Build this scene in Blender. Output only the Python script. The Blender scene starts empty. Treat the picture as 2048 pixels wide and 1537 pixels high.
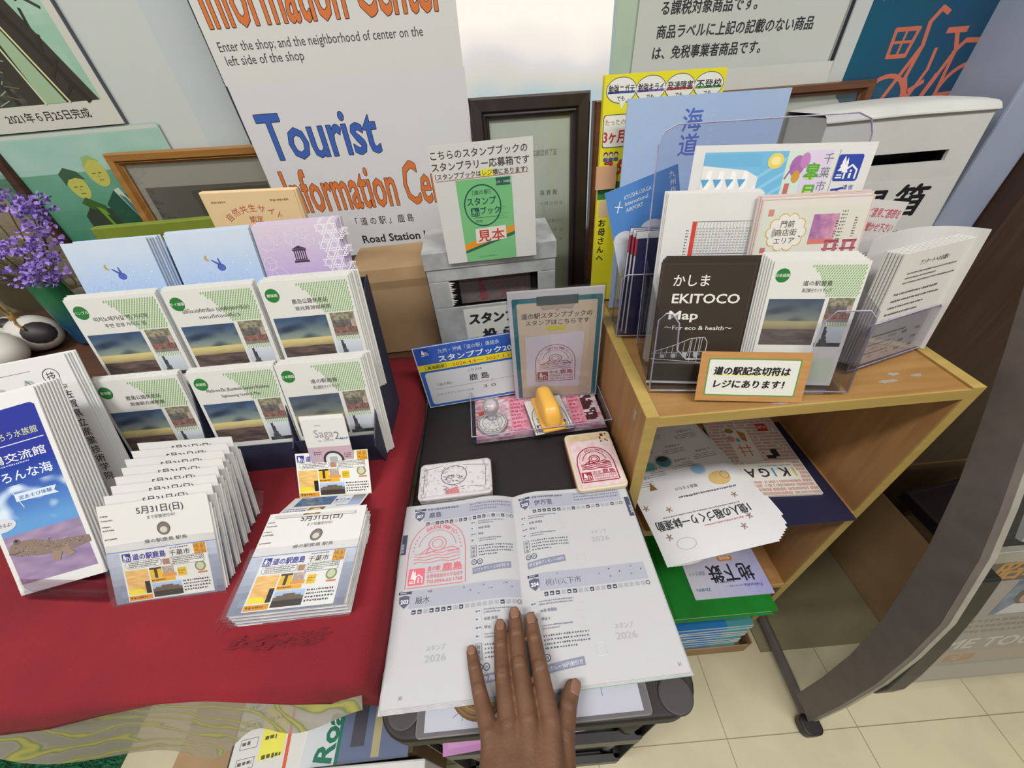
import bpy, math, random
from mathutils import Matrix, Vector, noise as mnoise
random.seed(7)
SC = bpy.context.scene
COL = SC.collection
R = math.radians

# ---------------------------------------------------------------- camera
pitch, roll = R(41.0), R(5.2)
fwd = Vector((0, math.cos(pitch), -math.sin(pitch)))
up0 = Vector((0, math.sin(pitch), math.cos(pitch)))
r0 = Vector((1, 0, 0))
cr = math.cos(roll) * r0 - math.sin(roll) * up0
cu = math.cos(roll) * up0 + math.sin(roll) * r0
cam = bpy.data.cameras.new('camera')
cam.sensor_fit = 'HORIZONTAL'; cam.sensor_width = 36.0
cam.lens = 769.0 / 2048.0 * 36.0
cam.clip_start = 0.02; cam.clip_end = 60
co = bpy.data.objects.new('camera', cam); COL.objects.link(co)
co.matrix_world = Matrix(((cr.x, cu.x, -fwd.x, 0), (cr.y, cu.y, -fwd.y, 0), (cr.z, cu.z, -fwd.z, 1.18), (0, 0, 0, 1)))
SC.camera = co

# ---------------------------------------------------------------- world, lamps, exposure
w = bpy.data.worlds.new('world'); SC.world = w; w.use_nodes = True
bg = w.node_tree.nodes['Background']
bg.inputs[0].default_value = (0.93, 0.96, 1.0, 1); bg.inputs[1].default_value = 0.1
SC.view_settings.view_transform = 'Standard'; SC.view_settings.look = 'None'
SC.view_settings.exposure = 0.44; SC.view_settings.gamma = 1.0
SC.view_settings.use_curve_mapping = False

def ceiling_lamp(x, y, power, lx=1.2, ly=0.22, z=2.55, rz=0):
    l = bpy.data.lights.new('fluorescent_lamp', 'AREA'); l.shape = 'RECTANGLE'
    l.size = lx; l.size_y = ly; l.energy = power; l.color = (1.0, 0.985, 0.95)
    o = bpy.data.objects.new('fluorescent_lamp', l); COL.objects.link(o)
    o.location = (x, y, z); o.rotation_euler = (0, 0, rz)
ceiling_lamp(-1.1, -0.35, 24)
ceiling_lamp(0.8, -0.35, 20)
ceiling_lamp(-1.0, -1.7, 9)
ceiling_lamp(0.8, -1.7, 9)

# ---------------------------------------------------------------- colours and materials
def lin(c):
    if isinstance(c, str):
        c = tuple(int(c[i:i + 2], 16) for i in (0, 2, 4))
    return tuple((v / 255 / 12.92) if v / 255 <= 0.04045 else ((v / 255 + 0.055) / 1.055) ** 2.4 for v in c[:3])

def new_mat(name):
    m = bpy.data.materials.new(name); m.use_nodes = True
    nt = m.node_tree; b = nt.nodes['Principled BSDF']
    return m, nt, b

def node(nt, t, **kw):
    n = nt.nodes.new(t)
    for k, v in kw.items():
        setattr(n, k, v)
    return n

def surface(name, c, rough=0.6, c2=None, scale=20.0, stretch=(1, 1, 1), bump=0.0, bscale=None, metal=0.0, detail=4.0, coat=0.0, sss=0.0, lo=0.35, hi=0.65):
    """a plain procedural surface: two colours mixed by noise, with optional bump"""
    m, nt, b = new_mat(name)
    tc = node(nt, 'ShaderNodeTexCoord'); mp = node(nt, 'ShaderNodeMapping')
    mp.inputs['Scale'].default_value = stretch
    nt.links.new(tc.outputs['Object'], mp.inputs[0])
    nz = node(nt, 'ShaderNodeTexNoise'); nz.inputs['Scale'].default_value = scale; nz.inputs['Detail'].default_value = detail
    nt.links.new(mp.outputs[0], nz.inputs['Vector'])
    rp = node(nt, 'ShaderNodeValToRGB')
    a = lin(c); d = lin(c2) if c2 else tuple(v * 0.9 for v in a)
    rp.color_ramp.elements[0].position = lo; rp.color_ramp.elements[1].position = hi
    rp.color_ramp.elements[0].color = (*a, 1); rp.color_ramp.elements[1].color = (*d, 1)
    nt.links.new(nz.outputs['Fac'], rp.inputs[0]); nt.links.new(rp.outputs[0], b.inputs['Base Color'])
    b.inputs['Roughness'].default_value = rough; b.inputs['Metallic'].default_value = metal
    b.inputs['Coat Weight'].default_value = coat
    if sss:
        b.inputs['Subsurface Weight'].default_value = sss
        b.inputs['Subsurface Radius'].default_value = (0.006, 0.003, 0.002); b.inputs['Subsurface Scale'].default_value = 1.0
    if bump:
        n2 = node(nt, 'ShaderNodeTexNoise'); n2.inputs['Scale'].default_value = bscale or scale * 4; n2.inputs['Detail'].default_value = 5
        nt.links.new(mp.outputs[0], n2.inputs['Vector'])
        bp = node(nt, 'ShaderNodeBump'); bp.inputs['Strength'].default_value = bump; bp.inputs['Distance'].default_value = 0.002
        nt.links.new(n2.outputs['Fac'], bp.inputs['Height']); nt.links.new(bp.outputs[0], b.inputs['Normal'])
    return m

def printed(name, rough, coat=0.0, bump=0.0, bscale=60):
    """paper whose ink colours are stored per face in the attribute 'ink'"""
    m, nt, b = new_mat(name)
    at = node(nt, 'ShaderNodeAttribute'); at.attribute_name = 'ink'
    tc = node(nt, 'ShaderNodeTexCoord')
    nz = node(nt, 'ShaderNodeTexNoise'); nz.inputs['Scale'].default_value = bscale
    nt.links.new(tc.outputs['Object'], nz.inputs['Vector'])
    mx = node(nt, 'ShaderNodeMix'); mx.data_type = 'RGBA'; mx.blend_type = 'MULTIPLY'; mx.inputs[0].default_value = 0.05
    nt.links.new(at.outputs['Color'], mx.inputs[6]); nt.links.new(nz.outputs['Color'], mx.inputs[7])
    nt.links.new(mx.outputs[2], b.inputs['Base Color'])
    b.inputs['Roughness'].default_value = rough; b.inputs['Coat Weight'].default_value = coat; b.inputs['Coat Roughness'].default_value = 0.08
    b.inputs['Specular IOR Level'].default_value = 0.35
    if bump:
        bp = node(nt, 'ShaderNodeBump'); bp.inputs['Strength'].default_value = bump; bp.inputs['Distance'].default_value = 0.004
        nt.links.new(nz.outputs['Fac'], bp.inputs['Height']); nt.links.new(bp.outputs[0], b.inputs['Normal'])
        nt.links.new(bp.outputs[0], b.inputs['Coat Normal'])
    return m

def clear(name, tint=(1, 1, 1), rough=0.04, gl=0.12, noise_bump=0.0, veil=0.0):
    """thin clear plastic: mostly transparent, with a reflecting skin"""
    m = bpy.data.materials.new(name); m.use_nodes = True
    nt = m.node_tree; nt.nodes.clear()
    out = node(nt, 'ShaderNodeOutputMaterial'); tr = node(nt, 'ShaderNodeBsdfTransparent'); gs = node(nt, 'ShaderNodeBsdfGlossy')
    tr.inputs[0].default_value = (*tint, 1); gs.inputs['Roughness'].default_value = rough
    lw = node(nt, 'ShaderNodeLayerWeight'); lw.inputs[0].default_value = 0.25
    mr = node(nt, 'ShaderNodeMapRange'); mr.inputs[3].default_value = gl * 0.35; mr.inputs[4].default_value = min(1, gl * 4)
    nt.links.new(lw.outputs['Fresnel'], mr.inputs[0])
    mx = node(nt, 'ShaderNodeMixShader')
    nt.links.new(mr.outputs[0], mx.inputs[0]); nt.links.new(tr.outputs[0], mx.inputs[1]); nt.links.new(gs.outputs[0], mx.inputs[2])
    tc = node(nt, 'ShaderNodeTexCoord')
    nz = node(nt, 'ShaderNodeTexNoise'); nz.inputs['Scale'].default_value = 40
    nt.links.new(tc.outputs['Object'], nz.inputs['Vector'])
    bp = node(nt, 'ShaderNodeBump'); bp.inputs['Strength'].default_value = noise_bump or 0.02; bp.inputs['Distance'].default_value = 0.003
    nt.links.new(nz.outputs['Fac'], bp.inputs['Height']); nt.links.new(bp.outputs[0], gs.inputs['Normal'])
    last = mx
    if veil:
        df = node(nt, 'ShaderNodeBsdfDiffuse'); df.inputs[0].default_value = (0.8, 0.8, 0.8, 1)
        m2 = node(nt, 'ShaderNodeMixShader'); m2.inputs[0].default_value = veil
        nt.links.new(mx.outputs[0], m2.inputs[1]); nt.links.new(df.outputs[0], m2.inputs[2]); last = m2
    nt.links.new(last.outputs[0], out.inputs[0])
    return m

def wood(name, c, c2, rough=0.45, scale=9.0, axis='X', coat=0.0, strength=1.0):
    m, nt, b = new_mat(name)
    tc = node(nt, 'ShaderNodeTexCoord'); mp = node(nt, 'ShaderNodeMapping')
    st = {'X': (1, 14, 14), 'Y': (14, 1, 14), 'Z': (14, 14, 1)}[axis]
    mp.inputs['Scale'].default_value = st
    nt.links.new(tc.outputs['Object'], mp.inputs[0])
    nz = node(nt, 'ShaderNodeTexNoise'); nz.inputs['Scale'].default_value = scale; nz.inputs['Detail'].default_value = 6; nz.inputs['Distortion'].default_value = 0.6
    nt.links.new(mp.outputs[0], nz.inputs['Vector'])
    rp = node(nt, 'ShaderNodeValToRGB'); rp.color_ramp.elements[0].position = 0.3; rp.color_ramp.elements[1].position = 0.7
    rp.color_ramp.elements[0].color = (*lin(c), 1); rp.color_ramp.elements[1].color = (*lin(c2), 1)
    nt.links.new(nz.outputs['Fac'], rp.inputs[0]); nt.links.new(rp.outputs[0], b.inputs['Base Color'])
    b.inputs['Roughness'].default_value = rough; b.inputs['Coat Weight'].default_value = coat
    return m

PAPER = printed('printed_paper', 0.62)
GLOSS = printed('coated_print', 0.34)
LAMI = printed('laminated_print', 0.42, coat=0.55, bump=0.06, bscale=18)
ACRYL = clear('clear_acrylic', (0.93, 0.93, 0.96), 0.03, 0.1)
SLEEVE = clear('thin_clear_film', (0.97, 0.97, 0.98), 0.12, 0.13, 0.35, 0.03)
ACEDGE = surface('acrylic_edge', '9d96b4', 0.2, 'b9b4c6', 60)
NAVY = surface('navy_card', '2b2e45', 0.55, '25283d', 60)
REDCLOTH = surface('red_felt_cloth', '861824', 0.95, '74131d', 9, bump=0.5, bscale=900, lo=0.3, hi=0.7)
CARTP = surface('dark_cart_plastic', '191515', 0.62, '161212', 70, bump=0.15, bscale=1400)
BLACKP = surface('black_plastic', '1c1b1c', 0.4, '181718', 70)
CABTOP = wood('cabinet_birch', 'a37c49', '936c3b', 0.42, 5, 'X')
CABSIDE = wood('cabinet_side_ply', 'a77c4d', '966c40', 0.5, 5, 'Z')
CABEDGE = wood('cabinet_edge_band', 'b39a58', 'a88e4c', 0.5, 5, 'X')
BROWNTOP = wood('brown_table_top', '5f4234', '54392c', 0.4, 5, 'X')
KRAFT = surface('kraft_card', 'a48763', 0.8, '9a7d5a', 12)
MARBLE = surface('grey_marbled_paper', 'b4b6b6', 0.5, '8f9293', 26, detail=8, lo=0.35, hi=0.7)
WHITEP = surface('white_paper', 'dcdcda', 0.6, 'd4d4d3', 40)
GREYMETAL = surface('grey_painted_metal', '6a6260', 0.45, '625a58', 30)
LIGHTMETAL = surface('light_metal_edge', 'a39f96', 0.4, '98948c', 30)
SKIN = surface('tanned_skin', '6e4c37', 0.55, '62432f', 55, bump=0.2, bscale=420, sss=0.12)
NAILM = surface('fingernail', '86614f', 0.35, '7d5948', 40)

# ---------------------------------------------------------------- objects
def pose(x, y, z, yaw=0, lean=0, rl=0):
    """columns: width, height and facing direction; lean 0 stands upright facing -y, 90 lies flat facing up"""
    a, t, r = R(yaw), R(lean), R(rl)
    u = Vector((math.cos(a), math.sin(a), 0)); bk = Vector((-math.sin(a), math.cos(a), 0)); k = Vector((0, 0, 1))
    v = bk * math.sin(t) + k * math.cos(t); n = u.cross(v)
    u2 = math.cos(r) * u + math.sin(r) * v; v2 = math.cos(r) * v - math.sin(r) * u
    return Matrix(((u2.x, v2.x, n.x, x), (u2.y, v2.y, n.y, y), (u2.z, v2.z, n.z, z), (0, 0, 0, 1)))

def tag(o, label=None, cat=None, group=None, kind=None):
    if label: o['label'] = label
    if cat: o['category'] = cat
    if group: o['group'] = group
    if kind: o['kind'] = kind
    return o

def empty(name, M, label, cat, group=None):
    o = bpy.data.objects.new(name, None); o.empty_display_size = 0.02
    COL.objects.link(o); o.matrix_world = M
    return tag(o, label, cat, group)

def raw(name, verts, faces, mat, parent=None, M=None, cols=None, smooth=False, bevel=0, bseg=2):
    me = bpy.data.meshes.new(name); me.from_pydata(verts, [], faces); me.update()
    if cols is not None:
        at = me.color_attributes.new('ink', 'FLOAT_COLOR', 'CORNER')
        buf = []
        for p, c in zip(me.polygons, cols):
            buf.extend((*c, 1.0) * p.loop_total)
        at.data.foreach_set('color', buf)
    if smooth:
        me.polygons.foreach_set('use_smooth', [True] * len(me.polygons))
    me.materials.append(mat)
    o = bpy.data.objects.new(name, me); COL.objects.link(o)
    if parent: o.parent = parent
    if M is not None: o.matrix_local = M
    if bevel:
        b = o.modifiers.new('bevel', 'BEVEL'); b.width = bevel; b.segments = bseg; b.limit_method = 'ANGLE'; b.angle_limit = R(40)
    return o

def dup(root, M, label=None, group=None):
    r = root.copy(); COL.objects.link(r); r.matrix_world = M
    if label: r['label'] = label
    if group: r['group'] = group
    for ch in list(root.children):
        c = ch.copy(); COL.objects.link(c); c.parent = r
        for g in list(ch.children):
            d = g.copy(); COL.objects.link(d); d.parent = c
    return r

class Solid:
    def __init__(s): s.v, s.f = [], []
    def add(s, v, f, M=None):
        k = len(s.v)
        s.v += [tuple(M @ Vector(p)) if M is not None else tuple(p) for p in v]
        s.f += [tuple(i + k for i in q) for q in f]; return s
    def box(s, x0, x1, y0, y1, z0, z1, M=None):
        v = [(x, y, z) for z in (z0, z1) for y in (y0, y1) for x in (x0, x1)]
        return s.add(v, [(0, 2, 3, 1), (4, 5, 7, 6), (0, 1, 5, 4), (2, 6, 7, 3), (0, 4, 6, 2), (1, 3, 7, 5)], M)
    def prism(s, poly, a0, a1, axis='Z', M=None):
        n = len(poly)
        def P(p, a):
            return {'Z': (p[0], p[1], a), 'X': (a, p[0], p[1]), 'Y': (p[0], a, p[1])}[axis]
        v = [P(p, a0) for p in poly] + [P(p, a1) for p in poly]
        return s.add(v, [tuple(range(n))[::-1], tuple(range(n, 2 * n))] + [(i, (i + 1) % n, n + (i + 1) % n, n + i) for i in range(n)], M)
    def rbox(s, x0, x1, y0, y1, z0, z1, r, n=6, M=None):
        p = []
        for cx, cy, a in ((x1 - r, y1 - r, 0), (x0 + r, y1 - r, 90), (x0 + r, y0 + r, 180), (x1 - r, y0 + r, 270)):
            for i in range(n + 1):
                t = R(a + 90 * i / n); p.append((cx + r * math.cos(t), cy + r * math.sin(t)))
        return s.prism(p, z0, z1, 'Z', M)
    def lathe(s, prof, n=24, M=None, c=(0, 0)):
        v, f = [], []
        for r, z in prof:
            for i in range(n):
                t = 2 * math.pi * i / n; v.append((c[0] + r * math.cos(t), c[1] + r * math.sin(t), z))
        for j in range(len(prof) - 1):
            for i in range(n):
                k = (i + 1) % n; f.append((j * n + i, j * n + k, (j + 1) * n + k, (j + 1) * n + i))
        f.append(tuple(range(n))[::-1]); f.append(tuple(range((len(prof) - 1) * n, len(prof) * n)))
        return s.add(v, f, M)
    def tube(s, pts, r, n=8, M=None):
        pts = [Vector(p) for p in pts]; rr = r if isinstance(r, (list, tuple)) else [r] * len(pts)
        v, f = [], []
        for i, p in enumerate(pts):
            d = (pts[min(i + 1, len(pts) - 1)] - pts[max(i - 1, 0)]).normalized()
            a = d.cross(Vector((0.31, 0.2, 0.93))).normalized(); b = d.cross(a)
            for k in range(n):
                t = 2 * math.pi * k / n; v.append(tuple(p + (a * math.cos(t) + b * math.sin(t)) * rr[i]))
        for i in range(len(pts) - 1):
            for k in range(n):
                q = (k + 1) % n; f.append((i * n + k, i * n + q, (i + 1) * n + q, (i + 1) * n + k))
        f.append(tuple(range(n))[::-1]); f.append(tuple(range((len(pts) - 1) * n, len(pts) * n)))
        return s.add(v, f, M)
    def ball(s, c, r, n=10, m=6, sc=(1, 1, 1)):
        v, f = [], []
        for j in range(m + 1):
            t = math.pi * j / m
            for i in range(n):
                a = 2 * math.pi * i / n
                v.append((c[0] + r * sc[0] * math.sin(t) * math.cos(a), c[1] + r * sc[1] * math.sin(t) * math.sin(a), c[2] + r * sc[2] * math.cos(t)))
        for j in range(m):
            for i in range(n):
                k = (i + 1) % n; f.append((j * n + i, (j + 1) * n + i, (j + 1) * n + k, j * n + k))
        return s.add(v, f)
    def grid(s, fn, nu, nv):
        v = [fn(i / nu, j / nv) for j in range(nv + 1) for i in range(nu + 1)]
        return s.add(v, [(j * (nu + 1) + i, j * (nu + 1) + i + 1, (j + 1) * (nu + 1) + i + 1, (j + 1) * (nu + 1) + i) for j in range(nv) for i in range(nu)])
    def make(s, name, mat, parent=None, M=None, smooth=False, bevel=0, bseg=2):
        return raw(name, s.v, s.f, mat, parent, M, None, smooth, bevel, bseg)

def vn(x, y, s=1.0):
    return mnoise.noise(Vector((x * s, y * s, 3.7))) * 0.5 + 0.5
def mixc(a, b, t):
    t = max(0, min(1, t)); return tuple(a[i] + (b[i] - a[i]) * t for i in range(3))
def hx(h): return tuple(int(h[i:i + 2], 16) for i in (0, 2, 4))

# ---------------------------------------------------------------- printing: flat ink shapes lying on a sheet
_glyph = {}
def glyphs(txt, bold):
    k = (txt, bold)
    if k not in _glyph:
        c = bpy.data.curves.new('lettering', 'FONT'); c.body = txt; c.size = 1; c.resolution_u = 2; c.offset = bold; c.fill_mode = 'FRONT'
        o = bpy.data.objects.new('lettering', c); me = bpy.data.meshes.new_from_object(o)
        vs = [(v.co.x, v.co.y) for v in me.vertices]; fs = [tuple(p.vertices) for p in me.polygons]
        if not vs: vs, fs = [(0, 0)], []
        x0 = min(v[0] for v in vs); x1 = max(v[0] for v in vs)
        bpy.data.objects.remove(o); bpy.data.curves.remove(c); bpy.data.meshes.remove(me)
        _glyph[k] = (vs, fs, x0, x1)
    return _glyph[k]

STEP = 0.00011
INK = (38, 36, 40)
class Art:
    """ink on one sheet; millimetres, origin at the lower left corner"""
    def __init__(s, W, H, base=(222, 222, 220)):
        s.W, s.H, s.base = W, H, base; s.v, s.f, s.c = [], [], []; s.l = 1; s.at = (0, 0, 1); s.k = 0
    def put(s, vs, fs, col, l=None):
        k = len(s.v); z = (s.l if l is None else l) * STEP + (s.k % 9) * 5e-6; s.k += 1
        ox, oy, sc = s.at; s.v += [(ox + x * sc, oy + y * sc, z) for x, y in vs]; s.f += [tuple(i + k for i in q) for q in fs]
        s.c += [lin(hx(col) if isinstance(col, str) else col)] * len(fs)
    def lay(s, l): s.l = l; return s
    def rect(s, x0, y0, x1, y1, col, nx=1, l=None):
        vs, fs = [], []
        for i in range(nx + 1):
            x = x0 + (x1 - x0) * i / nx; vs += [(x, y0), (x, y1)]
        s.put(vs, [(2 * i, 2 * i + 2, 2 * i + 3, 2 * i + 1) for i in range(nx)], col, l)
    def poly(s, pts, col, l=None): s.put(pts, [tuple(range(len(pts)))], col, l)
    def ell(s, cx, cy, rx, ry, col, n=24, l=None):
        s.poly([(cx + rx * math.cos(2 * math.pi * i / n), cy + ry * math.sin(2 * math.pi * i / n)) for i in range(n)], col, l)
    def ring(s, cx, cy, rx, ry, t, col, n=32, a0=0, a1=360, l=None):
        vs, fs = [], []
        for i in range(n + 1):
            a = R(a0 + (a1 - a0) * i / n); c, q = math.cos(a), math.sin(a)
            vs += [(cx + rx * c, cy + ry * q), (cx + (rx - t) * c, cy + (ry - t) * q)]
        s.put(vs, [(2 * i, 2 * i + 2, 2 * i + 3, 2 * i + 1) for i in range(n)], col, l)
    def line(s, pts, w, col, closed=False, l=None):
        if closed: pts = list(pts) + [pts[0]]
        for (ax, ay), (bx, by) in zip(pts, pts[1:]):
            d = math.hypot(bx - ax, by - ay) or 1; nx, ny = -(by - ay) / d * w / 2, (bx - ax) / d * w / 2
            ex, ey = (bx - ax) / d * w * 0.3, (by - ay) / d * w * 0.3
            s.put([(ax - ex + nx, ay - ey + ny), (ax - ex - nx, ay - ey - ny), (bx + ex - nx, by + ey - ny), (bx + ex + nx, by + ey + ny)], [(3, 2, 1, 0)[::-1]], col, l)
    def frame(s, x0, y0, x1, y1, w, col, l=None):
        s.rect(x0, y0, x1, y0 + w, col, 1, l); s.rect(x0, y1 - w, x1, y1, col, 1, l)
        s.rect(x0, y0, x0 + w, y1, col, 1, l); s.rect(x1 - w, y0, x1, y1, col, 1, l)
    def rrect(s, x0, y0, x1, y1, r, col, l=None, n=4):
        p = []
        for cx, cy, a in ((x1 - r, y1 - r, 0), (x0 + r, y1 - r, 90), (x0 + r, y0 + r, 180), (x1 - r, y0 + r, 270)):
            for i in range(n + 1):
                t = R(a + 90 * i / n); p.append((cx + r * math.cos(t), cy + r * math.sin(t)))
        s.poly(p, col, l)
    def text(s, t, x, y, size, col=INK, b=0.0, al='L', w=None, rot=0, shear=0, l=None):
        cjk = b > 0 and any(ord(ch) > 0x2E80 for ch in t)
        if cjk:  # heavier strokes for dense characters: the same shapes set again a little aside
            for dx, dy in ((-b * size, 0), (b * size, 0), (0, b * size * 0.9), (0, -b * size * 0.6)): s.text(t, x + dx, y + dy, size, col, 0, al, w, rot, shear, l)
            return
        vs, fs, x0, x1 = glyphs(t, b)
        sx = size
        if w: sx = w / max(1e-6, x1 - x0)
        off = {'L': -x0 * sx, 'C': -(x0 + x1) / 2 * sx, 'R': -x1 * sx}[al]
        c, q = math.cos(R(rot)), math.sin(R(rot)); o = []
        for a, bb in vs:
            X = a * sx + off + bb * size * shear; Yy = bb * size
            o.append((x + X * c - Yy * q, y + X * q + Yy * c))
        s.put(o, fs, col, l)
    def vtext(s, t, x, y, size, col=INK, b=0.0, gap=1.08, l=None):
        for i, ch in enumerate(t): s.text(ch, x, y - (i + 0.85) * size * gap, size, col, b, 'C', l=l)
    def arc_text(s, t, cx, cy, r, size, col, a0, a1, b=0.0, l=None):
        for i, ch in enumerate(t):
            a = a0 + (a1 - a0) * (i / max(1, len(t) - 1))
            s.text(ch, cx + r * math.cos(R(a)), cy + r * math.sin(R(a)), size, col, b, 'C', rot=a - 90, l=l)
    def small(s, x0, y0, x1, y1, rows, col=(120, 120, 130), fill=0.55, seed=1, gap=0.25, l=None):
        """rows of print too small to read, as short dashes"""
        rg = random.Random(seed); h = (y1 - y0) / rows
        for r in range(rows):
            y = y1 - (r + 1) * h + h * (1 - fill) / 2; x = x0
            end = x1 if r < rows - 1 else x0 + (x1 - x0) * rg.uniform(0.5, 1)
            while x < end:
                d = h * fill * rg.uniform(0.5, 1.1); s.rect(x, y + h * fill * rg.uniform(0, 0.25), min(end, x + d), y + h * fill * rg.uniform(0.75, 1), col, 1, l)
                x += d + h * gap * rg.uniform(0.5, 1.5)
    def pic(s, x0, y0, x1, y1, nx, ny, fn, l=None):
        vs = [(x0 + (x1 - x0) * i / nx, y0 + (y1 - y0) * j / ny) for j in range(ny + 1) for i in range(nx + 1)]
        k = len(s.v); z = (s.l if l is None else l) * STEP + (s.k % 9) * 5e-6; s.k += 1
        ox, oy, sc = s.at; s.v += [(ox + x * sc, oy + y * sc, z) for x, y in vs]
        for j in range(ny):
            for i in range(nx):
                q = j * (nx + 1) + i; s.f.append((k + q, k + q + 1, k + q + nx + 2, k + q + nx + 1))
                s.c.append(lin(tuple(max(0, min(255, v)) for v in fn((i + 0.5) / nx, (j + 0.5) / ny))))
    def logo(s, x, y, z, bg=(40, 50, 150), fg=(235, 235, 235), l=None):
        """road-station mark: tree and house with a person on a square"""
        L = s.l if l is None else l
        s.rrect(x, y, x + z, y + z, z * 0.1, bg, L)
        for k, (cx, w0) in enumerate(((0.27, 0.17), (0.4, 0.13))):
            for j in range(3):
                b = 0.38 + j * 0.16 - k * 0.06
                s.poly([(x + z * (cx - w0 * (1 - j * 0.25)), y + z * b), (x + z * (cx + w0 * (1 - j * 0.25)), y + z * b), (x + z * cx, y + z * (b + 0.25))], fg, L + 1)
        s.line([(x + z * 0.42, y + z * 0.1), (x + z * 0.42, y + z * 0.42), (x + z * 0.64, y + z * 0.6), (x + z * 0.87, y + z * 0.42), (x + z * 0.87, y + z * 0.1)], z * 0.07, fg, l=L + 2)
        s.rect(x + z * 0.6, y + z * 0.1, x + z * 0.69, y + z * 0.3, fg, 1, L + 2); s.ell(x + z * 0.645, y + z * 0.38, z * 0.05, z * 0.05, fg, 10, L + 2)
        s.rect(x + z * 0.08, y + z * 0.1, x + z * 0.34, y + z * 0.16, fg, 1, L + 1); s.rect(x + z * 0.1, y + z * 0.2, x + z * 0.32, y + z * 0.25, fg, 1, L + 1)

def sheet(name, art, mat, M, parent=None, t=0.0004, bend=None, back=None, nx=1, ny=1):
    """one sheet of paper of the art's size, ink on its front; origin at the middle of its lower edge"""
    W, H = art.W, art.H; v, f, c = [], [], []
    base = lin(hx(art.base) if isinstance(art.base, str) else art.base); bk = lin(back) if back else base
    for z in (0, -t):
        for j in range(ny + 1):
            for i in range(nx + 1): v.append((W * i / nx, H * j / ny, z))
    q = (nx + 1) * (ny + 1)
    for j in range(ny):
        for i in range(nx):
            a = j * (nx + 1) + i; p = (a, a + 1, a + nx + 2, a + nx + 1)
            f.append(p); c.append(base); f.append(tuple(k + q for k in p[::-1])); c.append(bk)
    rim = [(i, i + 1) for i in range(nx)] + [(nx + j * (nx + 1), nx + (j + 1) * (nx + 1)) for j in range(ny)] + \
          [(ny * (nx + 1) + i + 1, ny * (nx + 1) + i) for i in range(nx)] + [((j + 1) * (nx + 1), j * (nx + 1)) for j in range(ny)]
    for a, b in rim: f.append((b, a, a + q, b + q)); c.append(base)
    k = len(v); v += art.v; f += [tuple(i + k for i in p) for p in art.f]; c += art.c
    v = [((x - W / 2) / 1000, y / 1000, z) for x, y, z in v]
    if bend: v = [bend(*p) for p in v]
    return raw(name, v, f, mat, parent, M, c)

def copies(o, poses, label=None, group=None):
    """more of the same single-mesh thing"""
    for M in poses:
        d = o.copy(); COL.objects.link(d); d.matrix_world = M
        if label: d['label'] = label
        if group: d['group'] = group
# ================================================================ the setting
FZ, TT, CT, KT = -0.055, 0.745, 0.700, 0.835   # floor, red table, cart and cabinet tops

def tile_mat():
    m, nt, b = new_mat('vinyl_floor_tile')
    tc = node(nt, 'ShaderNodeTexCoord'); mp = node(nt, 'ShaderNodeMapping'); mp.inputs['Location'].default_value = (-0.118, 0.198, 0)
    nt.links.new(tc.outputs['Object'], mp.inputs[0])
    br = node(nt, 'ShaderNodeTexBrick'); br.offset = 0.0; br.squash = 1.0
    br.inputs['Scale'].default_value = 1.0; br.inputs['Brick Width'].default_value = 0.303; br.inputs['Row Height'].default_value = 0.303
    br.inputs['Mortar Size'].default_value = 0.0011; br.inputs['Mortar Smooth'].default_value = 0.3
    br.inputs['Color1'].default_value = (*lin('cfc6a6'), 1); br.inputs['Color2'].default_value = (*lin('cbc2a2'), 1); br.inputs['Mortar'].default_value = (*lin('8f8768'), 1)
    nt.links.new(mp.outputs[0], br.inputs['Vector'])
    nz = node(nt, 'ShaderNodeTexNoise'); nz.inputs['Scale'].default_value = 7; nz.inputs['Detail'].default_value = 8
    nt.links.new(tc.outputs['Object'], nz.inputs['Vector'])
    rp = node(nt, 'ShaderNodeValToRGB'); rp.color_ramp.elements[0].color = (0.86, 0.86, 0.86, 1); rp.color_ramp.elements[1].color = (1, 1, 1, 1)
    rp.color_ramp.elements[0].position = 0.35; rp.color_ramp.elements[1].position = 0.6
    nt.links.new(nz.outputs['Fac'], rp.inputs[0])
    mx = node(nt, 'ShaderNodeMix'); mx.data_type = 'RGBA'; mx.blend_type = 'MULTIPLY'; mx.inputs[0].default_value = 1
    nt.links.new(br.outputs['Color'], mx.inputs[6]); nt.links.new(rp.outputs[0], mx.inputs[7]); nt.links.new(mx.outputs[2], b.inputs['Base Color'])
    b.inputs['Roughness'].default_value = 0.4
    return m
tag(Solid().box(-3, 3, -3, 1.0, FZ - 0.05, FZ).make('floor', tile_mat()), kind='structure')
WALLM = surface('pale_wall_film', 'c3cad6', 0.3, 'bac2cf', 3)
W0, W1, WZ0 = -0.06, 0.24, 0.86
tag(Solid().box(-3, W0, 0.88, 0.95, FZ, 2.6).box(W1, 3, 0.88, 0.95, FZ, 2.6).box(W0, W1, 0.88, 0.95, FZ, WZ0).box(W0, W1, 0.88, 0.95, 1.9, 2.6).make('wall_back', WALLM), kind='structure')
tag(Solid().box(-3, 3, -3, 0.95, 2.6, 2.65).make('ceiling', surface('ceiling_board', 'd8d8d6', 0.9, 'd0d0ce', 30)), kind='structure')

ROOMW = surface('shop_wall_paint', 'b9b6ae', 0.9, 'b0ada5', 2)
tag(Solid().box(-3.05, -3, -3, 0.88, FZ, 2.6).make('wall_left', ROOMW), kind='structure')
tag(Solid().box(3, 3.05, -3, 0.88, FZ, 2.6).make('wall_right', ROOMW), kind='structure')
tag(Solid().box(-3, 3, -3.05, -3, FZ, 2.6).make('wall_front', ROOMW), kind='structure')

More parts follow.
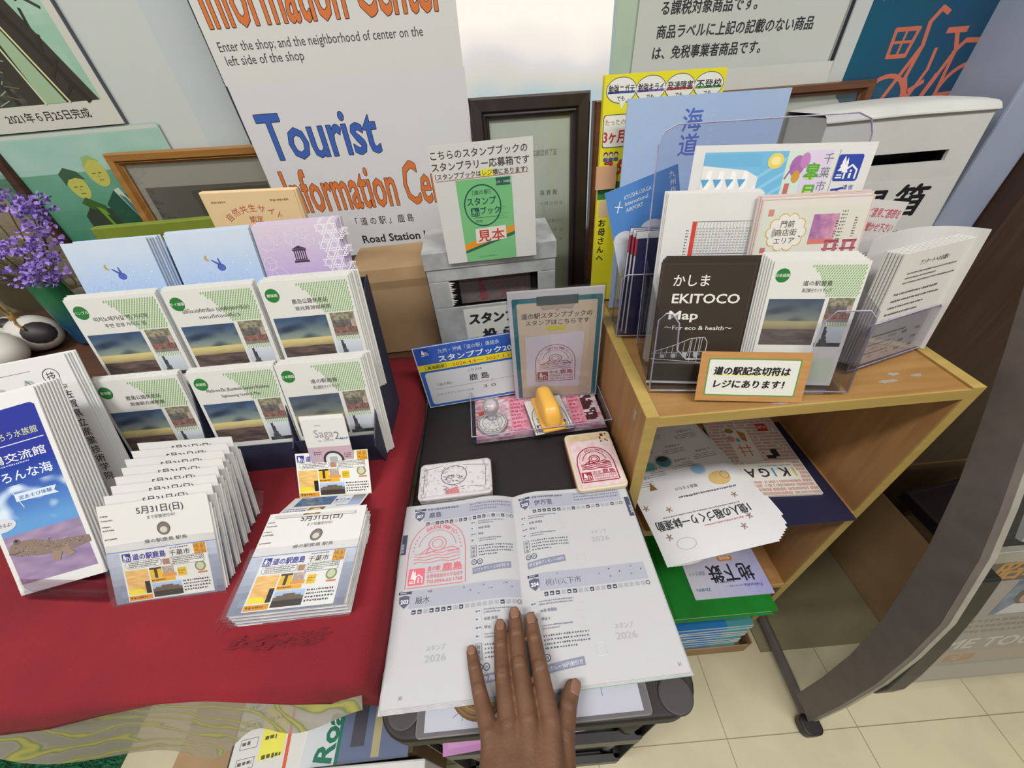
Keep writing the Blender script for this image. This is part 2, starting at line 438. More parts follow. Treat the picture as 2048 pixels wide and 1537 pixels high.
def window_mat():
    m = bpy.data.materials.new('frosted_daylight_pane'); m.use_nodes = True
    nt = m.node_tree; nt.nodes.clear()
    out = node(nt, 'ShaderNodeOutputMaterial'); em = node(nt, 'ShaderNodeEmission'); em.inputs[1].default_value = 0.80
    tc = node(nt, 'ShaderNodeTexCoord'); sp = node(nt, 'ShaderNodeSeparateXYZ'); nt.links.new(tc.outputs['Object'], sp.inputs[0])
    nz = node(nt, 'ShaderNodeTexNoise'); nz.inputs['Scale'].default_value = 9; nz.inputs['Detail'].default_value = 1
    nt.links.new(tc.outputs['Object'], nz.inputs['Vector'])
    ma = node(nt, 'ShaderNodeMath', operation='MULTIPLY_ADD'); ma.inputs[1].default_value = 0.07; nt.links.new(nz.outputs['Fac'], ma.inputs[0]); nt.links.new(sp.outputs['Z'], ma.inputs[2])
    mr = node(nt, 'ShaderNodeMapRange'); mr.inputs[1].default_value = 1.145; mr.inputs[2].default_value = 1.245; nt.links.new(ma.outputs[0], mr.inputs[0])
    rp = node(nt, 'ShaderNodeValToRGB'); e = rp.color_ramp.elements
    e[0].position = 0; e[0].color = (*lin('b4c3c6'), 1); e[1].position = 1; e[1].color = (*lin('fbf4e8'), 1)
    for p, c in ((0.3, 'd2cfc4'), (0.5, 'd8d6d4'), (0.68, 'efe6de')):
        q = e.new(p); q.color = (*lin(c), 1)
    nt.links.new(mr.outputs[0], rp.inputs[0]); nt.links.new(rp.outputs[0], em.inputs[0])
    gl = node(nt, 'ShaderNodeBsdfGlossy'); gl.inputs['Roughness'].default_value = 0.25; gl.inputs[0].default_value = (0.3, 0.3, 0.3, 1)
    ad = node(nt, 'ShaderNodeMixShader'); ad.inputs[0].default_value = 0.04
    nt.links.new(em.outputs[0], ad.inputs[1]); nt.links.new(gl.outputs[0], ad.inputs[2]); nt.links.new(ad.outputs[0], out.inputs[0])
    return m
tag(Solid().box(W0, W1, 0.9, 0.906, WZ0, 1.9).make('window_1', window_mat()), kind='structure')
COLUMN = surface('bluish_column_paint', 'aab4c9', 0.5, 'a2acc2', 8)
tag(Solid().box(0.872, 0.958, 0.74, 0.88, FZ, 2.6).make('trim_1', COLUMN, bevel=0.004), kind='structure')

# brown partition beyond the column
tag(Solid().box(0.961, 1.9, 0.72, 0.755, FZ, 1.9).box(0.961, 0.985, 0.70, 0.72, FZ, 1.9).box(0.985, 1.9, 0.705, 0.72, 0.95, 1.0).make('wooden_partition', wood('partition_wood', '51382a', '402b20', 0.5, 4, 'Z')), 'brown wooden partition panel standing right of the bluish column', 'partition')

# dark low counter behind the shelf unit
DARK = wood('dark_counter_wood', '3c3029', '32271f', 0.5, 4, 'X')
cn = empty('counter', Matrix.Translation((0.9, 0.75, FZ)), 'dark brown counter behind the birch shelf, carrying the white suggestion box', 'counter')
Solid().box(-0.72, -0.03, -0.13, 0.125, 0.78, 0.815).make('counter_top', DARK, cn, bevel=0.002)
Solid().box(-0.70, -0.03, -0.105, -0.085, 0.04, 0.78).make('front_panel', DARK, cn)
Solid().box(-0.70, -0.03, -0.115, -0.105, 0.60, 0.66).box(-0.70, -0.03, -0.115, -0.105, 0.30, 0.34).make('rail', surface('counter_rail', '241d1a', 0.4), cn)
Solid().box(-0.70, -0.68, -0.085, 0.12, 0, 0.78).box(-0.05, -0.03, -0.085, 0.12, 0, 0.78).box(-0.68, -0.05, 0.10, 0.12, 0, 0.78).make('side_panel', DARK, cn)

# ---------------------------------------------------------------- red table
tb = empty('display_table', Matrix.Translation((-0.72, 0.46, FZ)), 'wide brown-topped display table half covered by red cloth', 'table')
Solid().box(-0.6, 0.538, -0.352, 0.4, 0.77, 0.7985).make('table_top', BROWNTOP, tb, bevel=0.003)
for x in (-0.55, 0.5):
    for y in (-0.1, 0.36):
        Solid().box(x - 0.02, x + 0.02, y - 0.02, y + 0.02, 0, 0.77).make('leg', BROWNTOP, tb)
Solid().box(-0.55, 0.5, -0.11, -0.09, 0.68, 0.77).box(-0.55, 0.5, 0.35, 0.37, 0.68, 0.77).make('apron', BROWNTOP, tb)

# red cloth draped over the table, falling onto the cart's edge
xs = [(-1.30, 0), (-1.15, 0), (-1.0, 0), (-0.85, 0), (-0.75, 0), (-0.65, 0), (-0.56, 0), (-0.48, 0), (-0.42, 0), (-0.36, 0), (-0.31, 0), (-0.27, 0), (-0.235, 0), (-0.205, 0), (-0.187, 0.0), (-0.176, 0.0016), (-0.168, 0.006), (-0.1645, 0.013), (-0.1628, 0.024), (-0.1615, 0.036), (-0.1605, 0.0425)]
def yback(x): return 0.605 if x > -0.3 else 0.605 - (-0.3 - x) * 0.35
def hem(x):  # how far the front edge hangs
    t = [(-1.3, 0.052), (-0.62, 0.046), (-0.5, 0.036), (-0.42, 0.022), (-0.33, 0.0045), (-0.29, 0.004), (-0.25, 0.013), (-0.21, 0.026), (-0.16, 0.062)]
    for (a, p), (b, q) in zip(t, t[1:]):
        if x <= b:
            f = (x - a) / (b - a); f = f * f * (3 - 2 * f); return p + (q - p) * f
    return t[-1][1]
g = Solid(); NV = 44; prof = []
for xi, dz in xs:
    row = []
    for j in range(NV + 1):
        f = j / NV
        if f < 0.86:
            y = yback(xi) + (0.106 - yback(xi)) * (f / 0.86); z = TT + 0.0015 - dz
            z += 0.0009 * math.sin(xi * 37 + y * 20) * (1 if dz == 0 else 0)
            x = xi + (0.0025 * math.sin(y * 17) + 0.001 * math.sin(y * 43 + 1)) * min(1, dz / 0.02)
        else:
            h = (f - 0.86) / 0.14; hl = max(hem(xi), 0.004)
            a = min(1, h * 3) * math.pi / 2; rr = min(0.009, hl)
            y = 0.106 - 0.009 * math.sin(a) - 0.004 * h - 0.004 * math.sin(xi * 21) * h; z = TT + 0.0015 - dz - rr * (1 - math.cos(a)) - (hl - rr) * max(0, (h - 0.33) / 0.67)
            if dz > 0: z = max(z, CT - 0.05)
            x = xi
        row.append((x, y, z))
    prof.append(row)
for r in prof: g.v += r
n = NV + 1
g.f = [(i * n + j, i * n + j + 1, (i + 1) * n + j + 1, (i + 1) * n + j) for i in range(len(xs) - 1) for j in range(NV)]
cl = tag(g.make('red_cloth', REDCLOTH, smooth=True), 'red felt cloth spread over the display table beside the black cart', 'tablecloth')
so = cl.modifiers.new('thickness', 'SOLIDIFY'); so.thickness = 0.0014; so.offset = 1
# dark stain and lint live on the cloth as part of it
sn = Solid(); rg = random.Random(17)
for i in range(70):
    x, y = rg.uniform(-0.305, -0.208), 0.137 + rg.uniform(-0.006, 0.006) * (0.4 + rg.random()); w_, h_ = rg.uniform(0.003, 0.009), rg.uniform(0.0006, 0.0016)
    z = TT + 0.0042 + i * 0.000012; sn.add([(x - w_, y, z), (x, y - h_, z), (x + w_, y + h_ * 0.4, z), (x, y + h_, z)], [(0, 1, 2, 3)])
tag(sn.make('stain', surface('dark_red_smear', '6f1722', 0.95, '62141d', 60), cl), kind='stuff')

# patterned clear vinyl hanging out from under the cloth
VINYL = None
def vinyl_mat():
    m = bpy.data.materials.new('dragon_printed_vinyl'); m.use_nodes = True
    nt = m.node_tree; nt.nodes.clear()
    out = node(nt, 'ShaderNodeOutputMaterial'); tr = node(nt, 'ShaderNodeBsdfTransparent'); tr.inputs[0].default_value = (0.82, 0.8, 0.74, 1)
    pr = node(nt, 'ShaderNodeBsdfPrincipled'); pr.inputs['Roughness'].default_value = 0.25
    tc = node(nt, 'ShaderNodeTexCoord'); mp = node(nt, 'ShaderNodeMapping'); mp.inputs['Scale'].default_value = (1, 2.2, 2.2); nt.links.new(tc.outputs['Object'], mp.inputs[0])
    wv = node(nt, 'ShaderNodeTexWave'); wv.inputs['Scale'].default_value = 9; wv.inputs['Distortion'].default_value = 9; wv.inputs['Detail'].default_value = 2; wv.inputs['Detail Scale'].default_value = 1.4; wv.bands_direction = 'DIAGONAL'
    nt.links.new(mp.outputs[0], wv.inputs['Vector'])
    rp = node(nt, 'ShaderNodeValToRGB'); e = rp.color_ramp.elements
    e[0].position = 0.3; e[0].color = (*lin('8f887e'), 1); e[1].position = 1.0; e[1].color = (*lin('96934c'), 1)
    q = e.new(0.72); q.color = (*lin('8a8474'), 1); q = e.new(0.86); q.color = (*lin('66704c'), 1)
    nt.links.new(wv.outputs['Fac'], rp.inputs[0]); nt.links.new(rp.outputs[0], pr.inputs['Base Color'])
    mr = node(nt, 'ShaderNodeMapRange'); mr.inputs[1].default_value = 0.4; mr.inputs[2].default_value = 0.8; mr.inputs[3].default_value = 0.72; mr.inputs[4].default_value = 0.95; nt.links.new(wv.outputs['Fac'], mr.inputs[0])
    mx = node(nt, 'ShaderNodeMixShader'); nt.links.new(mr.outputs[0], mx.inputs[0]); nt.links.new(tr.outputs[0], mx.inputs[1]); nt.links.new(pr.outputs[0], mx.inputs[2]); nt.links.new(mx.outputs[0], out.inputs[0])
    return m
def vfn(u, v):
    x = -0.60 + 0.428 * u; drop = (0.03 + 0.13 * math.exp(-((u - 0.44) / 0.26) ** 2)) * v
    return (x, 0.1035 - 0.004 * v - 0.016 * v * v + 0.006 * (math.sin(u * 19 + 1) - 1) * v * v, 0.7415 - drop)
tag(Solid().grid(vfn, 60, 8).make('patterned_vinyl', vinyl_mat(), smooth=True), 'crumpled clear vinyl with green dragon pattern hanging below the red cloth', 'vinyl sheet')

# green artificial turf on the floor
tf = Solid(); rg = random.Random(3)
tf.box(-1.7, -1.02, -0.1, 0.5, FZ, FZ + 0.006)
for i in range(12000):
    x, y = rg.uniform(-1.52, -1.02), rg.uniform(0.05, 0.36); a = rg.uniform(0, 6.28); d = rg.uniform(-0.004, 0.004)
    tf.add([(x - 0.0012 * math.cos(a), y - 0.0012 * math.sin(a), FZ + 0.005), (x + 0.0012 * math.cos(a), y + 0.0012 * math.sin(a), FZ + 0.005), (x + d, y + d, FZ + rg.uniform(0.013, 0.02))], [(0, 1, 2)])
tag(tf.make('artificial_turf', surface('green_turf', '1c6b46', 0.8, '114a30', 60)), 'green artificial turf mat on the floor under the table', 'turf mat', kind='thing')

# ---------------------------------------------------------------- black plastic cart
ct = empty('utility_cart', Matrix.Translation((-0.003, 0.40, FZ)), 'dark plastic tiered cart carrying the stamps and the open book', 'cart')
H0 = CT - FZ
Solid().rbox(-0.155, 0.155, -0.342, 0.335, H0 - 0.03, H0 - 0.0005, 0.03, 8).make('tray_top', CARTP, ct, bevel=0.004, bseg=3)
for x, y in ((-0.131, -0.318), (0.133, -0.325)):
    Solid().lathe([(0.0165, H0 - 0.002), (0.0165, H0 + 0.0004), (0.0158, H0 + 0.0012), (0.0145, H0 + 0.0016)], 32, c=(x, y)).make('post_cap', surface('cap_plastic', '322e2f', 0.55), ct)
for x in (-1, 1):
    for y in (-0.29, 0.29):
        Solid().tube([(x * 0.134, y * 1.07, H0 - 0.03), (x * 0.124, y, 0.04)], 0.017, 12).make('leg', BLACKP, ct, smooth=True)
        Solid().tube([(x * 0.124 - 0.011, y, 0.024), (x * 0.124 + 0.011, y, 0.024)], 0.024, 16).make('caster', BLACKP, ct, smooth=False)
for z in (0.10, 0.40):
    Solid().rbox(-0.15, 0.15, -0.32, 0.33, z, z + 0.012, 0.03).rbox(-0.15, 0.15, -0.325, -0.313, z, z + 0.045, 0.004).rbox(-0.15, -0.14, -0.32, 0.33, z, z + 0.045, 0.004).rbox(0.14, 0.15, -0.32, 0.33, z, z + 0.045, 0.004).make('shelf', BLACKP, ct)
Solid().box(-0.14, 0.14, 0.30, 0.31, 0.05, H0 - 0.03).make('back_panel', BLACKP, ct)
for x in (-0.1515, 0.1495): Solid().box(x, x + 0.002, -0.322, 0.30, 0.06, H0 - 0.03).make('side_panel', BLACKP, ct)  # black panels added to close the sides and keep the inside dark

a = Art(240, 330, 'c58abf'); a.frame(0, 0, 240, 330, 6, 'b87ab4'); a.small(60, 3, 100, 8, 1, 'e8d8e8', 0.6, 4)
tag(sheet('purple_folder', a, GLOSS, pose(-0.012, 0.073, 0.503, 4, 86, 0), t=0.004), 'purple paper folder tilted on the cart tier under the top', 'folder')
for nm, z0, z1 in (('black filler box added to darken the cart tier below the purple folder', FZ + 0.4125, 0.496), ('black filler box added to darken the lowest cart tier', FZ + 0.1125, FZ + 0.385)):
    tag(Solid().rbox(-0.128, 0.120, 0.094, 0.60, z0, z1, 0.006).make('dark_filler_box', BLACKP, bevel=0.003), nm, 'box', 'black filler boxes on the cart tiers')  # solid black fillers added so the space under the tray looks dark

# ---------------------------------------------------------------- birch shelf unit
KX0, KX1, KY0, KY1 = 0.157, 0.568, 0.312, 0.60
kb = empty('shelf_unit', Matrix.Translation(((KX0 + KX1) / 2, (KY0 + KY1) / 2, FZ)), 'open birch shelf unit with leaflet racks on top, right of the cart', 'shelf')
hw, hd, kh = (KX1 - KX0) / 2, (KY1 - KY0) / 2, KT - FZ
T = 0.016
Solid().box(-hw + T, hw - T, -hd + 0.002, hd, kh - T - 0.002, kh - 0.002).make('top_board', CABTOP, kb, bevel=0.001)
Solid().box(-hw, -hw + T, -hd + 0.002, hd, 0, kh).make('side_panel', CABSIDE, kb, bevel=0.001)
Solid().box(hw - T, hw, -hd + 0.002, hd, 0, kh).make('side_panel', CABSIDE, kb, bevel=0.001)
ed = Solid().box(-hw, -hw + T, -hd, -hd + 0.002, 0, kh).box(hw - T, hw, -hd, -hd + 0.002, 0, kh)
for z in (kh - T - 0.002, 0.555 - FZ - T, 0.262 - FZ - T, 0.012): ed.box(-hw + T, hw - T, -hd, -hd + 0.002, z, z + T)
ed.box(-hw, -hw + T, -hd, hd, kh, kh + 0.0006).box(hw - T, hw, -hd, hd, kh, kh + 0.0006)
ed.make('edge_band', CABEDGE, kb)
Solid().box(-hw - 0.0006, -hw - 0.0001, -hd + 0.028, -hd + 0.036, kh - 0.036, kh - 0.020).make('tape_tab', LIGHTMETAL, kb)
for z in (0.555, 0.262, 0.012 + T + FZ):
    Solid().box(-hw + T, hw - T, -hd + 0.002, hd - 0.008, z - FZ - T, z - FZ).make('shelf_board', CABSIDE, kb)
Solid().box(-hw + T, hw - T, hd - 0.006, hd, 0.01, kh - 0.01).make('back_board', CABSIDE, kb)
TAPE = clear('yellowed_tape', (0.97, 0.93, 0.84), 0.3, 0.2, 0.6, 0.16)
rg = random.Random(5)
for cx, cy, ww, dd in ((0.47, 0.338, 0.030, 0.008), (0.487, 0.350, 0.018, 0.006), (0.385, 0.336, 0.016, 0.007), (0.325, 0.3185, 0.03, 0.005), (0.512, 0.345, 0.014, 0.006)):
    k = 14; pts = [(cx + ww / 2 * math.cos(6.283 * i / k) * rg.uniform(0.5, 1.1), cy + dd / 2 * math.sin(6.283 * i / k) * rg.uniform(0.4, 1.1)) for i in range(k)]
    Solid().prism([(x - (KX0 + KX1) / 2, y - (KY0 + KY1) / 2) for x, y in pts], kh - 0.0018, kh - 0.0014).make('tape_residue', TAPE, kb)

# ---------------------------------------------------------------- grey magazine rack at the right
rk = empty('magazine_rack', Matrix.Translation((0.60, 0.13, FZ)), 'grey metal magazine rack with curved side frame and clear pockets', 'rack')
back = [(0.166, 0.0), (0.170, 0.13), (0.179, 0.259), (0.197, 0.395), (0.236, 0.567), (0.276, 0.693), (0.306, 0.771), (0.344, 0.864), (0.40, 0.99), (0.47, 1.13), (0.58, 1.32)]
front = [(0.118, -0.015), (0.121, 0.13), (0.129, 0.277), (0.142, 0.39), (0.159, 0.494), (0.197, 0.625), (0.226, 0.699), (0.265, 0.789), (0.32, 0.92), (0.39, 1.07), (0.50, 1.27)]
def strip(poly_a, poly_b, x0, x1):
    s = Solid(); n = len(poly_a)
    for A, B in zip(poly_a, poly_b):
        for x in (x0, x1): s.v += [(x, A[0] - 0.13, A[1] - FZ), (x, B[0] - 0.13, B[1] - FZ)]
    for i in range(n - 1):
        k = i * 4; s.f += [(k, k + 1, k + 5, k + 4), (k + 2, k + 6, k + 7, k + 3), (k, k + 4, k + 6, k + 2), (k + 1, k + 3, k + 7, k + 5)]
    s.f += [(0, 2, 3, 1), (n * 4 - 4, n * 4 - 3, n * 4 - 1, n * 4 - 2)]
    return s
strip(back, front, 0.0, 0.012).make('side_frame', GREYMETAL, rk, smooth=False)
fr2 = [(p[0] - 0.0008, p[1]) for p in front]; bk2 = [(p[0] + 0.012, p[1]) for p in front]
strip(bk2, fr2, 0.0125, 0.0225).make('frame_edge', LIGHTMETAL, rk)
Solid().tube([(0.010, -0.03, 0.018), (0.016, 0.08, 0.02), (0.022, 0.22, 0.022)], 0.012, 8).make('foot_bar', GREYMETAL, rk)
Solid().rbox(-0.012, 0.032, -0.036, 0.004, 0.0, 0.03, 0.014).make('foot_pad', BLACKP, rk, bevel=0.004)
gp = Solid()
pp = [(0.124, 0.222), (0.122, 0.26), (0.130, 0.32), (0.146, 0.41), (0.166, 0.50), (0.186, 0.575), (0.206, 0.575), (0.186, 0.50), (0.164, 0.41), (0.148, 0.32), (0.140, 0.26), (0.138, 0.215)]
gp.prism([(y - 0.13, z - FZ) for y, z in pp], 0.0228, 0.060, 'X')
gp.make('rubber_guard', BLACKP, rk, bevel=0.003)
Solid().grid(lambda u, v: (0.063 + 0.71 * u, -0.006 + 0.082 * v + 0.004 * math.sin(u * 9) * (1 - v), 0.262 + 0.37 * v), 30, 14).make('lower_pocket', SLEEVE, rk, smooth=True)
Solid().grid(lambda u, v: (0.04 + 0.75 * u, 0.075 + 0.17 * v, 0.67 + 0.40 * v), 20, 10).make('upper_pocket', SLEEVE, rk, smooth=True)
Solid().box(0.034, 0.8, 0.075, 0.083, 0.635, 0.672).make('cross_bar', LIGHTMETAL, rk)
strip([(p[0] + 0.0, p[1]) for p in back], front, 0.78, 0.80).make('side_frame', GREYMETAL, rk)

a = Art(560, 375, 'b0aca6')
a.pic(0, 318, 560, 375, 40, 8, lambda s, t: mixc((62, 54, 50), (110, 102, 96), vn(s * 9, t * 3)), l=1)
a.text('昭和の記録', 12, 326, 46, 'd69a35', 0.03, shear=0.15, w=240, l=2)
a.pic(66, 222, 240, 316, 24, 16, lambda s, t: mixc((170, 186, 200), (60, 84, 130), vn(s * 7 + 2, t * 6)), l=2)
a.ell(104, 276, 20, 26, (70, 50, 42), l=3); a.ell(106, 270, 13, 17, (205, 165, 145), l=4); a.poly([(74, 224), (90, 252), (126, 252), (140, 224)], (225, 225, 228), l=4); a.poly([(136, 230), (230, 230), (234, 264), (150, 272)], (60, 90, 150), l=3)
a.text('ME TOUR', 36, 120, 44, 'dedbd4', 0.03, w=190, shear=0.12, l=2); a.rect(0, 70, 560, 108, 'bfb0a0'); a.text('記録', 60, 74, 28, (196, 150, 96), 0.02, l=2)
a.rect(0, 8, 560, 60, 'c0bbb2'); a.small(10, 166, 260, 214, 3, (150, 140, 130), 0.5, 9, l=2)
tag(sheet('magazine', a, GLOSS, pose(0.95, 0.136, 0.216, 0, 11.4), t=0.008, nx=1), 'grey magazine with yellow title lettering in the lower rack pocket', 'magazine')
a = Art(560, 420, 'c6ccd0')
a.small(30, 30, 420, 140, 5, (150, 150, 150), 0.35, 3, l=2); a.rect(0, 40, 560, 120, 'bcc9c0'); a.rect(60, 150, 120, 180, 'd9a05a'); a.rect(50, 80, 110, 112, 'aab7a8', l=2)
a.pic(0, 200, 560, 420, 20, 12, lambda s, t: mixc((206, 214, 218), (186, 206, 196), vn(s * 4, t * 4)))
tag(sheet('magazine', a, GLOSS, pose(0.955, 0.214, 0.625, 0, 23.3), t=0.008), 'pale magazine with green and white cover in the upper rack pocket', 'magazine')

# cartons behind the rack, thin slab over the floor
kx = empty('cardboard_box', Matrix.Translation((1.10, 0.45, FZ)), 'brown cardboard carton on the floor behind the magazine rack', 'box')
Solid().box(-0.17, 0.17, -0.15, -0.145, 0, 0.30).box(-0.17, 0.17, 0.135, 0.14, 0, 0.30).box(-0.17, -0.165, -0.145, 0.135, 0, 0.30).box(0.165, 0.17, -0.145, 0.135, 0, 0.30).box(-0.165, 0.165, -0.145, 0.135, 0, 0.005).make('carton_body', KRAFT, kx)
Solid().prism([(-0.15, 0.30), (-0.145, 0.30), (-0.20, 0.40), (-0.205, 0.40)], -0.165, 0.165, 'X').make('flap', KRAFT, kx)
a = Art(260, 150, '2e272c'); a.text('SCRIPT', 30, 50, 42, '5e5059', 0.02, w=190, l=2); a.frame(6, 6, 254, 144, 3, '4b3f47')
tag(sheet('printed_carton', a, GLOSS, pose(1.12, 0.37, 0.2485, 8, 84), t=0.03), 'dark printed carton lying on the open brown cardboard box', 'box')
tag(Solid().box(0.585, 0.925, 0.262, 0.63, FZ, FZ + 0.006).make('floor_slab', surface('olive_grey_slab', '8e8566', 0.6, '867d60', 10)), 'thin olive grey slab over the floor beside the shelf unit', 'slab')  # thin slab added for a stretch of floor darker than the tiles
tag(Solid().rbox(0.80, 0.90, 0.50, 0.58, FZ + 0.0065, 0.60, 0.01).make('black_case', BLACKP, bevel=0.004), 'tall black case standing against the counter behind the rack', 'case')
# ================================================================ things on and against the wall
def framed(name, W, H, fw, dep, mat, M, label, art, step_mat=None, lip=0.25):
    """picture frame leaning with its lower edge at M: moulding, picture and glass (metres)"""
    e = empty(name, M, label, 'picture frame')
    s = Solid(); x = W / 2
    prof = [(0, 0), (0, dep * 0.75), (fw * 0.12, dep), (fw * 0.62, dep * 0.92), (fw * 0.70, dep * 0.7), (fw * 0.80, dep * 0.78), (fw * 0.88, dep * 0.55), (fw, dep * 0.5), (fw, 0)]
    for k in range(4):
        v = []
        for d, z in prof:
            a, b = {0: ((-x + d, d), (x - d, d)), 1: ((x - d, d), (x - d, H - d)), 2: ((x - d, H - d), (-x + d, H - d)), 3: ((-x + d, H - d), (-x + d, d))}[k]
            v += [(a[0], a[1], z - dep), (b[0], b[1], z - dep)]
        n = len(prof); f = [(2 * i, 2 * i + 1, 2 * ((i + 1) % n) + 1, 2 * ((i + 1) % n)) for i in range(n)]
        f += [tuple(range(0, 2 * n, 2)), tuple(range(1, 2 * n, 2))[::-1]]
        s.add(v, [q[::-1] for q in f])
    s.make('moulding', mat, e)
    sheet('picture', art, PAPER, Matrix.Translation((0, fw, -dep * 0.72)), e, t=0.002)
    Solid().box(-x + fw, x - fw, fw, H - fw, -dep * 0.55, -dep * 0.55 + 0.0012).make('glass', clear('frame_glass', (0.97, 0.98, 0.97), 0.01, 0.16), e)
    return e

# bridge photograph with a date line
def bridge(s, t):
    n = vn(s * 9, t * 11)
    return mixc((142, 186, 163), (172, 205, 185), n)
a = Art(335, 330, 'cbccc2'); a.pic(14, 36, 321, 322, 24, 24, bridge)
a.lay(2)
wd = [(52, 48, 44), (66, 58, 50), (42, 40, 38)]
a.pic(14, 36, 215, 150, 40, 24, lambda s, t: mixc((44, 46, 44), (98, 108, 92), vn(s * 22 + 3, t * 34) ** 1.6), l=2)
a.poly([(150, 322), (236, 322), (262, 180), (318, 36), (200, 36), (170, 150)], (56, 52, 46), l=3)
a.poly([(216, 150), (228, 150), (262, 36), (226, 36)], (156, 184, 150), l=4)
a.poly([(206, 200), (234, 200), (230, 150), (210, 150)], (126, 160, 138), l=4)
for i in range(9):
    y = 155 + i * 17; a.rect(188 - i, y, 246 + i, y + 6, wd[i % 3], l=5); a.rect(196, y + 7, 238, y + 11, (150, 175, 150), l=5)
a.line([(226, 36), (206, 160), (196, 200)], 3, (205, 214, 170), l=6); a.line([(268, 36), (232, 150), (225, 200)], 3, (214, 214, 160), l=6)
a.line([(300, 36), (246, 160), (232, 250)], 8, (44, 40, 36), l=5); a.line([(240, 200), (314, 150)], 4, (60, 62, 54), l=5); a.line([(244, 220), (310, 172)], 4, (60, 62, 54), l=5)
a.line([(182, 40), (168, 190), (176, 320)], 8, (48, 44, 40), l=5); a.line([(150, 50), (160, 180)], 5, (96, 104, 92), l=5)
for i in range(6): a.line([(150 - i * 18, 80 + i * 22), (200, 120 + i * 26)], 5, (50, 46, 42), l=5)
for i in range(16): a.line([(150 + (i * 37) % 60, 38 + i * 7), (170 + (i * 53) % 50, 44 + i * 6.5)], 1.6, (112, 100, 82) if i % 2 else (150, 160, 140), l=6)
for i in range(5): a.line([(262 + i * 6, 40 + i * 30), (292 - i * 3, 60 + i * 30)], 4, (48, 44, 40), l=6)
a.text('2021年６月25日完成', 142, 14, 15, (40, 40, 42), 0.006, w=146, l=3)
tag(sheet('bridge_photo_poster', a, LAMI, pose(-0.812, 0.861, 1.127, 0, 0, 0)), 'green toned photo poster of a wooden footbridge with a completion date under it', 'poster')

# green portrait poster with two people
def sea(s, t):
    n = vn(s * 8, t * 10)
    if t > 0.79: return mixc((146, 190, 176), (168, 202, 190), n)
    return mixc((62, 132, 104), (120, 172, 148), t * 0.9 + (n - 0.5) * 0.3)
a = Art(365, 272, 'a9c6b8'); a.pic(3, 3, 362, 262, 36, 28, sea)
a.rect(3, 264, 362, 270, (196, 204, 198))
a.lay(3); G1, G2, SK = (34, 82, 62), (50, 64, 48), (186, 188, 92)
a.poly([(118, 0), (128, 130), (150, 148), (186, 140), (212, 60), (232, 0)], G2)
a.poly([(190, 0), (196, 70), (184, 148), (214, 172), (240, 160), (262, 120), (300, 0)], G1)
a.ell(155, 184, 18, 24, SK, l=4); a.poly([(134, 186), (134, 206), (150, 216), (170, 208), (176, 194), (160, 198), (146, 196)], (58, 92, 62), l=5)
a.ell(206, 204, 19, 25, SK, l=4); a.poly([(188, 214), (196, 230), (210, 232), (224, 222), (206, 226), (194, 218)], (150, 178, 110), l=5)
for cx, cy in ((155, 182), (206, 202)):
    for d in (-6, 5): a.rect(cx + d - 3, cy, cx + d + 3, cy + 1.6, (96, 104, 50), l=6)
    a.rect(cx - 4, cy - 12, cx + 5, cy - 10.4, (140, 120, 60), l=6); a.poly([(cx - 1, cy - 1), (cx + 3, cy - 6), (cx - 2, cy - 6)], (160, 160, 76), l=6)
a.poly([(138, 154), (152, 164), (180, 146), (176, 136), (150, 142)], (60, 96, 40), l=5)
a.poly([(160, 146), (172, 140), (210, 30), (196, 10), (180, 60)], (104, 156, 44), l=5)
a.poly([(170, 130), (178, 128), (200, 40), (192, 30)], (40, 62, 40), l=6)
a.poly([(214, 172), (226, 176), (248, 100), (238, 96)], (190, 208, 186), l=4); a.poly([(219, 164), (228, 158), (246, 100), (238, 92)], (70, 120, 130), l=5)
a.poly([(236, 24), (262, 30), (266, 14), (240, 8)], SK, l=5)
tag(sheet('portrait_poster', a, LAMI, pose(-0.775, 0.864, 0.853, 0, 0, 0)), 'green toned poster of two people in jackets on the wall below the bridge photo', 'poster')

a = Art(195, 520, 'c6ccc9'); a.rect(0, 0, 3, 520, 'b9c0be'); a.rect(120, 0, 195, 520, 'bfc8cc')
tag(sheet('pale_film_sheet', a, LAMI, pose(-0.545, 0.868, 0.93, 0, 0, 0)), 'blank pale plastic film sheet on the wall between bridge photo and tourist notice', 'plastic sheet')

# tourist information notice, two laminated sheets
ORANGE, BLUE = (214, 118, 60), (58, 96, 178)
def outlined(a, t, x, y, size, col, w, b=0.012, e=0.95, l=2):
    for k in range(8): a.text(t, x + e * math.cos(k * 0.7854), y + e * math.sin(k * 0.7854), size, (44, 36, 52), b, w=w, l=l)
    a.text(t, x, y, size, col, b, w=w, l=l + 1)
a = Art(393, 296, 'd6d7d5'); outlined(a, 'Information Center', 14, 70, 106, ORANGE, 362)
a.text('Enter the shop; and the neighborhood of center on the', 14, 42, 17, (70, 70, 74), 0.0, w=322, l=2); a.text('left side of the shop', 17, 25, 17, (70, 70, 74), 0.0, w=124, l=2)
tag(sheet('tourist_notice', a, LAMI, pose(-0.2215, 0.800, 1.1645, 0, 0, -0.4) @ Matrix.Scale(0.965, 4), t=0.0008), 'laminated notice sheet reading Enter the shop, above the Tourist sheet', 'notice')
a = Art(393, 297, 'd6d6da'); outlined(a, 'Tourist', 22, 187, 98, BLUE, 204, 0.014, 1.0); outlined(a, 'Information Center', 24, 94, 106, ORANGE, 358)
a.text('「 道 の 駅 」 鹿 島', 138, 61, 17, (60, 60, 64), 0.006, w=118, l=2); a.text('Road Station Kashima', 141, 24, 22, (50, 50, 54), 0.02, w=208, l=2)
0
tag(sheet('tourist_notice', a, LAMI, pose(-0.2215, 0.7985, 0.8785, 0, 0.3, -0.4) @ Matrix.Scale(0.965, 4), t=0.0008), 'laminated sheet reading Tourist in blue and Information Center in orange', 'notice')

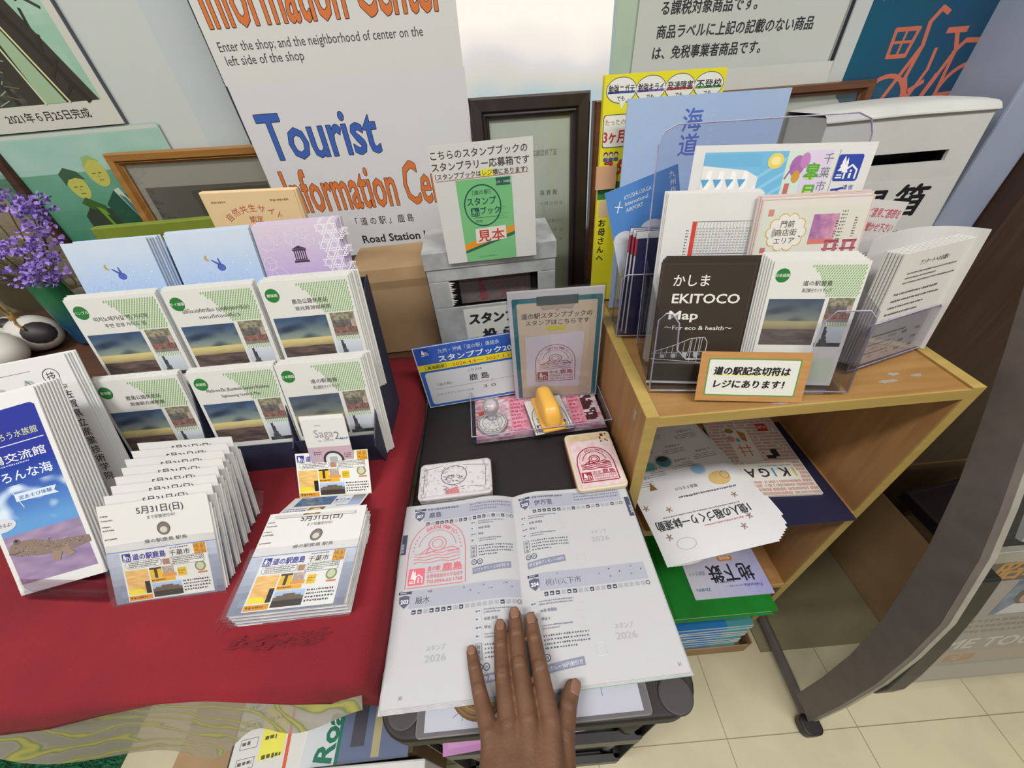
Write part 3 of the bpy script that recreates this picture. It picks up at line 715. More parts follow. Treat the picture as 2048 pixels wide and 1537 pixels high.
# wooden picture frame behind the notice
a = Art(264, 300, 'c9c4bb'); a.pic(14, 14, 250, 258, 20, 16, lambda s, t: mixc((104, 98, 92), (128, 122, 116), vn(s * 5, t * 5))); a.text('10', 60, 90, 22, (220, 220, 220), 0.01, l=2); a.frame(92, 88, 150, 104, 1.2, (190, 190, 190), l=2)
framed('wood_picture_frame', 0.30, 0.338, 0.02, 0.018, wood('oak_moulding', 'a8783e', '93652f', 0.4, 6, 'X'), pose(-0.560, 0.822, 0.746, -1.2, 2.2, -1.4), 'light wooden picture frame standing behind the tourist notice, green poster at its left', a)
# dark frame at the far left
a = Art(300, 300, 'b9a888')
framed('dark_picture_frame', 0.36, 0.36, 0.026, 0.02, wood('walnut_moulding', '4a2e22', '38221a', 0.35, 6, 'X'), pose(-1.075, 0.832, 0.746, 2, 3, 0), 'dark brown picture frame behind the purple flowers at the far left', a)

# certificate frame
CERTM = wood('ebony_ribbed_moulding', '34292a', '241c1e', 0.3, 3, 'Y', coat=0.3)
a = Art(146, 314, 'cdd1cc')
a.text('安全衛生推進者養成講習修了証', 10, 256, 11, (120, 122, 122), 0.0, w=112, l=2); a.text('英 貴 殿', 88, 190, 10, (90, 92, 92), 0.0, w=34, l=2)
for i, (y, t) in enumerate(((178, '十月三日生'), (146, '第十二条の三'), (128, '交付する'), (110, '証します'))): a.text(t, 86, y - 6, 7, (130, 132, 132), 0.0, w=48, l=2)
framed('certificate_frame', 0.211, 0.38, 0.033, 0.02, CERTM, pose(0.0695, 0.744, 0.746, 3.6, 9.4, -1.4), 'black ribbed frame holding a Japanese certificate, leaning left of the yellow flyers', a)

# large brown frame behind the leaflet racks
a = Art(480, 330, 'c9cbc6'); a.small(40, 230, 120, 300, 5, (150, 150, 150), 0.4, 3, l=2)
framed('brown_picture_frame', 0.527, 0.318, 0.019, 0.022, wood('brown_moulding', '6d452c', '5a3722', 0.35, 6, 'X'), pose(0.447, 0.797, 0.782, 4.5, 5.5, -1.0), 'large brown wooden frame leaning behind the leaflet racks, white suggestion box before it', a)

# pale green sheet and tax notice
a = Art(130, 420, 'b3c4b4'); a.rect(0, 0, 5, 420, 'a9c0c4'); a.pic(6, 8, 130, 420, 10, 20, lambda s, t: mixc((168, 190, 172), (186, 202, 182), vn(s * 3, t * 9))); a.small(40, 14, 70, 20, 1, (150, 160, 150), 0.5, 2, l=2)
tag(sheet('green_sheet', a, LAMI, pose(0.287, 0.868, 1.06, 0, 0, 0)), 'pale green sheet on the wall peeking out left of the tax notice', 'poster')
a = Art(358, 360, 'c9ccc8'); a.lay(2)
for y, t, x, ww in ((177, '商品ラベルに記載のある', 36, 200), (147, 'る課税対象商品です。', 38, 160), (118, '商品ラベルに上記の記載のない商品', 36, 268), (91, 'は、免税事業者商品です。', 34, 190)): a.text(t, x, y, 18.5, (52, 52, 56), 0.022, w=ww)
a.rect(354, 0, 358, 360, '8f928f')
tag(sheet('tax_notice', a, LAMI, pose(0.438, 0.8635, 1.056, 0, 0, -1.2), t=0.003), 'white notice with large black Japanese text about tax on goods', 'notice')

# blue bicycle poster
OR = (196, 106, 84)
a = Art(395, 420, 'c5c9c8')
def bl(s, t): return mixc((8, 84, 112), (22, 58, 88), s * 1.1 + (vn(s * 4, t * 5) - 0.5) * 0.4)
a.pic(28, 8, 366, 412, 24, 24, bl); a.rect(366, 0, 395, 420, '9a9ea0'); a.lay(3)
def ln(p, w=8): a.line(p, w, OR)
# bicycle, coordinates in the poster's own millimetres (origin at x 0.622, z 1.01)
B = lambda X, Z: ((X - 0.622) * 1000, (Z - 1.01) * 1000)
a.ring(*B(0.738, 1.052), 45, 46, 7, OR); a.ring(*B(0.882, 1.062), 44, 46, 7, OR)
a.line([B(0.738, 1.052), B(0.772, 1.135), B(0.766, 1.165), B(0.777, 1.182), B(0.79, 1.176)], 7, OR)
a.line([B(0.772, 1.135), B(0.768, 1.09), B(0.79, 1.055), B(0.815, 1.055), B(0.838, 1.125), B(0.822, 1.152)], 7, OR); a.line([B(0.806, 1.152), B(0.838, 1.152)], 8, OR)
a.line([B(0.79, 1.06), B(0.803, 1.10), B(0.80, 1.128)], 6, OR); a.line([B(0.815, 1.055), B(0.826, 1.09)], 9, OR)
a.line([B(0.836, 1.122), B(0.848, 1.137), B(0.893, 1.135)], 7, OR); a.line([B(0.838, 1.122), B(0.842, 1.06), B(0.882, 1.062)], 6, OR)
for q in ([B(0.712, 1.158), B(0.752, 1.158), B(0.748, 1.122), B(0.716, 1.122)],): a.line(q, 6, OR, closed=True)
a.line([B(0.732, 1.158), B(0.732, 1.122)], 4, OR); a.line([B(0.714, 1.141), B(0.75, 1.141)], 4, OR); a.line([B(0.786, 1.07), B(0.806, 1.082)], 7, OR)
a.text('めぐる', *B(0.66, 1.197), 16, (150, 160, 60), 0.02, w=40); a.ell(*B(0.702, 1.075), 12, 14, (50, 60, 80), 16)
tag(sheet('bicycle_poster', a, LAMI, pose(0.8195, 0.857, 1.01, 0, 0, -0.5), t=0.003), 'deep blue poster with an orange bicycle drawing above the suggestion box', 'poster')

# suggestion box: padded white box with a slot
BOXM = surface('white_leatherette', 'd6d7d3', 0.45, 'c9cac6', 6, bump=0.2, bscale=70)
sb = empty('suggestion_box', pose(0.692, 0.702, 0.7605, -3.6, 4.0, 0.5), 'white padded suggestion box with a black slot on the dark counter', 'suggestion box')
s = Solid(); bw, bh, bd = 0.132, 0.305, 0.13
s.box(-bw, 0.090, 0, 0.222, -0.006, 0); s.box(-bw, -bw + 0.03, 0.222, 0.239, -0.006, 0); s.box(0.090, bw, 0, bh - 0.006, -0.006, 0); s.box(-bw, 0.090, 0.239, bh - 0.006, -0.006, 0)
s.box(-bw, -bw + 0.006, 0, bh - 0.006, -bd, -0.006); s.box(bw - 0.006, bw, 0, bh - 0.006, -bd, -0.006); s.box(-bw + 0.006, bw - 0.006, 0, bh - 0.006, -bd, -bd + 0.006); s.box(-bw + 0.006, bw - 0.006, 0, 0.006, -bd + 0.006, -0.006)
s.make('box_body', BOXM, sb)
Solid().grid(lambda u, v: (-bw - 0.004 + (2 * bw + 0.008) * u, bh + 0.010 * math.sin(math.pi * u) ** 0.5 * math.sin(math.pi * v) ** 0.5  - 0.012 * (abs(2 * v - 1) ** 12), 0.004 - (bd + 0.008) * v), 24, 24).make('padded_lid', BOXM, sb, smooth=True)
Solid().tube([(-bw - 0.002, bh - 0.012, 0.002), (0, bh - 0.010, 0.003), (bw + 0.002, bh - 0.012, 0.002)], 0.0022, 6).make('seam', BOXM, sb)
Solid().box(-bw + 0.008, bw - 0.02, 0.02, 0.28, -0.05, -0.045).make('slot_interior', BLACKP, sb)
a = Art(226, 120, 'd3d4d0'); a.text('感', -2, 60, 60, (28, 28, 30), 0.03, shear=0.1, l=2); a.text('想', 60, 62, 56, (28, 28, 30), 0.03, shear=0.12, l=2); a.text('箱', 128, 64, 58, (28, 28, 30), 0.03, shear=0.15, l=2)
a.text('ご意見をお聞かせください', 10, 22, 15, (60, 60, 62), 0.0, l=2)
sheet('brushed_title', a, PAPER, Matrix.Translation((0.016, 0.074, 0.0009)), sb)

# ================================================================ back of the display table
a = None
gx = empty('green_box', pose(-0.575, 0.70, TT + 0.0005, 0, 0), 'olive green box behind the blue leaflets, dark lid edge showing', 'box')
Solid().box(-0.105, 0.12, 0, 0.235, -0.012, 0).make('box_body', surface('olive_card', '6f7f24', 0.55, '64741f', 20), gx, bevel=0.002)
Solid().box(-0.107, 0.122, 0.235, 0.256, -0.013, 0.002).make('lid', surface('olive_lid', '7a8a2b', 0.5, '6e7e26', 20), gx, bevel=0.002)
# wooden plaque
pq = empty('wooden_plaque', pose(-0.368, 0.612, TT + 0.002, 1, 2, -2.5), 'pale wooden plaque with red lettering behind the blue and purple leaflets', 'plaque')
PLQ = wood('pale_cedar', 'e8cda0', 'dfc08e', 0.55, 4, 'Y')
Solid().box(-0.069, 0.069, 0, 0.306, -0.010, 0).make('block', PLQ, pq, bevel=0.0015)
a = Art(130, 90, 'e6c99b'); a.arc_text('自然共生サイト', 62, 2, 62, 11.5, (190, 92, 80), 124, 56, 0.0, l=2); a.text('認定', 62, 49, 10, (190, 92, 80), 0.01, 'C', l=2); a.ring(62, 14, 30, 30, 4, (96, 150, 84), a0=0, a1=180, l=2)
a.small(8, 76, 40, 80, 1, (150, 120, 70), 0.7, 3, l=2); a.small(92, 76, 124, 80, 1, (150, 120, 70), 0.7, 5, l=2); a.small(20, 14, 60, 26, 2, (150, 120, 70), 0.7, 6, l=2)
sheet('engraved_face', a, PAPER, Matrix.Translation((0, 0.214, 0.0006)), pq)

# dried statice bouquet in a green vase
bq = empty('flower_vase', Matrix.Translation((-0.940, 0.788, TT + 0.0005)), 'green and blue vase with dried purple statice at the left end of the table', 'vase')
def vase_mat():
    m, nt, b = new_mat('green_blue_glaze')
    tc = node(nt, 'ShaderNodeTexCoord'); sp = node(nt, 'ShaderNodeSeparateXYZ'); nt.links.new(tc.outputs['Object'], sp.inputs[0])
    nz = node(nt, 'ShaderNodeTexNoise'); nz.inputs['Scale'].default_value = 30; nt.links.new(tc.outputs['Object'], nz.inputs['Vector'])
    ma = node(nt, 'ShaderNodeMath', operation='MULTIPLY_ADD'); ma.inputs[1].default_value = 0.03; nt.links.new(nz.outputs['Fac'], ma.inputs[0]); nt.links.new(sp.outputs['Z'], ma.inputs[2])
    mr = node(nt, 'ShaderNodeMapRange'); mr.inputs[1].default_value = 0.06; mr.inputs[2].default_value = 0.12; nt.links.new(ma.outputs[0], mr.inputs[0])
    rp = node(nt, 'ShaderNodeValToRGB'); rp.color_ramp.elements[0].color = (*lin('1c4668'), 1); rp.color_ramp.elements[1].color = (*lin('2f7a50'), 1)
    nt.links.new(mr.outputs[0], rp.inputs[0]); nt.links.new(rp.outputs[0], b.inputs['Base Color']); b.inputs['Roughness'].default_value = 0.3
    return m
Solid().lathe([(0.025, 0), (0.028, 0.01), (0.028, 0.10), (0.025, 0.145), (0.023, 0.155), (0.020, 0.15), (0.022, 0.10), (0.020, 0.02)], 28).make('vase_body', vase_mat(), bq, smooth=True)
rg = random.Random(12); stems, heads = Solid(), Solid(); grass = Solid()
tips = [(-0.16, -0.02, 0.275), (-0.11, -0.03, 0.30), (-0.06, -0.02, 0.325), (-0.02, -0.02, 0.31), (0.02, -0.03, 0.29), (0.045, -0.03, 0.305), (-0.20, -0.03, 0.24), (-0.13, -0.05, 0.235), (-0.07, -0.05, 0.24), (-0.02, -0.05, 0.245), (0.01, -0.06, 0.23), (0.03, -0.05, 0.26), (-0.04, -0.07, 0.20), (-0.01, -0.07, 0.195), (-0.22, -0.04, 0.29), (-0.17, -0.05, 0.21), (-0.10, -0.03, 0.27), (0.02, -0.07, 0.21)]
for t in tips:
    b0 = (rg.uniform(-0.012, 0.012), rg.uniform(-0.012, 0.012), 0.06)
    md = ((b0[0] + t[0]) / 2 + rg.uniform(-0.015, 0.015), (b0[1] + t[1]) / 2, 0.175)
    t = (t[0] * 0.95 + 0.125, t[1] - 0.02, t[2] - 0.015); md = (md[0] + 0.05, md[1], md[2])
    stems.tube([b0, (b0[0], b0[1], 0.14), md, t], [0.0018, 0.0018, 0.0015, 0.001], 6)
    for k in range(46):
        a1, rr = rg.uniform(0, 6.283), 0.026 * rg.random() ** 0.5
        c = Vector((t[0] + rr * math.cos(a1), t[1] + rr * math.sin(a1) * 0.8, t[2] + rg.uniform(-0.014, 0.016)))
        q = rg.uniform(0.0035, 0.006)
        for z in range(3):
            d = Vector((rg.uniform(-1, 1), rg.uniform(-1, 1), rg.uniform(0, 1))).normalized(); e1 = d.orthogonal().normalized() * q * 0.6
            heads.add([tuple(c), tuple(c + d * q + e1), tuple(c + d * q * 1.5), tuple(c + d * q - e1)], [(0, 1, 2, 3)])
for k in range(40):
    a1 = rg.uniform(2.0, 4.4); L = rg.uniform(0.16, 0.27)
    grass.tube([(0, 0, 0.13), (math.cos(a1) * L * 0.4, math.sin(a1) * L * 0.25, 0.19 + rg.uniform(-0.02, 0.03)), (math.cos(a1) * L, math.sin(a1) * L * 0.4, 0.17 + rg.uniform(-0.03, 0.09))], [0.0012, 0.001, 0.0005], 5)
stems.make('stem', surface('dry_green_stem', '8f8456', 0.8, '6f6a42', 30), bq)
tag(heads.make('blossom', surface('statice_purple', 'a78fd8', 0.85, '8c70c8', 60), bq), kind='stuff')
tag(grass.make('dried_grass', surface('dry_straw', '857759', 0.85, '6f6248', 40), bq), kind='stuff')

# painted clay bells
CLAY = surface('white_painted_clay', 'dcd9d2', 0.5, 'd0ccc4', 20); CORD = surface('straw_cord', '9a7a3c', 0.8, '86682f', 80); SPOT = surface('black_paint', '2a2426', 0.5); VIO = surface('violet_paint', '4a3aa8', 0.5); REDP = surface('red_paint', 'a8392f', 0.5)
def on_ball(c, r, sc, th, ph, rad, n=14):
    """a painted patch on an ellipsoid, following its surface"""
    s = Solid(); v = []; d0 = Vector((math.cos(th) * math.cos(ph), math.sin(th) * math.cos(ph), math.sin(ph)))
    e1 = d0.orthogonal().normalized(); e2 = d0.cross(e1)
    K = 9
    for q in range(K + 1):
        for i in range(n if q else 1):
            d = (d0 + (e1 * math.cos(6.283 * i / n) + e2 * math.sin(6.283 * i / n)) * rad * q / K).normalized() * (r * 1.012)
            v.append((c[0] + d.x * sc[0], c[1] + d.y * sc[1], c[2] + d.z * sc[2]))
    f = [(0, 1 + i, 1 + (i + 1) % n) for i in range(n)] + [(1 + p * n + i, 1 + (p + 1) * n + i, 1 + (p + 1) * n + (i + 1) % n, 1 + p * n + (i + 1) % n) for p in range(K - 1) for i in range(n)]
    return s.add(v, f)
def clay_bell(x, y, label, s0, dark, band):
    e = empty('clay_bell', Matrix.Translation((x, y, TT + 0.0005)) @ Matrix.Rotation(R(-15), 4, 'Z'), label, 'ornament', 'painted clay bells by the vase')
    r = 0.04 * s0; sc = (1.45, 1.0, 0.95); c = (0, 0, r * 0.95)
    b = Solid().ball(c, r, 40, 26, sc)
    b.ball((-r * 1.15, -r * 0.1, r * 1.35), r * 0.62, 20, 12, (1, 0.9, 0.9))
    b.make('bell_body', CLAY, e, smooth=True)
    if dark:
        on_ball(c, r, sc, R(-20), R(20), 0.75).make('dark_patch', SPOT, e, smooth=True); on_ball((-r * 1.15, -r * 0.1, r * 1.35), r * 0.62, (1, 0.9, 0.9), R(-40), R(50), 0.6).make('dark_patch', SPOT, e, smooth=True)
        on_ball(c, r, sc, R(-95), R(12), 0.42).make('painted_ring', VIO, e, smooth=True); on_ball(c, r * 1.012, sc, R(-95), R(12), 0.30).make('painted_flower', REDP, e, smooth=True)
        on_ball((-r * 1.15, -r * 0.1, r * 1.35), r * 0.62, (1, 0.9, 0.9), R(-150), R(25), 0.12).make('eye', SPOT, e, smooth=True)
    if band:
        pts = [(r * 1.008 * sc[0] * math.cos(t) * math.cos(0.9 - 0.5 * t), r * 1.008 * sc[1] * -abs(math.cos(0.35)) * math.sin(0.4 + t * 0.4), c[2] + r * 0.9 * math.sin(0.9 - 1.2 * t)) for t in [i / 10 * 1.2 for i in range(11)]]
        on_ball(c, r, sc, R(-60), R(22), 0.32).make('blue_band', VIO, e, smooth=True); on_ball(c, r, sc, R(-130), R(-5), 0.4).make('red_patch', REDP, e, smooth=True)
    k = Solid().tube([(-r * 0.2 + 0.010 * math.cos(t) * s0, -r * 0.1, r * 1.95 + 0.016 * s0 + 0.016 * s0 * math.sin(t)) for t in [i * 6.283 / 14 for i in range(15)]], 0.0022, 6)
    k.ball((-r * 0.2, -r * 0.1, r * 1.93), 0.008 * s0, 10, 6); k.tube([(-r * 0.2, -r * 0.1, r * 1.95), (r * 0.5, -r * 0.5, r * 1.85), (r * 0.95, -r * 0.6, r * 1.6)], 0.002, 6)
    k.make('cord', CORD, e, smooth=True)
clay_bell(-1.030, 0.770, 'white clay animal bell with black patches, in front of the green vase', 1.0, True, False)
clay_bell(-1.045, 0.695, 'white clay bell with a violet stroke at the left edge of the table', 1.1, False, True)
kd = empty('black_figurine', Matrix.Translation((-1.17, 0.755, TT + 0.0005)), 'black figurine on a gold edged red cushion at the far left', 'figurine')
Solid().rbox(-0.06, 0.08, -0.04, 0.04, 0, 0.03, 0.012).make('cushion', REDP, kd, bevel=0.006)
Solid().tube([(-0.062, -0.043, 0.028), (0.082, -0.043, 0.028), (0.084, 0.04, 0.028)], 0.003, 6).make('gold_cord', CORD, kd)
Solid().ball((0, 0, 0.07), 0.045, 18, 12, (1.1, 0.8, 1.0)).ball((0.03, -0.02, 0.12), 0.028, 16, 10).ball((0.05, -0.03, 0.14), 0.009, 8, 6).make('figure_body', SPOT, kd, smooth=True)
# ================================================================ navy leaflet stand and its leaflets
NX0, NX1, NY = -0.546, -0.190, 0.357
ns = empty('leaflet_stand', Matrix.Translation(((NX0 + NX1) / 2, 0.45, TT + 0.002)), 'navy card leaflet stand with nine pockets in three tiers on the red cloth', 'leaflet stand')
ox, oy, oz = (NX0 + NX1) / 2, 0.45, TT + 0.002
def yz(pts): return [(y - oy, z - oz) for y, z in pts]
side = [(0.355, 0.747), (0.475, 0.747), (0.522, 0.955), (0.505, 0.952), (0.470, 0.925), (0.448, 0.885), (0.440, 0.862), (0.405, 0.845), (0.386, 0.822), (0.352, 0.800), (0.346, 0.790)]
div = [(0.362, 0.747), (0.47, 0.747), (0.505, 0.93), (0.470, 0.915), (0.447, 0.88), (0.432, 0.885), (0.407, 0.875), (0.368, 0.80), (0.356, 0.79)]
PX = [NX0, -0.4235, -0.3055, NX1]
for i, x in enumerate(PX):
    Solid().prism(yz(side if i in (0, 3) else div), x - ox - 0.0008, x - ox + 0.0008, 'X').make('side_panel' if i in (0, 3) else 'divider', NAVY, ns)
lp = Solid()
for yb, zb, h in ((0.362, 0.749, 0.046), (0.415, 0.828, 0.03), (0.459, 0.881, 0.03)):
    lp = Solid().prism(yz([(yb - 0.004, zb - 0.002), (yb - 0.0025, zb - 0.002), (yb + h * 0.18 - 0.0055, zb + h), (yb + h * 0.18 - 0.007, zb + h)]), NX0 - ox + 0.001, NX1 - ox - 0.001, 'X')
    lp.prism(yz([(yb - 0.003, zb - 0.004), (yb + 0.03, zb - 0.004), (yb + 0.03, zb - 0.002), (yb - 0.003, zb - 0.002)]), NX0 - ox + 0.001, NX1 - ox - 0.001, 'X')
    lp.make('pocket_lip', NAVY, ns)
Solid().prism(yz([(0.474, 0.749), (0.476, 0.749), (0.522, 0.952), (0.52, 0.952)]), NX0 - ox, NX1 - ox, 'X').make('back_panel', NAVY, ns)

def mud(s, t, g=0):
    n = vn(s * 5 + g, t * 26); m = vn(s * 3 + g, t * 7 + 5)
    if t < 0.36: return mixc((58, 50, 54), (128, 108, 100), n)
    if t < 0.52: return mixc((150, 132, 104), (206, 192, 132), (t - 0.36) / 0.1 * 0.7 + n * 0.4)
    c = mixc((150, 160, 142), (66, 88, 118), (t - 0.50) * 2.3)
    return mixc(c, (52, 62, 86), max(0, (m - 0.52) * 2.6))
def town(s, t):
    n = vn(s * 9, t * 9)
    if t > 0.66: return mixc((72, 76, 48), (190, 180, 166), n)
    if t > 0.36: return mixc((74, 72, 72), (140, 132, 128), n) if s < 0.8 else mixc((196, 180, 168), (150, 130, 120), n)
    return mixc((92, 44, 42), (170, 150, 140), vn(s * 20, t * 8)) if t > 0.14 else mixc((120, 110, 104), (150, 140, 132), n)
def tower(s, t):
    if abs(s - 0.26 - (0.05 * (1 - t))) < 0.05 + 0.22 * (1 - t) ** 2.4: return mixc((96, 100, 104), (60, 62, 66), vn(s * 9, t * 9))
    return (66, 62, 62) if t < 0.2 else mixc((178, 184, 192), (206, 212, 222), t)
GREEN = (46, 122, 58)
def guide(badge, t1, t2, H=160, mute=False, ln1=None):
    a = Art(110, H, 'd9d9d5'); k = H - 165
    a.ell(13, 148 + k, 8.6, 8.6, GREEN, 28); a.text(badge, 13, 146.4 + k, 4.4, (226, 230, 222), 0.01, 'C', l=2)
    # wave lattice in the upper right corner
    gcol = (132, 174, 108); x = 44.0; i = 0
    def left(y): return 44 + 26 * max(0, (160 - y) / 40) ** 0.75
    for r in range(15):
        y = 159.5 - r * 3.0
        for c in range(22):
            x = 42 + c * 3.1 + (1.5 if r % 2 else 0)
            if x < left(y) or x > 105.5 or y < (121 if x < 106 else 90): continue
            a.put([(x, y + k), (x + 1.75, y + 1.5 + k), (x + 1.75, y - 1.0 + k), (x, y - 2.4 + k)], [(0, 3, 2, 1)], gcol, 1)
    for r in range(3):
        for c in range(10): a.put([(75 + c * 3.1 + r % 2, 88 - r * 2.6 + k), (76.3 + c * 3.1 + r % 2, 89.2 - r * 2.6 + k), (76.3 + c * 3.1 + r % 2, 87 - r * 2.6 + k), (75 + c * 3.1 + r % 2, 86 - r * 2.6 + k)], [(0, 3, 2, 1)], gcol, 1)
    w1 = ln1 or 56
    a.text(t1, 56, 136 + k, 6.6, (72, 72, 70), 0.0, 'C', w=w1, l=3); a.text(t2, 57, 127.5 + k, 5.6, (92, 92, 90), 0.0, 'C', w=min(50, w1), l=3)
    f = (lambda s, t: mixc(mud(s, t), (96, 96, 96), 0.45)) if mute else mud
    a.pic(4, 58 + k, 70, 119 + k, 26, 34, f, 2); a.pic(75, 89 + k, 105, 120 + k, 20, 16, town, 2); a.pic(73, 56 + k, 105, 83 + k, 20, 16, tower, 2)
    a.rect(4, 6, 105, 40 + k, (206, 216, 196)); a.small(10, 10, 60, 30, 3, (90, 90, 90), 0.5, 3, l=2)
    return a
def pocket(name, art, x, yb, zb, lean, label, back_label, group, yaw=1.5, rl=-0.8, n=3, dx=0.0008, dz=0.0015, mat=GLOSS, cat='leaflet', dy=0.0022, t=0.0013, sc=1.0):
    SCM = Matrix.Scale(sc, 4); o = sheet(name, art, mat, pose(x, yb, zb, yaw, lean, rl) @ SCM, t=t); tag(o, label, cat)
    copies(o, [pose(x + dx * (k + 1), yb + dy * (k + 1), zb + dz * (1 + (k * 7 % 3) * 0.5), yaw, lean, rl + 0.25 * (k % 2)) @ SCM for k in range(n)], back_label, group)
    return o
XC = [-0.4865, -0.3705, -0.2555]
langs = {('bot', 0): ('繁体版', '鹿島公路休息站', '周邊觀光導覽圖', 'traditional Chinese'), ('bot', 1): ('英語版', 'Michi-no-Eki (Roadside Station) Kashima', 'Sightseeing Guide & Map', 'English'), ('bot', 2): ('日本語版', '道の駅鹿島', '周辺観光ガイドマップ', 'Japanese'),
         ('mid', 0): ('ハングル', '미치노에키(길 역) 가시마', '주변 관광 가이드 맵', 'Korean'), ('mid', 1): ('タイ語版', 'มิชิโนะเอกิคาชิมะ (จุดพักรถคาชิมะ)', 'แผนที่ท่องเที่ยว', 'Thai'), ('mid', 2): ('簡体版', '鹿岛公路休息站', '观光路游指南图', 'simplified Chinese')}
for (tier, i), (bd, t1, t2, lg) in langs.items():
    yb, zb, le = ((0.3625, 0.7505, 15.6) if tier == 'bot' else (0.4155, 0.8295, 13.6))
    art = guide(bd, t1, t2, 152 if tier == 'bot' else 161, mute=(tier, i) == ('bot', 2), ln1={'English': 80, 'Thai': 82, 'Korean': 66, 'Japanese': 34}.get(lg, 44))
    tn = {'bot': 'bottom', 'mid': 'middle'}[tier]
    pocket('guide_leaflet', art, XC[i] + {'bot': (0.004, 0.0115, 0.0095), 'mid': (0.004, 0.0075, 0.0105)}[tier][i], yb, zb, le, 'white %s guide leaflet, front of its pocket in the %s tier' % (lg, tn),
           'white guide leaflet tucked behind the %s one in the %s tier' % (lg, tn), '%s guide leaflets' % lg, n=5 if i == 2 else 3, dx=0.0022 if i == 2 else 0.0007)
def bluecover():
    a = Art(110, 160, 'bccadf')
    a.pic(0, 0, 110, 160, 12, 24, lambda s, t: mixc((160, 190, 232), (196, 208, 224), (t - 0.45) * 2 + (vn(s * 6, t * 6) - 0.5) * 0.25))
    a.lay(2); rg = random.Random(4)
    for i in range(26): x, y, r = rg.uniform(4, 106), rg.uniform(94, 150 if i % 3 == 0 else 122), rg.uniform(0.4, 1.0); a.ell(x, y, r, r, (214, 226, 242), 8)
    for i in range(6):
        for kx in range(5): a.ring(12 + kx * 16 + rg.uniform(-4, 4), 96 + rg.uniform(0, 10), 3.6, 3.6, 0.35, (190, 208, 236), 10)
    a.ring(86, 102, 8, 8, 0.5, (196, 212, 238), 20); a.ring(90, 100, 6, 6, 0.5, (196, 212, 238), 20)
    MO = (182, 158, 84); RB = (72, 88, 168)
    for i in range(12): t0, t1 = R(110 + i * 15), R(125 + i * 15); r1 = lambda t: 3.0 - 1.8 * math.sin((t - R(110)) / R(180) * math.pi); a.put([(44 + 4 * math.cos(t0), 127 + 4 * math.sin(t0)), (44 + 4 * math.cos(t1), 127 + 4 * math.sin(t1)), (44.6 + r1(t1) * math.cos(t1), 127 + r1(t1) * math.sin(t1)), (44.6 + r1(t0) * math.cos(t0), 127 + r1(t0) * math.sin(t0))], [(0, 1, 2, 3)], MO, 2)
    a.ell(58.5, 114, 5.4, 4.6, RB, 20); a.poly([(55, 117), (47.5, 124), (49, 124.6), (57.5, 119)], RB); a.poly([(57, 118), (56.6, 126), (58, 126.4), (60, 118)], RB)
    a.ring(58.8, 113.6, 3.6, 2.8, 0.4, (120, 136, 204), 14, l=3); a.ring(59.5, 113.4, 2.0, 1.5, 0.4, (120, 136, 204), 12, l=3)
    return a
ab = bluecover()
pocket('blue_leaflet', ab, XC[0] - 0.002, 0.4630, 0.8915, 15.8, 'pale blue rabbit leaflet in the top left pocket of the navy stand', 'pale blue leaflet fanned out behind the left rabbit leaflet', 'blue leaflets behind the left one', n=5, dx=0.0019, dz=-0.0012, dy=0.0024, sc=0.94)
pocket('blue_leaflet', ab, XC[1] + 0.0095, 0.4630, 0.8915, 15.8, 'pale blue rabbit leaflet in the top middle pocket of the navy stand', 'pale blue leaflet tucked behind the middle rabbit leaflet', 'blue leaflets behind the middle one', n=2, sc=0.94)
a = Art(110, 160, 'c9bcd2'); a.pic(0, 0, 110, 160, 10, 20, lambda s, t: mixc((178, 158, 206), (204, 192, 210), (t - 0.5) * 2.2))
a.lay(2); HX = (216, 208, 226)
def hexa(cx, cy, r, wd=0.7, col=HX):
    p = [(cx + r * math.cos(R(60 * i + 12)), cy + r * math.sin(R(60 * i + 12))) for i in range(6)]; a.line(p, wd, col, closed=True)
    for i in range(0, 6, 2): a.line([(cx, cy), p[i]], wd * 0.8, col)
for cx, cy, r in ((14, 138, 11), (30, 146, 12), (10, 112, 9), (48, 142, 10), (64, 148, 8), (18, 96, 12), (70, 138, 7)): hexa(cx, cy, r)
WH = (232, 228, 236)
for j in range(6):
    for i in range(2):
        cx, cy = 88 + i * 13 + (6.5 if j % 2 else 0), 152 - j * 11
        for o in (30, 90): a.line([(cx + 8 * math.cos(R(o + 120 * q)), cy + 8 * math.sin(R(o + 120 * q))) for q in range(3)], 0.9, WH, closed=True)
DK = (66, 52, 74)
a.rect(43, 111, 63, 113.5, DK, l=3); a.rect(44.5, 114, 61.5, 115.2, DK, l=3); a.rect(44, 126, 62, 128, DK, l=3); a.poly([(43, 128.4), (63, 128.4), (53, 132.6)], DK, l=3)
for i in range(6): a.rect(45.4 + i * 2.8, 115, 46.8 + i * 2.8, 126, DK, l=3)
pocket('purple_leaflet', a, XC[2] + 0.003, 0.4630, 0.8915, 15.8, 'lilac leaflet with white lattice and a small temple, top right pocket of the navy stand', 'lilac leaflet tucked behind the front lilac one', 'lilac leaflets behind the front one', n=4, dx=0.0016, sc=0.94)
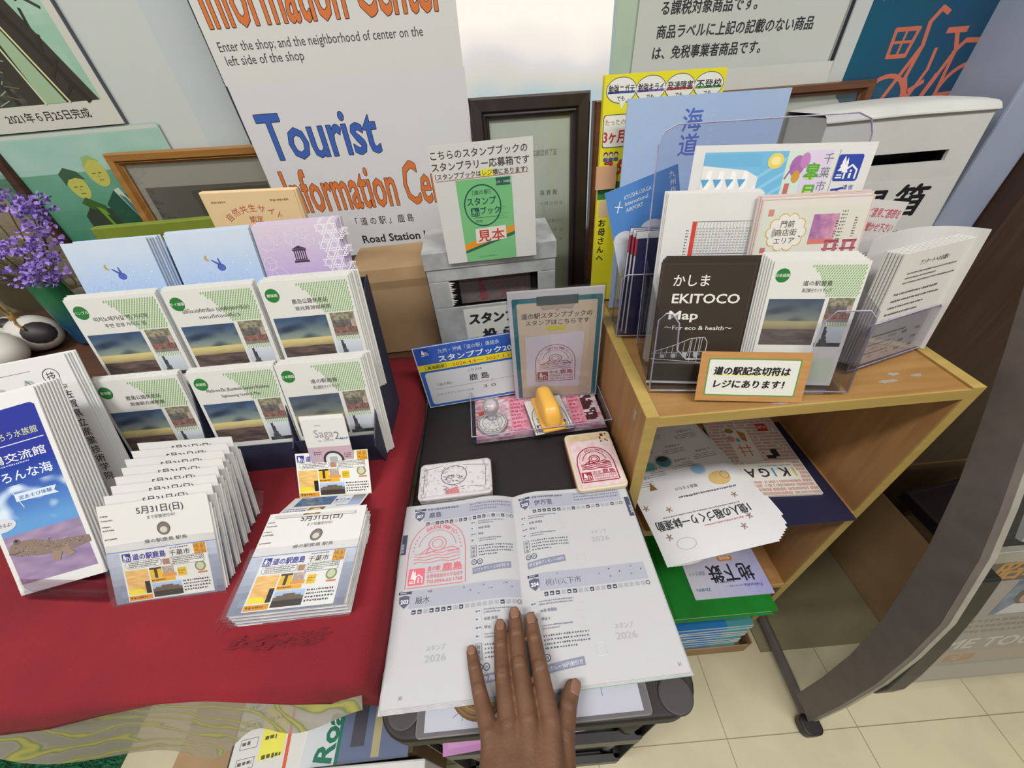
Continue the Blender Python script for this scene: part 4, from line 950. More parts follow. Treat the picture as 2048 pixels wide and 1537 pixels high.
# leaflet glimpsed between the blue stacks and another at the left
a = Art(60, 165, 'c3cfe0'); a.rect(0, 100, 60, 165, (112, 150, 196)); a.ell(34, 128, 14, 16, (48, 52, 66), l=2); a.ell(33, 122, 9, 10, (220, 186, 168), l=3); a.rect(10, 84, 60, 108, (110, 96, 170), l=2); a.small(20, 66, 58, 84, 3, (120, 120, 150), 0.5, 2, l=3)
tag(sheet('illustrated_leaflet', a, GLOSS, pose(-0.4215, 0.487, 0.862, 2, 15.8, -1)), 'blue illustrated leaflet glimpsed between the two rabbit leaflets', 'leaflet')
a = Art(60, 165, 'b7c7a2'); a.rect(0, 0, 60, 165, (150, 176, 120)); a.small(30, 100, 58, 164, 8, (226, 222, 210), 0.6, 5, l=2)
tag(sheet('illustrated_leaflet', a, GLOSS, pose(-0.326, 0.487, 0.865, 2, 15.8, -1)), 'green patterned leaflet glimpsed between the middle rabbit leaflet and the lilac one', 'leaflet')

# ================================================================ paper goods on the red cloth
def card(a, W=100.0):
    """food leaflet with the road-station head, 100 x 62 units"""
    a.rect(0, 0, 100, 62, 'e0e0dc', l=1)
    a.logo(2, 49, 10, bg=(44, 48, 140), l=2); a.text('道の駅鹿島', 14, 50.5, 8.4, (52, 50, 150), 0.03, w=38, l=2); a.text('千菓市', 56, 50, 7.4, (40, 36, 40), 0.012, w=24, l=2, shear=0.1); a.small(58, 58, 80, 60, 1, (90, 90, 90), 0.8, 2, l=2)
    a.pic(85, 48, 99, 61, 12, 8, lambda s, t: mixc((150, 92, 24), (240, 184, 50), vn(s * 20, t * 14) * 1.5 - 0.2), 2)
    a.rrect(4, 40, 46, 48.5, 4, (70, 70, 72), 2); a.rrect(4.4, 40.4, 45.6, 48.1, 3.8, (226, 226, 222), 3); a.small(8, 41, 43, 47.5, 3, (60, 60, 62), 0.62, 3, l=4)
    a.rrect(56, 38, 95, 48, 2, (70, 70, 72), 2); a.rrect(56.4, 38.4, 94.6, 47.6, 2, (226, 226, 222), 3); a.small(58, 39, 94, 47.4, 4, (60, 60, 62), 0.62, 6, l=4)
    a.pic(2, 8, 28, 38, 18, 18, lambda s, t: (232, 214, 60) if t < 0.24 and s < 0.8 - t else ((40, 36, 34) if s > 0.8 and t < 0.5 else mixc((206, 156, 84), (242, 208, 140), vn(s * 3, t * 14))), 2)
    a.rect(1, 1, 28, 6.6, (214, 148, 34), l=2); a.small(3, 2, 26, 6, 1, (110, 60, 20), 0.6, 5, l=3)
    a.pic(30, 25, 44, 38, 8, 6, lambda s, t: (60, 46, 30) if abs(s - 0.5) < 0.1 or t > 0.85 else (226, 184, 40), 2); a.pic(45, 28, 58, 38, 6, 6, lambda s, t: mixc((206, 190, 176), (150, 130, 120), vn(s * 5, t * 5)), 2)
    a.rect(30, 20, 58, 24.6, (226, 170, 40), l=2); a.rect(44, 25, 60, 29, (222, 150, 60), l=3); a.small(31, 21, 56, 24, 1, (120, 60, 20), 0.6, 8, l=3); a.rect(47, 40, 55, 47, (170, 130, 110), l=2)
    a.rect(62, 24, 72, 34, (226, 186, 40), l=2); a.small(63, 26, 71, 32, 2, (120, 90, 20), 0.5, 4, l=3)
    a.ell(89, 33, 6.4, 6.4, (130, 140, 90), 20, 2); a.ell(89, 33, 4.6, 4.6, (196, 200, 168), 18, 3); a.rect(85, 24, 96, 26, (204, 120, 60), l=2)
    a.pic(30, 2, 64, 19, 20, 10, lambda s, t: mixc((120, 160, 210), (180, 200, 226), t) if t > 0.85 - abs(s - 0.5) * 0.5 else ((60, 52, 48) if t < 0.4 else mixc((96, 84, 72), (120, 104, 86), vn(s * 9, t * 9))), 2)
    a.small(66, 4, 97, 19, 4, (60, 60, 64), 0.6, 12, l=2)
def flyer_art():
    a = Art(118, 113, 'd6d5d3')
    a.pic(0, 0, 118, 58, 16, 8, lambda s, t: mixc((120, 126, 146), (190, 198, 212), t + (vn(s * 5, t * 6) - 0.5) * 0.6), 0.4)
    a.lay(2)
    a.text('5月31日(日)', 66, 99.5, 9.6, (84, 82, 90), 0.016, 'C', w=50); a.text('まで受験受付中！', 66, 92.5, 4.4, (96, 94, 98), 0.0, 'C', w=30)
    a.ell(66, 80, 7, 7.4, (120, 112, 106), 20); a.ring(66, 80, 7, 7.4, 0.8, (90, 84, 82)); a.ell(66, 78.6, 4, 3.6, (196, 190, 184), 16, 3)
    a.text('道の駅鹿島 駅長', 66, 66, 4.6, (84, 82, 86), 0.01, 'C', w=46)
    for y in (100, 95, 88, 84, 74): a.small(2, y, 16, y + 2.2, 1, (110, 108, 112), 0.8, int(y), l=2)
    a.rect(0, 59, 118, 60, (120, 140, 190))
    a.at = (14, 2, 0.93); card(a); a.at = (0, 0, 1)
    a.c = a.c
    return a
FA = flyer_art()
def flyer_pack(M, label, group=None, n=5):
    """folded flyers in one clear sleeve"""
    e = empty('flyer_pack', M, label, 'flyer pack', group)
    sheet('front_flyer', FA, GLOSS, Matrix.Identity(4), e, t=0.0005)
    for k in range(n):
        s = Solid(); x0 = -0.059 + 0.0006 * (k % 3); z = -0.0009 - 0.00105 * k
        s.box(x0, 0.059 + 0.0008 * ((k * 5) % 3), 0.0006 * ((k * 3) % 4), 0.1035 - 0.0024 * k, z - 0.0007, z)
        s.make('folded_flyer', WHITEP, e, bevel=0.0003, bseg=1)
    sl = Solid().grid(lambda u, v: (-0.063 + 0.125 * u, -0.003 + 0.072 * v, 0.0014 + 0.0008 * math.sin(u * 13 + v * 7)), 14, 10)
    sl.grid(lambda u, v: (-0.063 - 0.010 * u * (1 - v) - 0.001, -0.003 + 0.072 * v - 0.006 * u, 0.0014 - 0.009 * u), 3, 8)
    sl.make('plastic_sleeve', SLEEVE, e, smooth=True)
    return e
NB = 8; pk = None
names = ['frontmost', 'second from the front', 'third from the front', 'fourth from the front', 'fourth from the back', 'third from the back', 'second from the back', 'rearmost']
for k in range(NB):
    f = k / (NB - 1); jit = ((k * 37) % 5 - 2) * 0.0007
    M = pose(-0.396 - 0.008 * f + jit, 0.189 + 0.095 * f, TT + 0.0028, 2.2 - 4.5 * f, 36.5 - 12 * f, 1.0 + 0.3 * ((k * 3) % 3 - 1))
    lb = 'sleeved flyer pack leaning on the red cloth, %s of the row' % names[k]
    if k == 0: pk = flyer_pack(M, lb, 'flyer packs in a row')
    else: dup(pk, M, lb)
# flat pile of the same packs
for k in range(4):
    dup(pk, pose(-0.249 + 0.001 * (k % 2), 0.1545 + 0.0006 * k, TT + 0.0074 + 0.0062 * k, 0.8 - 0.5 * (k % 2), 90, 0.6 * (k % 2)),
        ['sleeved flyer pack at the bottom of the flat pile', 'sleeved flyer pack second from the bottom of the flat pile', 'sleeved flyer pack third from the bottom of the flat pile', 'sleeved flyer pack on top of the flat pile beside the cart'][k], 'flat pile of flyer packs')
# folded-out leaflet behind the pile
uf = empty('unfolded_leaflet', pose(-0.2475, 0.3035, TT + 0.003, -1, 37, -0.5), 'unfolded food leaflet standing zigzag behind the flat flyer pile', 'leaflet')
a = Art(100, 62, 'e0e0dc'); card(a)
sheet('upper_panel', a, GLOSS, Matrix.Scale(0.965, 4), uf, t=0.0006)
a = Art(98, 48, 'dcdcda'); a.pic(10, 24, 58, 46, 16, 8, lambda s, t: mixc((40, 56, 92), (110, 150, 190), vn(s * 9, t * 7)), 1); a.pic(66, 20, 96, 46, 10, 8, lambda s, t: mixc((150, 170, 210), (120, 100, 86), t * 1.2 - 0.3), 1); a.pic(34, 3, 54, 20, 10, 8, lambda s, t: (214, 200, 160) if math.hypot(s - 0.5, t - 0.5) < 0.36 else (120, 96, 60), 1)
a.rect(58, 22, 80, 45, (214, 214, 222), l=2); a.text('家で三味', 69, 33, 5, (52, 52, 150), 0.02, 'C', l=3); a.small(60, 26, 78, 31, 2, (100, 100, 110), 0.5, 1, l=3); a.text('夏のめしませ', 70, 8, 5, (52, 52, 140), 0.02, 'C', l=3); a.small(4, 6, 32, 20, 3, (90, 90, 140), 0.5, 2, l=2)
B0 = pose(-0.2475, 0.3035, TT + 0.003, -1, 37, -0.5)
p2 = B0.inverted() @ pose(-0.2515, 0.2600, TT + 0.0290, -1, 119, 0)
sheet('lower_panel', a, GLOSS, p2, uf, t=0.0006)

# map leaflets in front of the stand
a = Art(56, 102, 'dad9d7'); a.pic(0, 0, 56, 62, 14, 14, lambda s, t: mixc((196, 166, 178), (150, 170, 206), max(0, vn(s * 5, t * 5) * 3 - 1.7)))
a.text('Saga', 13, 76, 16, (150, 146, 150), 0.0, w=24, l=2); a.text('2', 38, 72, 16, (120, 116, 120), 0.0, l=2); a.text('MAP', 45, 71, 5, (70, 140, 170), 0.01, w=10, l=2); a.small(16, 92, 30, 94, 1, (140, 140, 140), 0.7, 1, l=2); a.text('to  LOVE', 16, 70, 4, (160, 156, 160), 0.0, w=20, l=3)
a.ell(30, 42, 13.5, 13.5, (62, 58, 64), 28, 3); a.ell(30, 42, 10.5, 10.5, (222, 222, 222), 28, 4); a.rect(25, 37, 35, 47, (176, 178, 180), l=5); a.small(6, 50, 16, 56, 2, (80, 60, 70), 0.5, 4, l=3); a.small(45, 44, 54, 52, 3, (80, 60, 70), 0.5, 7, l=3)
pocket('map_leaflet', a, -0.246, 0.318, TT + 0.003, 20, 'small map leaflet with a dark ring, in front of the navy stand', 'small map leaflet stacked behind the front one', 'small map leaflets', yaw=0, rl=-1.2, n=4, dx=-0.0008, dz=0.001, dy=0.0014)

# acrylic plate under the pack row
tag(Solid().prism([(-0.46, 0.185), (-0.345, 0.183), (-0.338, 0.330), (-0.352, 0.345), (-0.46, 0.33)], TT + 0.0018, TT + 0.0026).make('acrylic_plate', ACRYL), 'thin clear acrylic plate lying under the row of flyer packs', 'plate')

# aquarium leaflets with a mudskipper, in a fan
def mudskipper(a):
    BR = (134, 118, 110)
    a.poly([(6, 50), (10, 58), (18, 63), (40, 60), (62, 52), (88, 50), (102, 48), (102, 40), (84, 38), (64, 36), (56, 38), (40, 40), (24, 44), (12, 46)], BR, l=4)
    a.poly([(56, 42), (52, 30), (60, 28), (66, 38)], (150, 130, 116), l=5); a.poly([(64, 40), (72, 30), (80, 32), (74, 42)], (150, 130, 116), l=5)
    a.ell(20, 62, 4, 3.4, (112, 98, 92), 14, 5); a.ell(20, 63, 1.6, 1.4, (40, 36, 36), 10, 6); a.line([(6, 50), (14, 49), (24, 50)], 0.8, (80, 68, 64), l=5)
    rg = random.Random(9)
    for i in range(60): x = rg.uniform(14, 98); a.ell(x, 51 - abs(x - 40) * 0.07 + rg.uniform(-8, 7) * (0.7 if x > 60 else 1), 0.9, 0.7, rg.choice([(100, 88, 80), (160, 146, 136)]), 6, 5)
def aquarium():
    a = Art(105, 224, 'd9d9d8')
    def f(s, t):
        if t < 0.30: return mixc((128, 112, 148), (172, 150, 178), vn(s * 5, t * 40))
        c = mixc((96, 150, 206), (36, 58, 150), (t - 0.36) * 3)
        return mixc(c, (206, 220, 234), max(0, min(1, (vn(s * 4 + 2, t * 14) - 0.58) * 5)) if t < 0.58 else 0)
    a.pic(6, 12, 99, 206, 60, 110, f); a.lay(2)
    a.rrect(6, 150, 99, 209, 6, (44, 54, 146), 1)
    for y, z, t, ww, co in ((176, 9, 'むつごろう水族館', 74, (190, 196, 160)), (151, 11, '干潟交流館', 82, (226, 230, 240)), (130, 13, 'いろんな海', 76, (222, 230, 244))): a.text(t, 92, y, z, co, 0.012, 'R', w=ww, l=3)
    a.rect(10, 169, 96, 170, (210, 214, 232), l=3); a.small(30, 146, 94, 149, 1, (180, 190, 220), 0.7, 3, l=3)
    a.poly([(38, 106), (88, 104), (84, 108), (88, 113), (38, 115)], (206, 220, 236), l=3); a.text('泥あそび体験', 42, 107.5, 5, (70, 110, 170), 0.01, w=40, l=4); a.line([(44, 98), (38, 117)], 1, (220, 228, 238), l=4)
    a.ell(8, 84, 20, 8, (206, 208, 216), 20, 3); a.text('できるよ!', 2, 82, 5, (90, 90, 100), 0.01, l=4)
    mudskipper(a); a.rect(0, 0, 105, 11, 'd9d9d8')
    return a
AQ = aquarium()
def aqp(k):
    d = 0.0023 * k; c, q = math.cos(R(36.1)), math.sin(R(36.1))
    return pose(-0.5222 + 0.0006 * k, 0.2096 + d * c + 0.0012 * k, TT + 0.0165 - d * q * 0.75, 0.1 * k, 36.1 - 0.25 * k, 11.0 - 0.22 * k) @ Matrix.Scale(0.9724, 4)
ao = sheet('aquarium_leaflet', AQ, GLOSS, aqp(0), t=0.0012); tag(ao, 'blue aquarium leaflet with a mudskipper, front of the fan at the left table edge', 'leaflet')
copies(ao, [aqp(k) for k in range(1, 9)], 'aquarium leaflet fanned behind the mudskipper one, only its white edge showing', 'aquarium leaflets behind the front one')
ah = empty('leaflet_holder', Matrix.Translation((-0.515, 0.225, TT + 0.0018)), 'clear holder carrying the aquarium leaflets at the left of the red cloth', 'leaflet holder')
Solid().prism([(-0.028, 0.0), (0.03, 0.0), (0.012, 0.0016), (-0.024, 0.0125), (-0.028, 0.0125)], -0.05, 0.05, 'X', Matrix.Rotation(R(-6), 4, 'Z')).make('wedge_base', ACRYL, ah)
Solid().prism([(-0.030, 0.0), (-0.0282, 0.0), (-0.0160, 0.026), (-0.0178, 0.026)], -0.05, 0.05, 'X', Matrix.Rotation(R(-6), 4, 'Z')).make('front_lip', ACRYL, ah)
a = Art(105, 210, 'd8d9d8'); a.lay(2)
a.line([(2, 196), (60, 197)], 0.5, (120, 122, 122)); a.ring(80, 187, 9.5, 9.5, 0.8, (60, 60, 62)); a.text('技', 80, 182.5, 11.5, (60, 60, 62), 0.0, 'C'); a.text('SANGI', 82, 170, 6.4, (70, 70, 72), 0.012, 'C', w=19)
a.vtext('佐賀県立産業技術学院', 88, 168, 11.6, (52, 52, 54), 0.012); a.small(77, 20, 79, 160, 60, (120, 120, 120), 0.5, 4)
a.lay(1); GYS = (170, 176, 178)
a.line([(2, 184), (22, 180), (24, 168), (44, 168), (50, 186), (56, 184), (62, 166)], 3.0, GYS); a.line([(50, 186), (58, 176), (64, 164)], 1.2, (90, 94, 98), l=2); a.line([(2, 180), (18, 176), (20, 164), (50, 164)], 1.2, (90, 94, 98), l=2); a.line([(0, 160), (70, 160)], 1, (150, 154, 156))
pocket('school_leaflet', a, -0.568, 0.309, TT + 0.0045, 26.3, 'white school leaflet with a black column of characters behind the aquarium leaflets', 'white school leaflet stacked behind the one with the black column', 'school leaflets', yaw=5.5, rl=3.1, n=4, dx=0.0020, dz=-0.0006, dy=0.0020)

# under the table
mg = empty('carton', Matrix.Translation((-0.43, 0.20, FZ)), 'brown carton on the floor under the front of the red table', 'box')
Solid().box(-0.22, 0.20, -0.105, 0.18, 0, 0.330).make('carton_body', KRAFT, mg, bevel=0.003)
Solid().box(-0.22, -0.09, -0.105, 0.18, 0.3303, 0.333).make('flap', KRAFT, mg)
a = Art(210, 297, 'd3d3cf'); a.lay(2); a.rect(0, 20, 3, 297, (60, 60, 66)); a.rect(96, 0, 102, 297, (214, 92, 60)); a.rect(50, 30, 92, 260, (226, 220, 90), l=1)
for i in range(9): a.frame(14, 24 + i * 26, 44, 38 + i * 26, 0.8, (110, 110, 112)); a.small(17, 27 + i * 26, 42, 36 + i * 26, 1, (90, 90, 92), 0.7, i, l=3); a.small(56, 28 + i * 26, 90, 38 + i * 26, 1, (90, 86, 60), 0.7, i + 20, l=3)
tag(sheet('timetable_sheet', a, PAPER, pose(-0.440, 0.078, 0.2835, 0, 90, 7), t=0.003), 'timetable sheet with yellow and red columns on the carton under the table', 'leaflet')
a = Art(182, 257, 'c9cdd2'); a.lay(2); a.rect(56, 0, 62, 257, (30, 110, 90)); a.rect(62, 0, 182, 257, (96, 108, 138), l=1); a.text('Road', 50, 2, 44, (24, 110, 84), 0.03, rot=82, l=3); a.rect(80, 20, 104, 240, (70, 68, 78), l=2); a.rect(118, 4, 132, 240, (170, 160, 120), l=2); a.rect(130, 70, 146, 90, (180, 160, 90), l=2)
tag(sheet('road_magazine', a, GLOSS, pose(-0.325, 0.088, 0.2895, 0, 90, 1), t=0.006), 'road magazine with green lettering on the carton under the table', 'magazine')
tag(Solid().box(-0.40, -0.20, 0.045, 0.085, FZ, 0.30).make('white_box', WHITEP, bevel=0.003), 'white cardboard box in front of the carton under the table', 'box')

# ================================================================ on the birch shelf unit
def holder(name, M, w, d, hf, hb, label, notch=None, hs=None, r=0.02, dividers=(), lean=14):
    """clear leaflet rack: base, sloping back, front with a cut-out, side cheeks"""
    e = empty(name, M, label, 'leaflet holder'); k = math.tan(R(lean)); x = w / 2
    Solid().rbox(-x, x, 0, d, 0, 0.003, min(r, d / 2.2)).make('base', ACRYL, e)
    def plate(pts, y0, nm, t=0.0022, up=1):
        s = Solid(); n = len(pts)
        v = [(px, y0 + pz * k, pz + 0.003) for px, pz in pts] + [(px, y0 + pz * k + t, pz + 0.003) for px, pz in pts]
        s.add(v, [tuple(range(n)), tuple(range(n, 2 * n))[::-1]] + [(i, n + i, n + (i + 1) % n, (i + 1) % n) for i in range(n)])
        s.make(nm, ACRYL, e)
        Solid().tube([(px, y0 + pz * k + t / 2, pz + 0.003) for px, pz in pts] + [(pts[0][0], y0 + pts[0][1] * k + t / 2, pts[0][1] + 0.003)], 0.0009, 6).make(nm + '_rim', ACEDGE, e)
    fp = [(-x, 0), (x, 0), (x, hf - r * 0.4), (x - r * 0.4, hf)]
    if notch: n0, nd = notch; fp += [(n0[1] + 0.012, hf), (n0[1] + 0.002, hf - 0.012), (n0[1], hf - nd + 0.012), (n0[1] - 0.012, hf - nd), (n0[0] + 0.012, hf - nd), (n0[0], hf - nd + 0.012), (n0[0] - 0.002, hf - 0.012), (n0[0] - 0.012, hf)]
    fp += [(-x + r * 0.4, hf), (-x, hf - r * 0.4)]
    plate(fp, 0.0, 'front')
    plate([(-x, 0), (x, 0), (x, hb - r), (x - r * 0.3, hb - r * 0.3), (x - r, hb), (-x + r, hb), (-x + r * 0.3, hb - r * 0.3), (-x, hb - r)], d, 'back')
    hs = hs or hf
    for sx in (-x, x):
        s = Solid(); p = [(0, 0), (d, 0), (d + hs * 1.2 * k, hs * 1.2), (hs * k, hs)]
        s.prism([(a1, b1 + 0.003) for a1, b1 in p], sx - 0.001, sx + 0.001, 'X').make('cheek', ACRYL, e)
    return e
KZ = KT + 0.0008
holder('leaflet_rack', pose(0.289, 0.338, KZ, -8, 0, 0) @ Matrix.Rotation(R(90), 4, 'X').inverted() if False else Matrix.Translation((0.289, 0.338, KZ)) @ Matrix.Rotation(R(-8.5), 4, 'Z'), 0.232, 0.105, 0.098, 0.262, 'large clear leaflet rack with two columns in the middle of the birch shelf', notch=((-0.090, 0.062), 0.056))
RZ = KZ + 0.0045
def inrack(dx, dy, dz=0):
    c, s = math.cos(R(-8.5)), math.sin(R(-8.5)); return (0.289 + dx * c - dy * s, 0.338 + dx * s + dy * c, RZ + dz)
# black map leaflets
a = Art(105, 150, '3b332c'); a.lay(2); WHT = (222, 220, 214)
a.text('かしま', 16, 124, 15, WHT, 0.012, w=40); a.text('EKITOCO', 17, 103.5, 15.5, WHT, 0.02, w=76); a.text('Map', 16, 84, 14.5, WHT, 0.02, w=34); a.text('～For eco & health～', 13, 71, 7.4, WHT, 0.012, w=78)
for i in range(9):
    x = 6 + i * 6.6; a.line([(x, 34 + i * 0.6), (x + 1.0, 44 + i * 2.2)], 0.6, (190, 190, 190)); a.rect(x + 0.6, 34 + i * 0.2, x + 5.4, 38 + i * 0.8, (170, 172, 172) if i % 2 else (70, 66, 62))
a.line([(4, 42), (30, 52), (46, 60), (62, 62), (66, 56), (66, 30)], 0.8, (200, 200, 200)); a.line([(2, 33), (66, 29)], 0.8, (200, 200, 200)); a.line([(2, 40), (66, 44)], 0.6, (180, 180, 180)); a.line([(48, 60), (48, 30)], 0.7, (190, 190, 190)); a.line([(57, 61), (57, 30)], 0.7, (190, 190, 190)); a.rect(4, 27, 64, 29, (120, 118, 114))
a.rect(0, 0, 105, 3, (214, 214, 210)); a.frame(2, 4, 103, 148, 0.4, (90, 82, 74))
x, y, z = inrack(-0.066, 0.013)
pocket('map_leaflet', a, x, y, z, 17.5, 'dark brown map leaflet with white lettering, front left column of the clear rack', 'dark map leaflet stacked behind the front dark brown one', 'dark map leaflets', yaw=-8.5, rl=-1.2, n=5, dx=0.0020, dz=0.0008, dy=0.0026)
g2 = guide('日本語版', '道の駅鹿島', '周辺観光ガイドマップ', 165, mute=True, ln1=34)
x, y, z = inrack(0.052, 0.012)
o = sheet('guide_leaflet', g2, GLOSS, pose(x, y, z, -8.5, 17.0, -1.0) @ Matrix.Scale(0.90, 4), t=0.0012); tag(o, 'white Japanese guide leaflet in the front right column of the clear rack', 'leaflet')
copies(o, [pose(x - 0.0016 * k, y + 0.0026 * k, z + 0.0012 * k, -8.5, 17.0, -0.9) @ Matrix.Scale(0.90, 4) for k in range(1, 6)], 'white guide leaflet stacked behind the front one in the clear rack', 'guide leaflets in the clear rack')
# second row: timetable and pink maps
a = Art(105, 208, 'd8d8d6'); a.lay(2); a.rect(32, 60, 37, 178, (206, 70, 60)); a.line([(32, 178), (103, 178)], 0.5, (120, 120, 122))
for i in range(18): a.line([(38 + i * 3.7, 178), (38 + i * 3.7, 60)], 0.35, (170, 172, 176)); a.small(38.6 + i * 3.7, 66, 40.6 + i * 3.7, 172, 34, (190, 150, 150) if i % 5 == 2 else (160, 160, 168), 0.5, i, l=3)
a.line([(37, 142), (103, 142)], 0.5, (110, 110, 112)); a.small(26, 90, 29, 170, 24, (90, 90, 92), 0.5, 6)
x, y, z = inrack(-0.060, 0.058)
pocket('timetable_leaflet', a, x, y, z, 15, 'white timetable leaflet with a red bar behind the dark map leaflets', 'white timetable leaflet behind the front one', 'timetable leaflets', yaw=-7, rl=-1.6, n=2, dx=-0.001)
a = Art(120, 200, 'd9d3cd'); a.at = (0, -8, 1); a.lay(2); a.frame(0, 8, 120, 208, 1.5, (212, 190, 186)); a.pic(2, 10, 118, 198, 12, 16, lambda s, t: mixc((216, 208, 200), (206, 214, 200), vn(s * 4, t * 5)), 1)
for cx, cy, rx, ry, q in ((33, 172, 17, 17, 0),):
    for i in range(10): a.ell(cx + rx * math.cos(i * 0.628), cy + ry * math.sin(i * 0.628) * 0.9, 6, 6, (206, 170, 90), 12, 2); a.ell(cx + rx * 0.95 * math.cos(i * 0.628), cy + ry * 0.9 * math.sin(i * 0.628) * 0.95, 5.6, 5.6, (224, 222, 216), 12, 3)
    a.ell(cx, cy, 16, 15, (224, 222, 216), 20, 3)
for i, t in enumerate(('門前', '商店街', 'エリア')): a.text(t, 33, 178 - i * 9, 8, (92, 80, 76), 0.01, 'C', l=4)
a.pic(60, 158, 88, 190, 14, 12, lambda s, t: mixc((130, 80, 150), (222, 170, 176), s * 0.5 + vn(s * 6, t * 6) * 0.6) if t > 0.2 else (206, 120, 110), 2); a.small(90, 150, 96, 194, 12, (120, 110, 110), 0.5, 3); a.rect(8, 150, 14, 156, (190, 110, 110)); a.rect(9, 190, 15, 197, (200, 140, 120))
for k in (0, 1):
    x0 = 78 + k * 20; T1 = (156, 74, 96); a.rect(x0, 140, x0 + 18, 142.5, T1); a.rect(x0 + 1, 159, x0 + 17, 162, T1); a.rect(x0 + 2, 142, x0 + 6, 160, (176, 104, 120)); a.rect(x0 + 12, 142, x0 + 16, 160, (176, 104, 120)); a.rect(x0, 151, x0 + 18, 153, T1); a.small(x0 + 8, 164, x0 + 11, 186, 8, (80, 76, 76), 0.6, k + 4)
for i in range(5): a.small(16 + i * 7, 116, 20 + i * 7, 146, 9, (120, 116, 112), 0.5, i + 9)
x, y, z = inrack(0.054, 0.056)
pocket('pink_map', a, x, y, z, 15, 'pale pink town map leaflet behind the white guide leaflets in the clear rack', 'pale pink map leaflet behind the front one', 'pink map leaflets', yaw=-4.5, rl=-0.9, n=2, dx=-0.0014, dz=0.0024)
# back row: carp streamer flyer turned sideways
a = Art(222, 272, 'dad9d8'); a.at = (0, 57, 1); a.lay(2)
a.rect(14, 60, 86, 207, (120, 186, 222), l=1); a.rect(14, 190, 86, 205, (112, 176, 216), l=1)
for i in range(14): a.line([(14 + i * 10, 60), (14 + i * 10 - 40, 60 + 0)], 0.1, (150, 204, 232))
for i in range(10): a.line([(20 + i * 13, 60 + 0), (20 + i * 13 + 20, 100)], 2, (140, 200, 230)) if 20 + i * 13 < 66 else None
a.poly([(14, 60), (86, 60), (86, 178), (70, 186), (14, 192)], (226, 226, 222), l=3)
CP = [(120, 176, 86), (70, 140, 200), (206, 80, 84), (96, 100, 58), (226, 190, 70)]
for i in range(5):
    x0 = 13 + i * 15.5; xs0 = [(x0, 90), (x0 + 10, 90), (x0 + 10, 150), (x0 + 5, 160), (x0, 150)]
    if i < 4:
        a.poly([(x0 + 8, 186), (x0 + 14, 186 - i), (x0 + 14, 168), (x0 + 4, 150)], (240, 240, 238), l=4); a.poly([(x0 + 1, 176), (x0 + 12, 176), (x0 + 6, 166)], (96, 160, 206), l=5)
        a.poly([(p, q - 6) for p, q in xs0], (236, 236, 232), l=4); a.poly([(x0, 90), (x0 + 10, 90), (x0 + 10, 136), (x0, 136)], CP[i], l=5); a.ell(x0 + 5, 140, 4.4, 4.4, (230, 230, 226), 14, 6); a.ring(x0 + 5, 140, 4.4, 4.4, 1.0, CP[i], 14, l=7)
    else:
        for q, c in enumerate(((230, 200, 70), (220, 110, 60), (90, 120, 190), (60, 60, 66))): a.rect(x0 + q * 2.6, 90, x0 + q * 2.6 + 2.4, 146, c, l=5)
        a.poly([(x0 + 2, 150), (x0 + 12, 150), (x0 + 8, 170)], (240, 240, 238), l=4)
a.rect(86, 60, 118, 207, (116, 182, 220), l=1)
for i in range(9): a.line([(86, 66 + i * 16), (117, 92 + i * 16 - 6)], 4, (140, 200, 230), l=2) if 92 + i * 16 < 207 else None
a.ell(104, 196, 10, 9, (226, 206, 110), 18, 3); a.ell(104, 196, 6, 5, (240, 226, 160), 14, 4)
a.rect(118, 60, 172, 207, (206, 222, 208), l=1); a.rect(140, 150, 172, 207, (216, 202, 226), l=2)
a.ell(132, 190, 9, 12, (168, 110, 170), 14, 4); a.ell(140, 196, 6, 9, (190, 130, 186), 12, 5); a.ell(133, 178, 5, 7, (206, 150, 70), 12, 5); a.line([(120, 176), (128, 192)], 2, (150, 100, 160), l=5); a.rect(122, 158, 128, 170, (196, 110, 110), l=4)
for i, ch in enumerate('皐月あ'): a.rect(146, 170 - i * 26 + 4, 156, 192 - i * 26, (190, 210, 90), l=3); a.text(ch, 152, 176 - i * 24, 20, (92, 166, 74), 0.03, 'C', l=4)
a.vtext('千菓市オリジナル', 168, 206, 13, (110, 116, 110), 0.0, 1.2, l=3); a.line([(180, 207), (176, 60)], 0.8, (150, 156, 150))
a.logo(180, 172, 30, bg=(52, 72, 166), l=3); a.text('千', 190, 148, 20, (60, 60, 160), 0.03, 'C', l=3); a.vtext('佐賀県鹿島市', 206, 168, 6, (70, 80, 160), 0.01); a.vtext('道の駅', 199, 168, 6, (70, 80, 160), 0.01)
x, y, z = inrack(0.016, 0.097)
tag(sheet('streamer_flyer', a, GLOSS, pose(x, y, z, -6.5, 14.2, -2.2) @ Matrix.Scale(0.9, 4)), 'colourful flyer with carp streamers sticking up from the back of the clear rack', 'flyer')

# notice clipped to the rack
a = Art(124, 62, 'c08e58'); a.pic(0, 0, 124, 62, 10, 20, lambda s, t: mixc((196, 148, 92), (178, 128, 74), vn(s * 3, t * 22)))
a.rrect(9, 7, 114, 54, 2, (96, 150, 76), 2); a.rrect(10.6, 8.6, 112.4, 52.4, 1.5, (222, 222, 216), 3); a.rect(18, 32.5, 104, 34.5, (226, 226, 150), l=4)
a.text('道の駅記念切符は', 17, 34.5, 11, (34, 32, 34), 0.045, w=86, shear=0.08, l=5); a.text('レジにあります！', 19, 18, 11, (34, 32, 34), 0.045, w=80, shear=0.08, l=5)
tag(sheet('ticket_notice', a, LAMI, pose(0.284, 0.3235, KZ + 0.0005, -7.3, 21.8, -1.8), t=0.0008), 'small wood-bordered notice about souvenir tickets at the foot of the clear rack', 'notice')

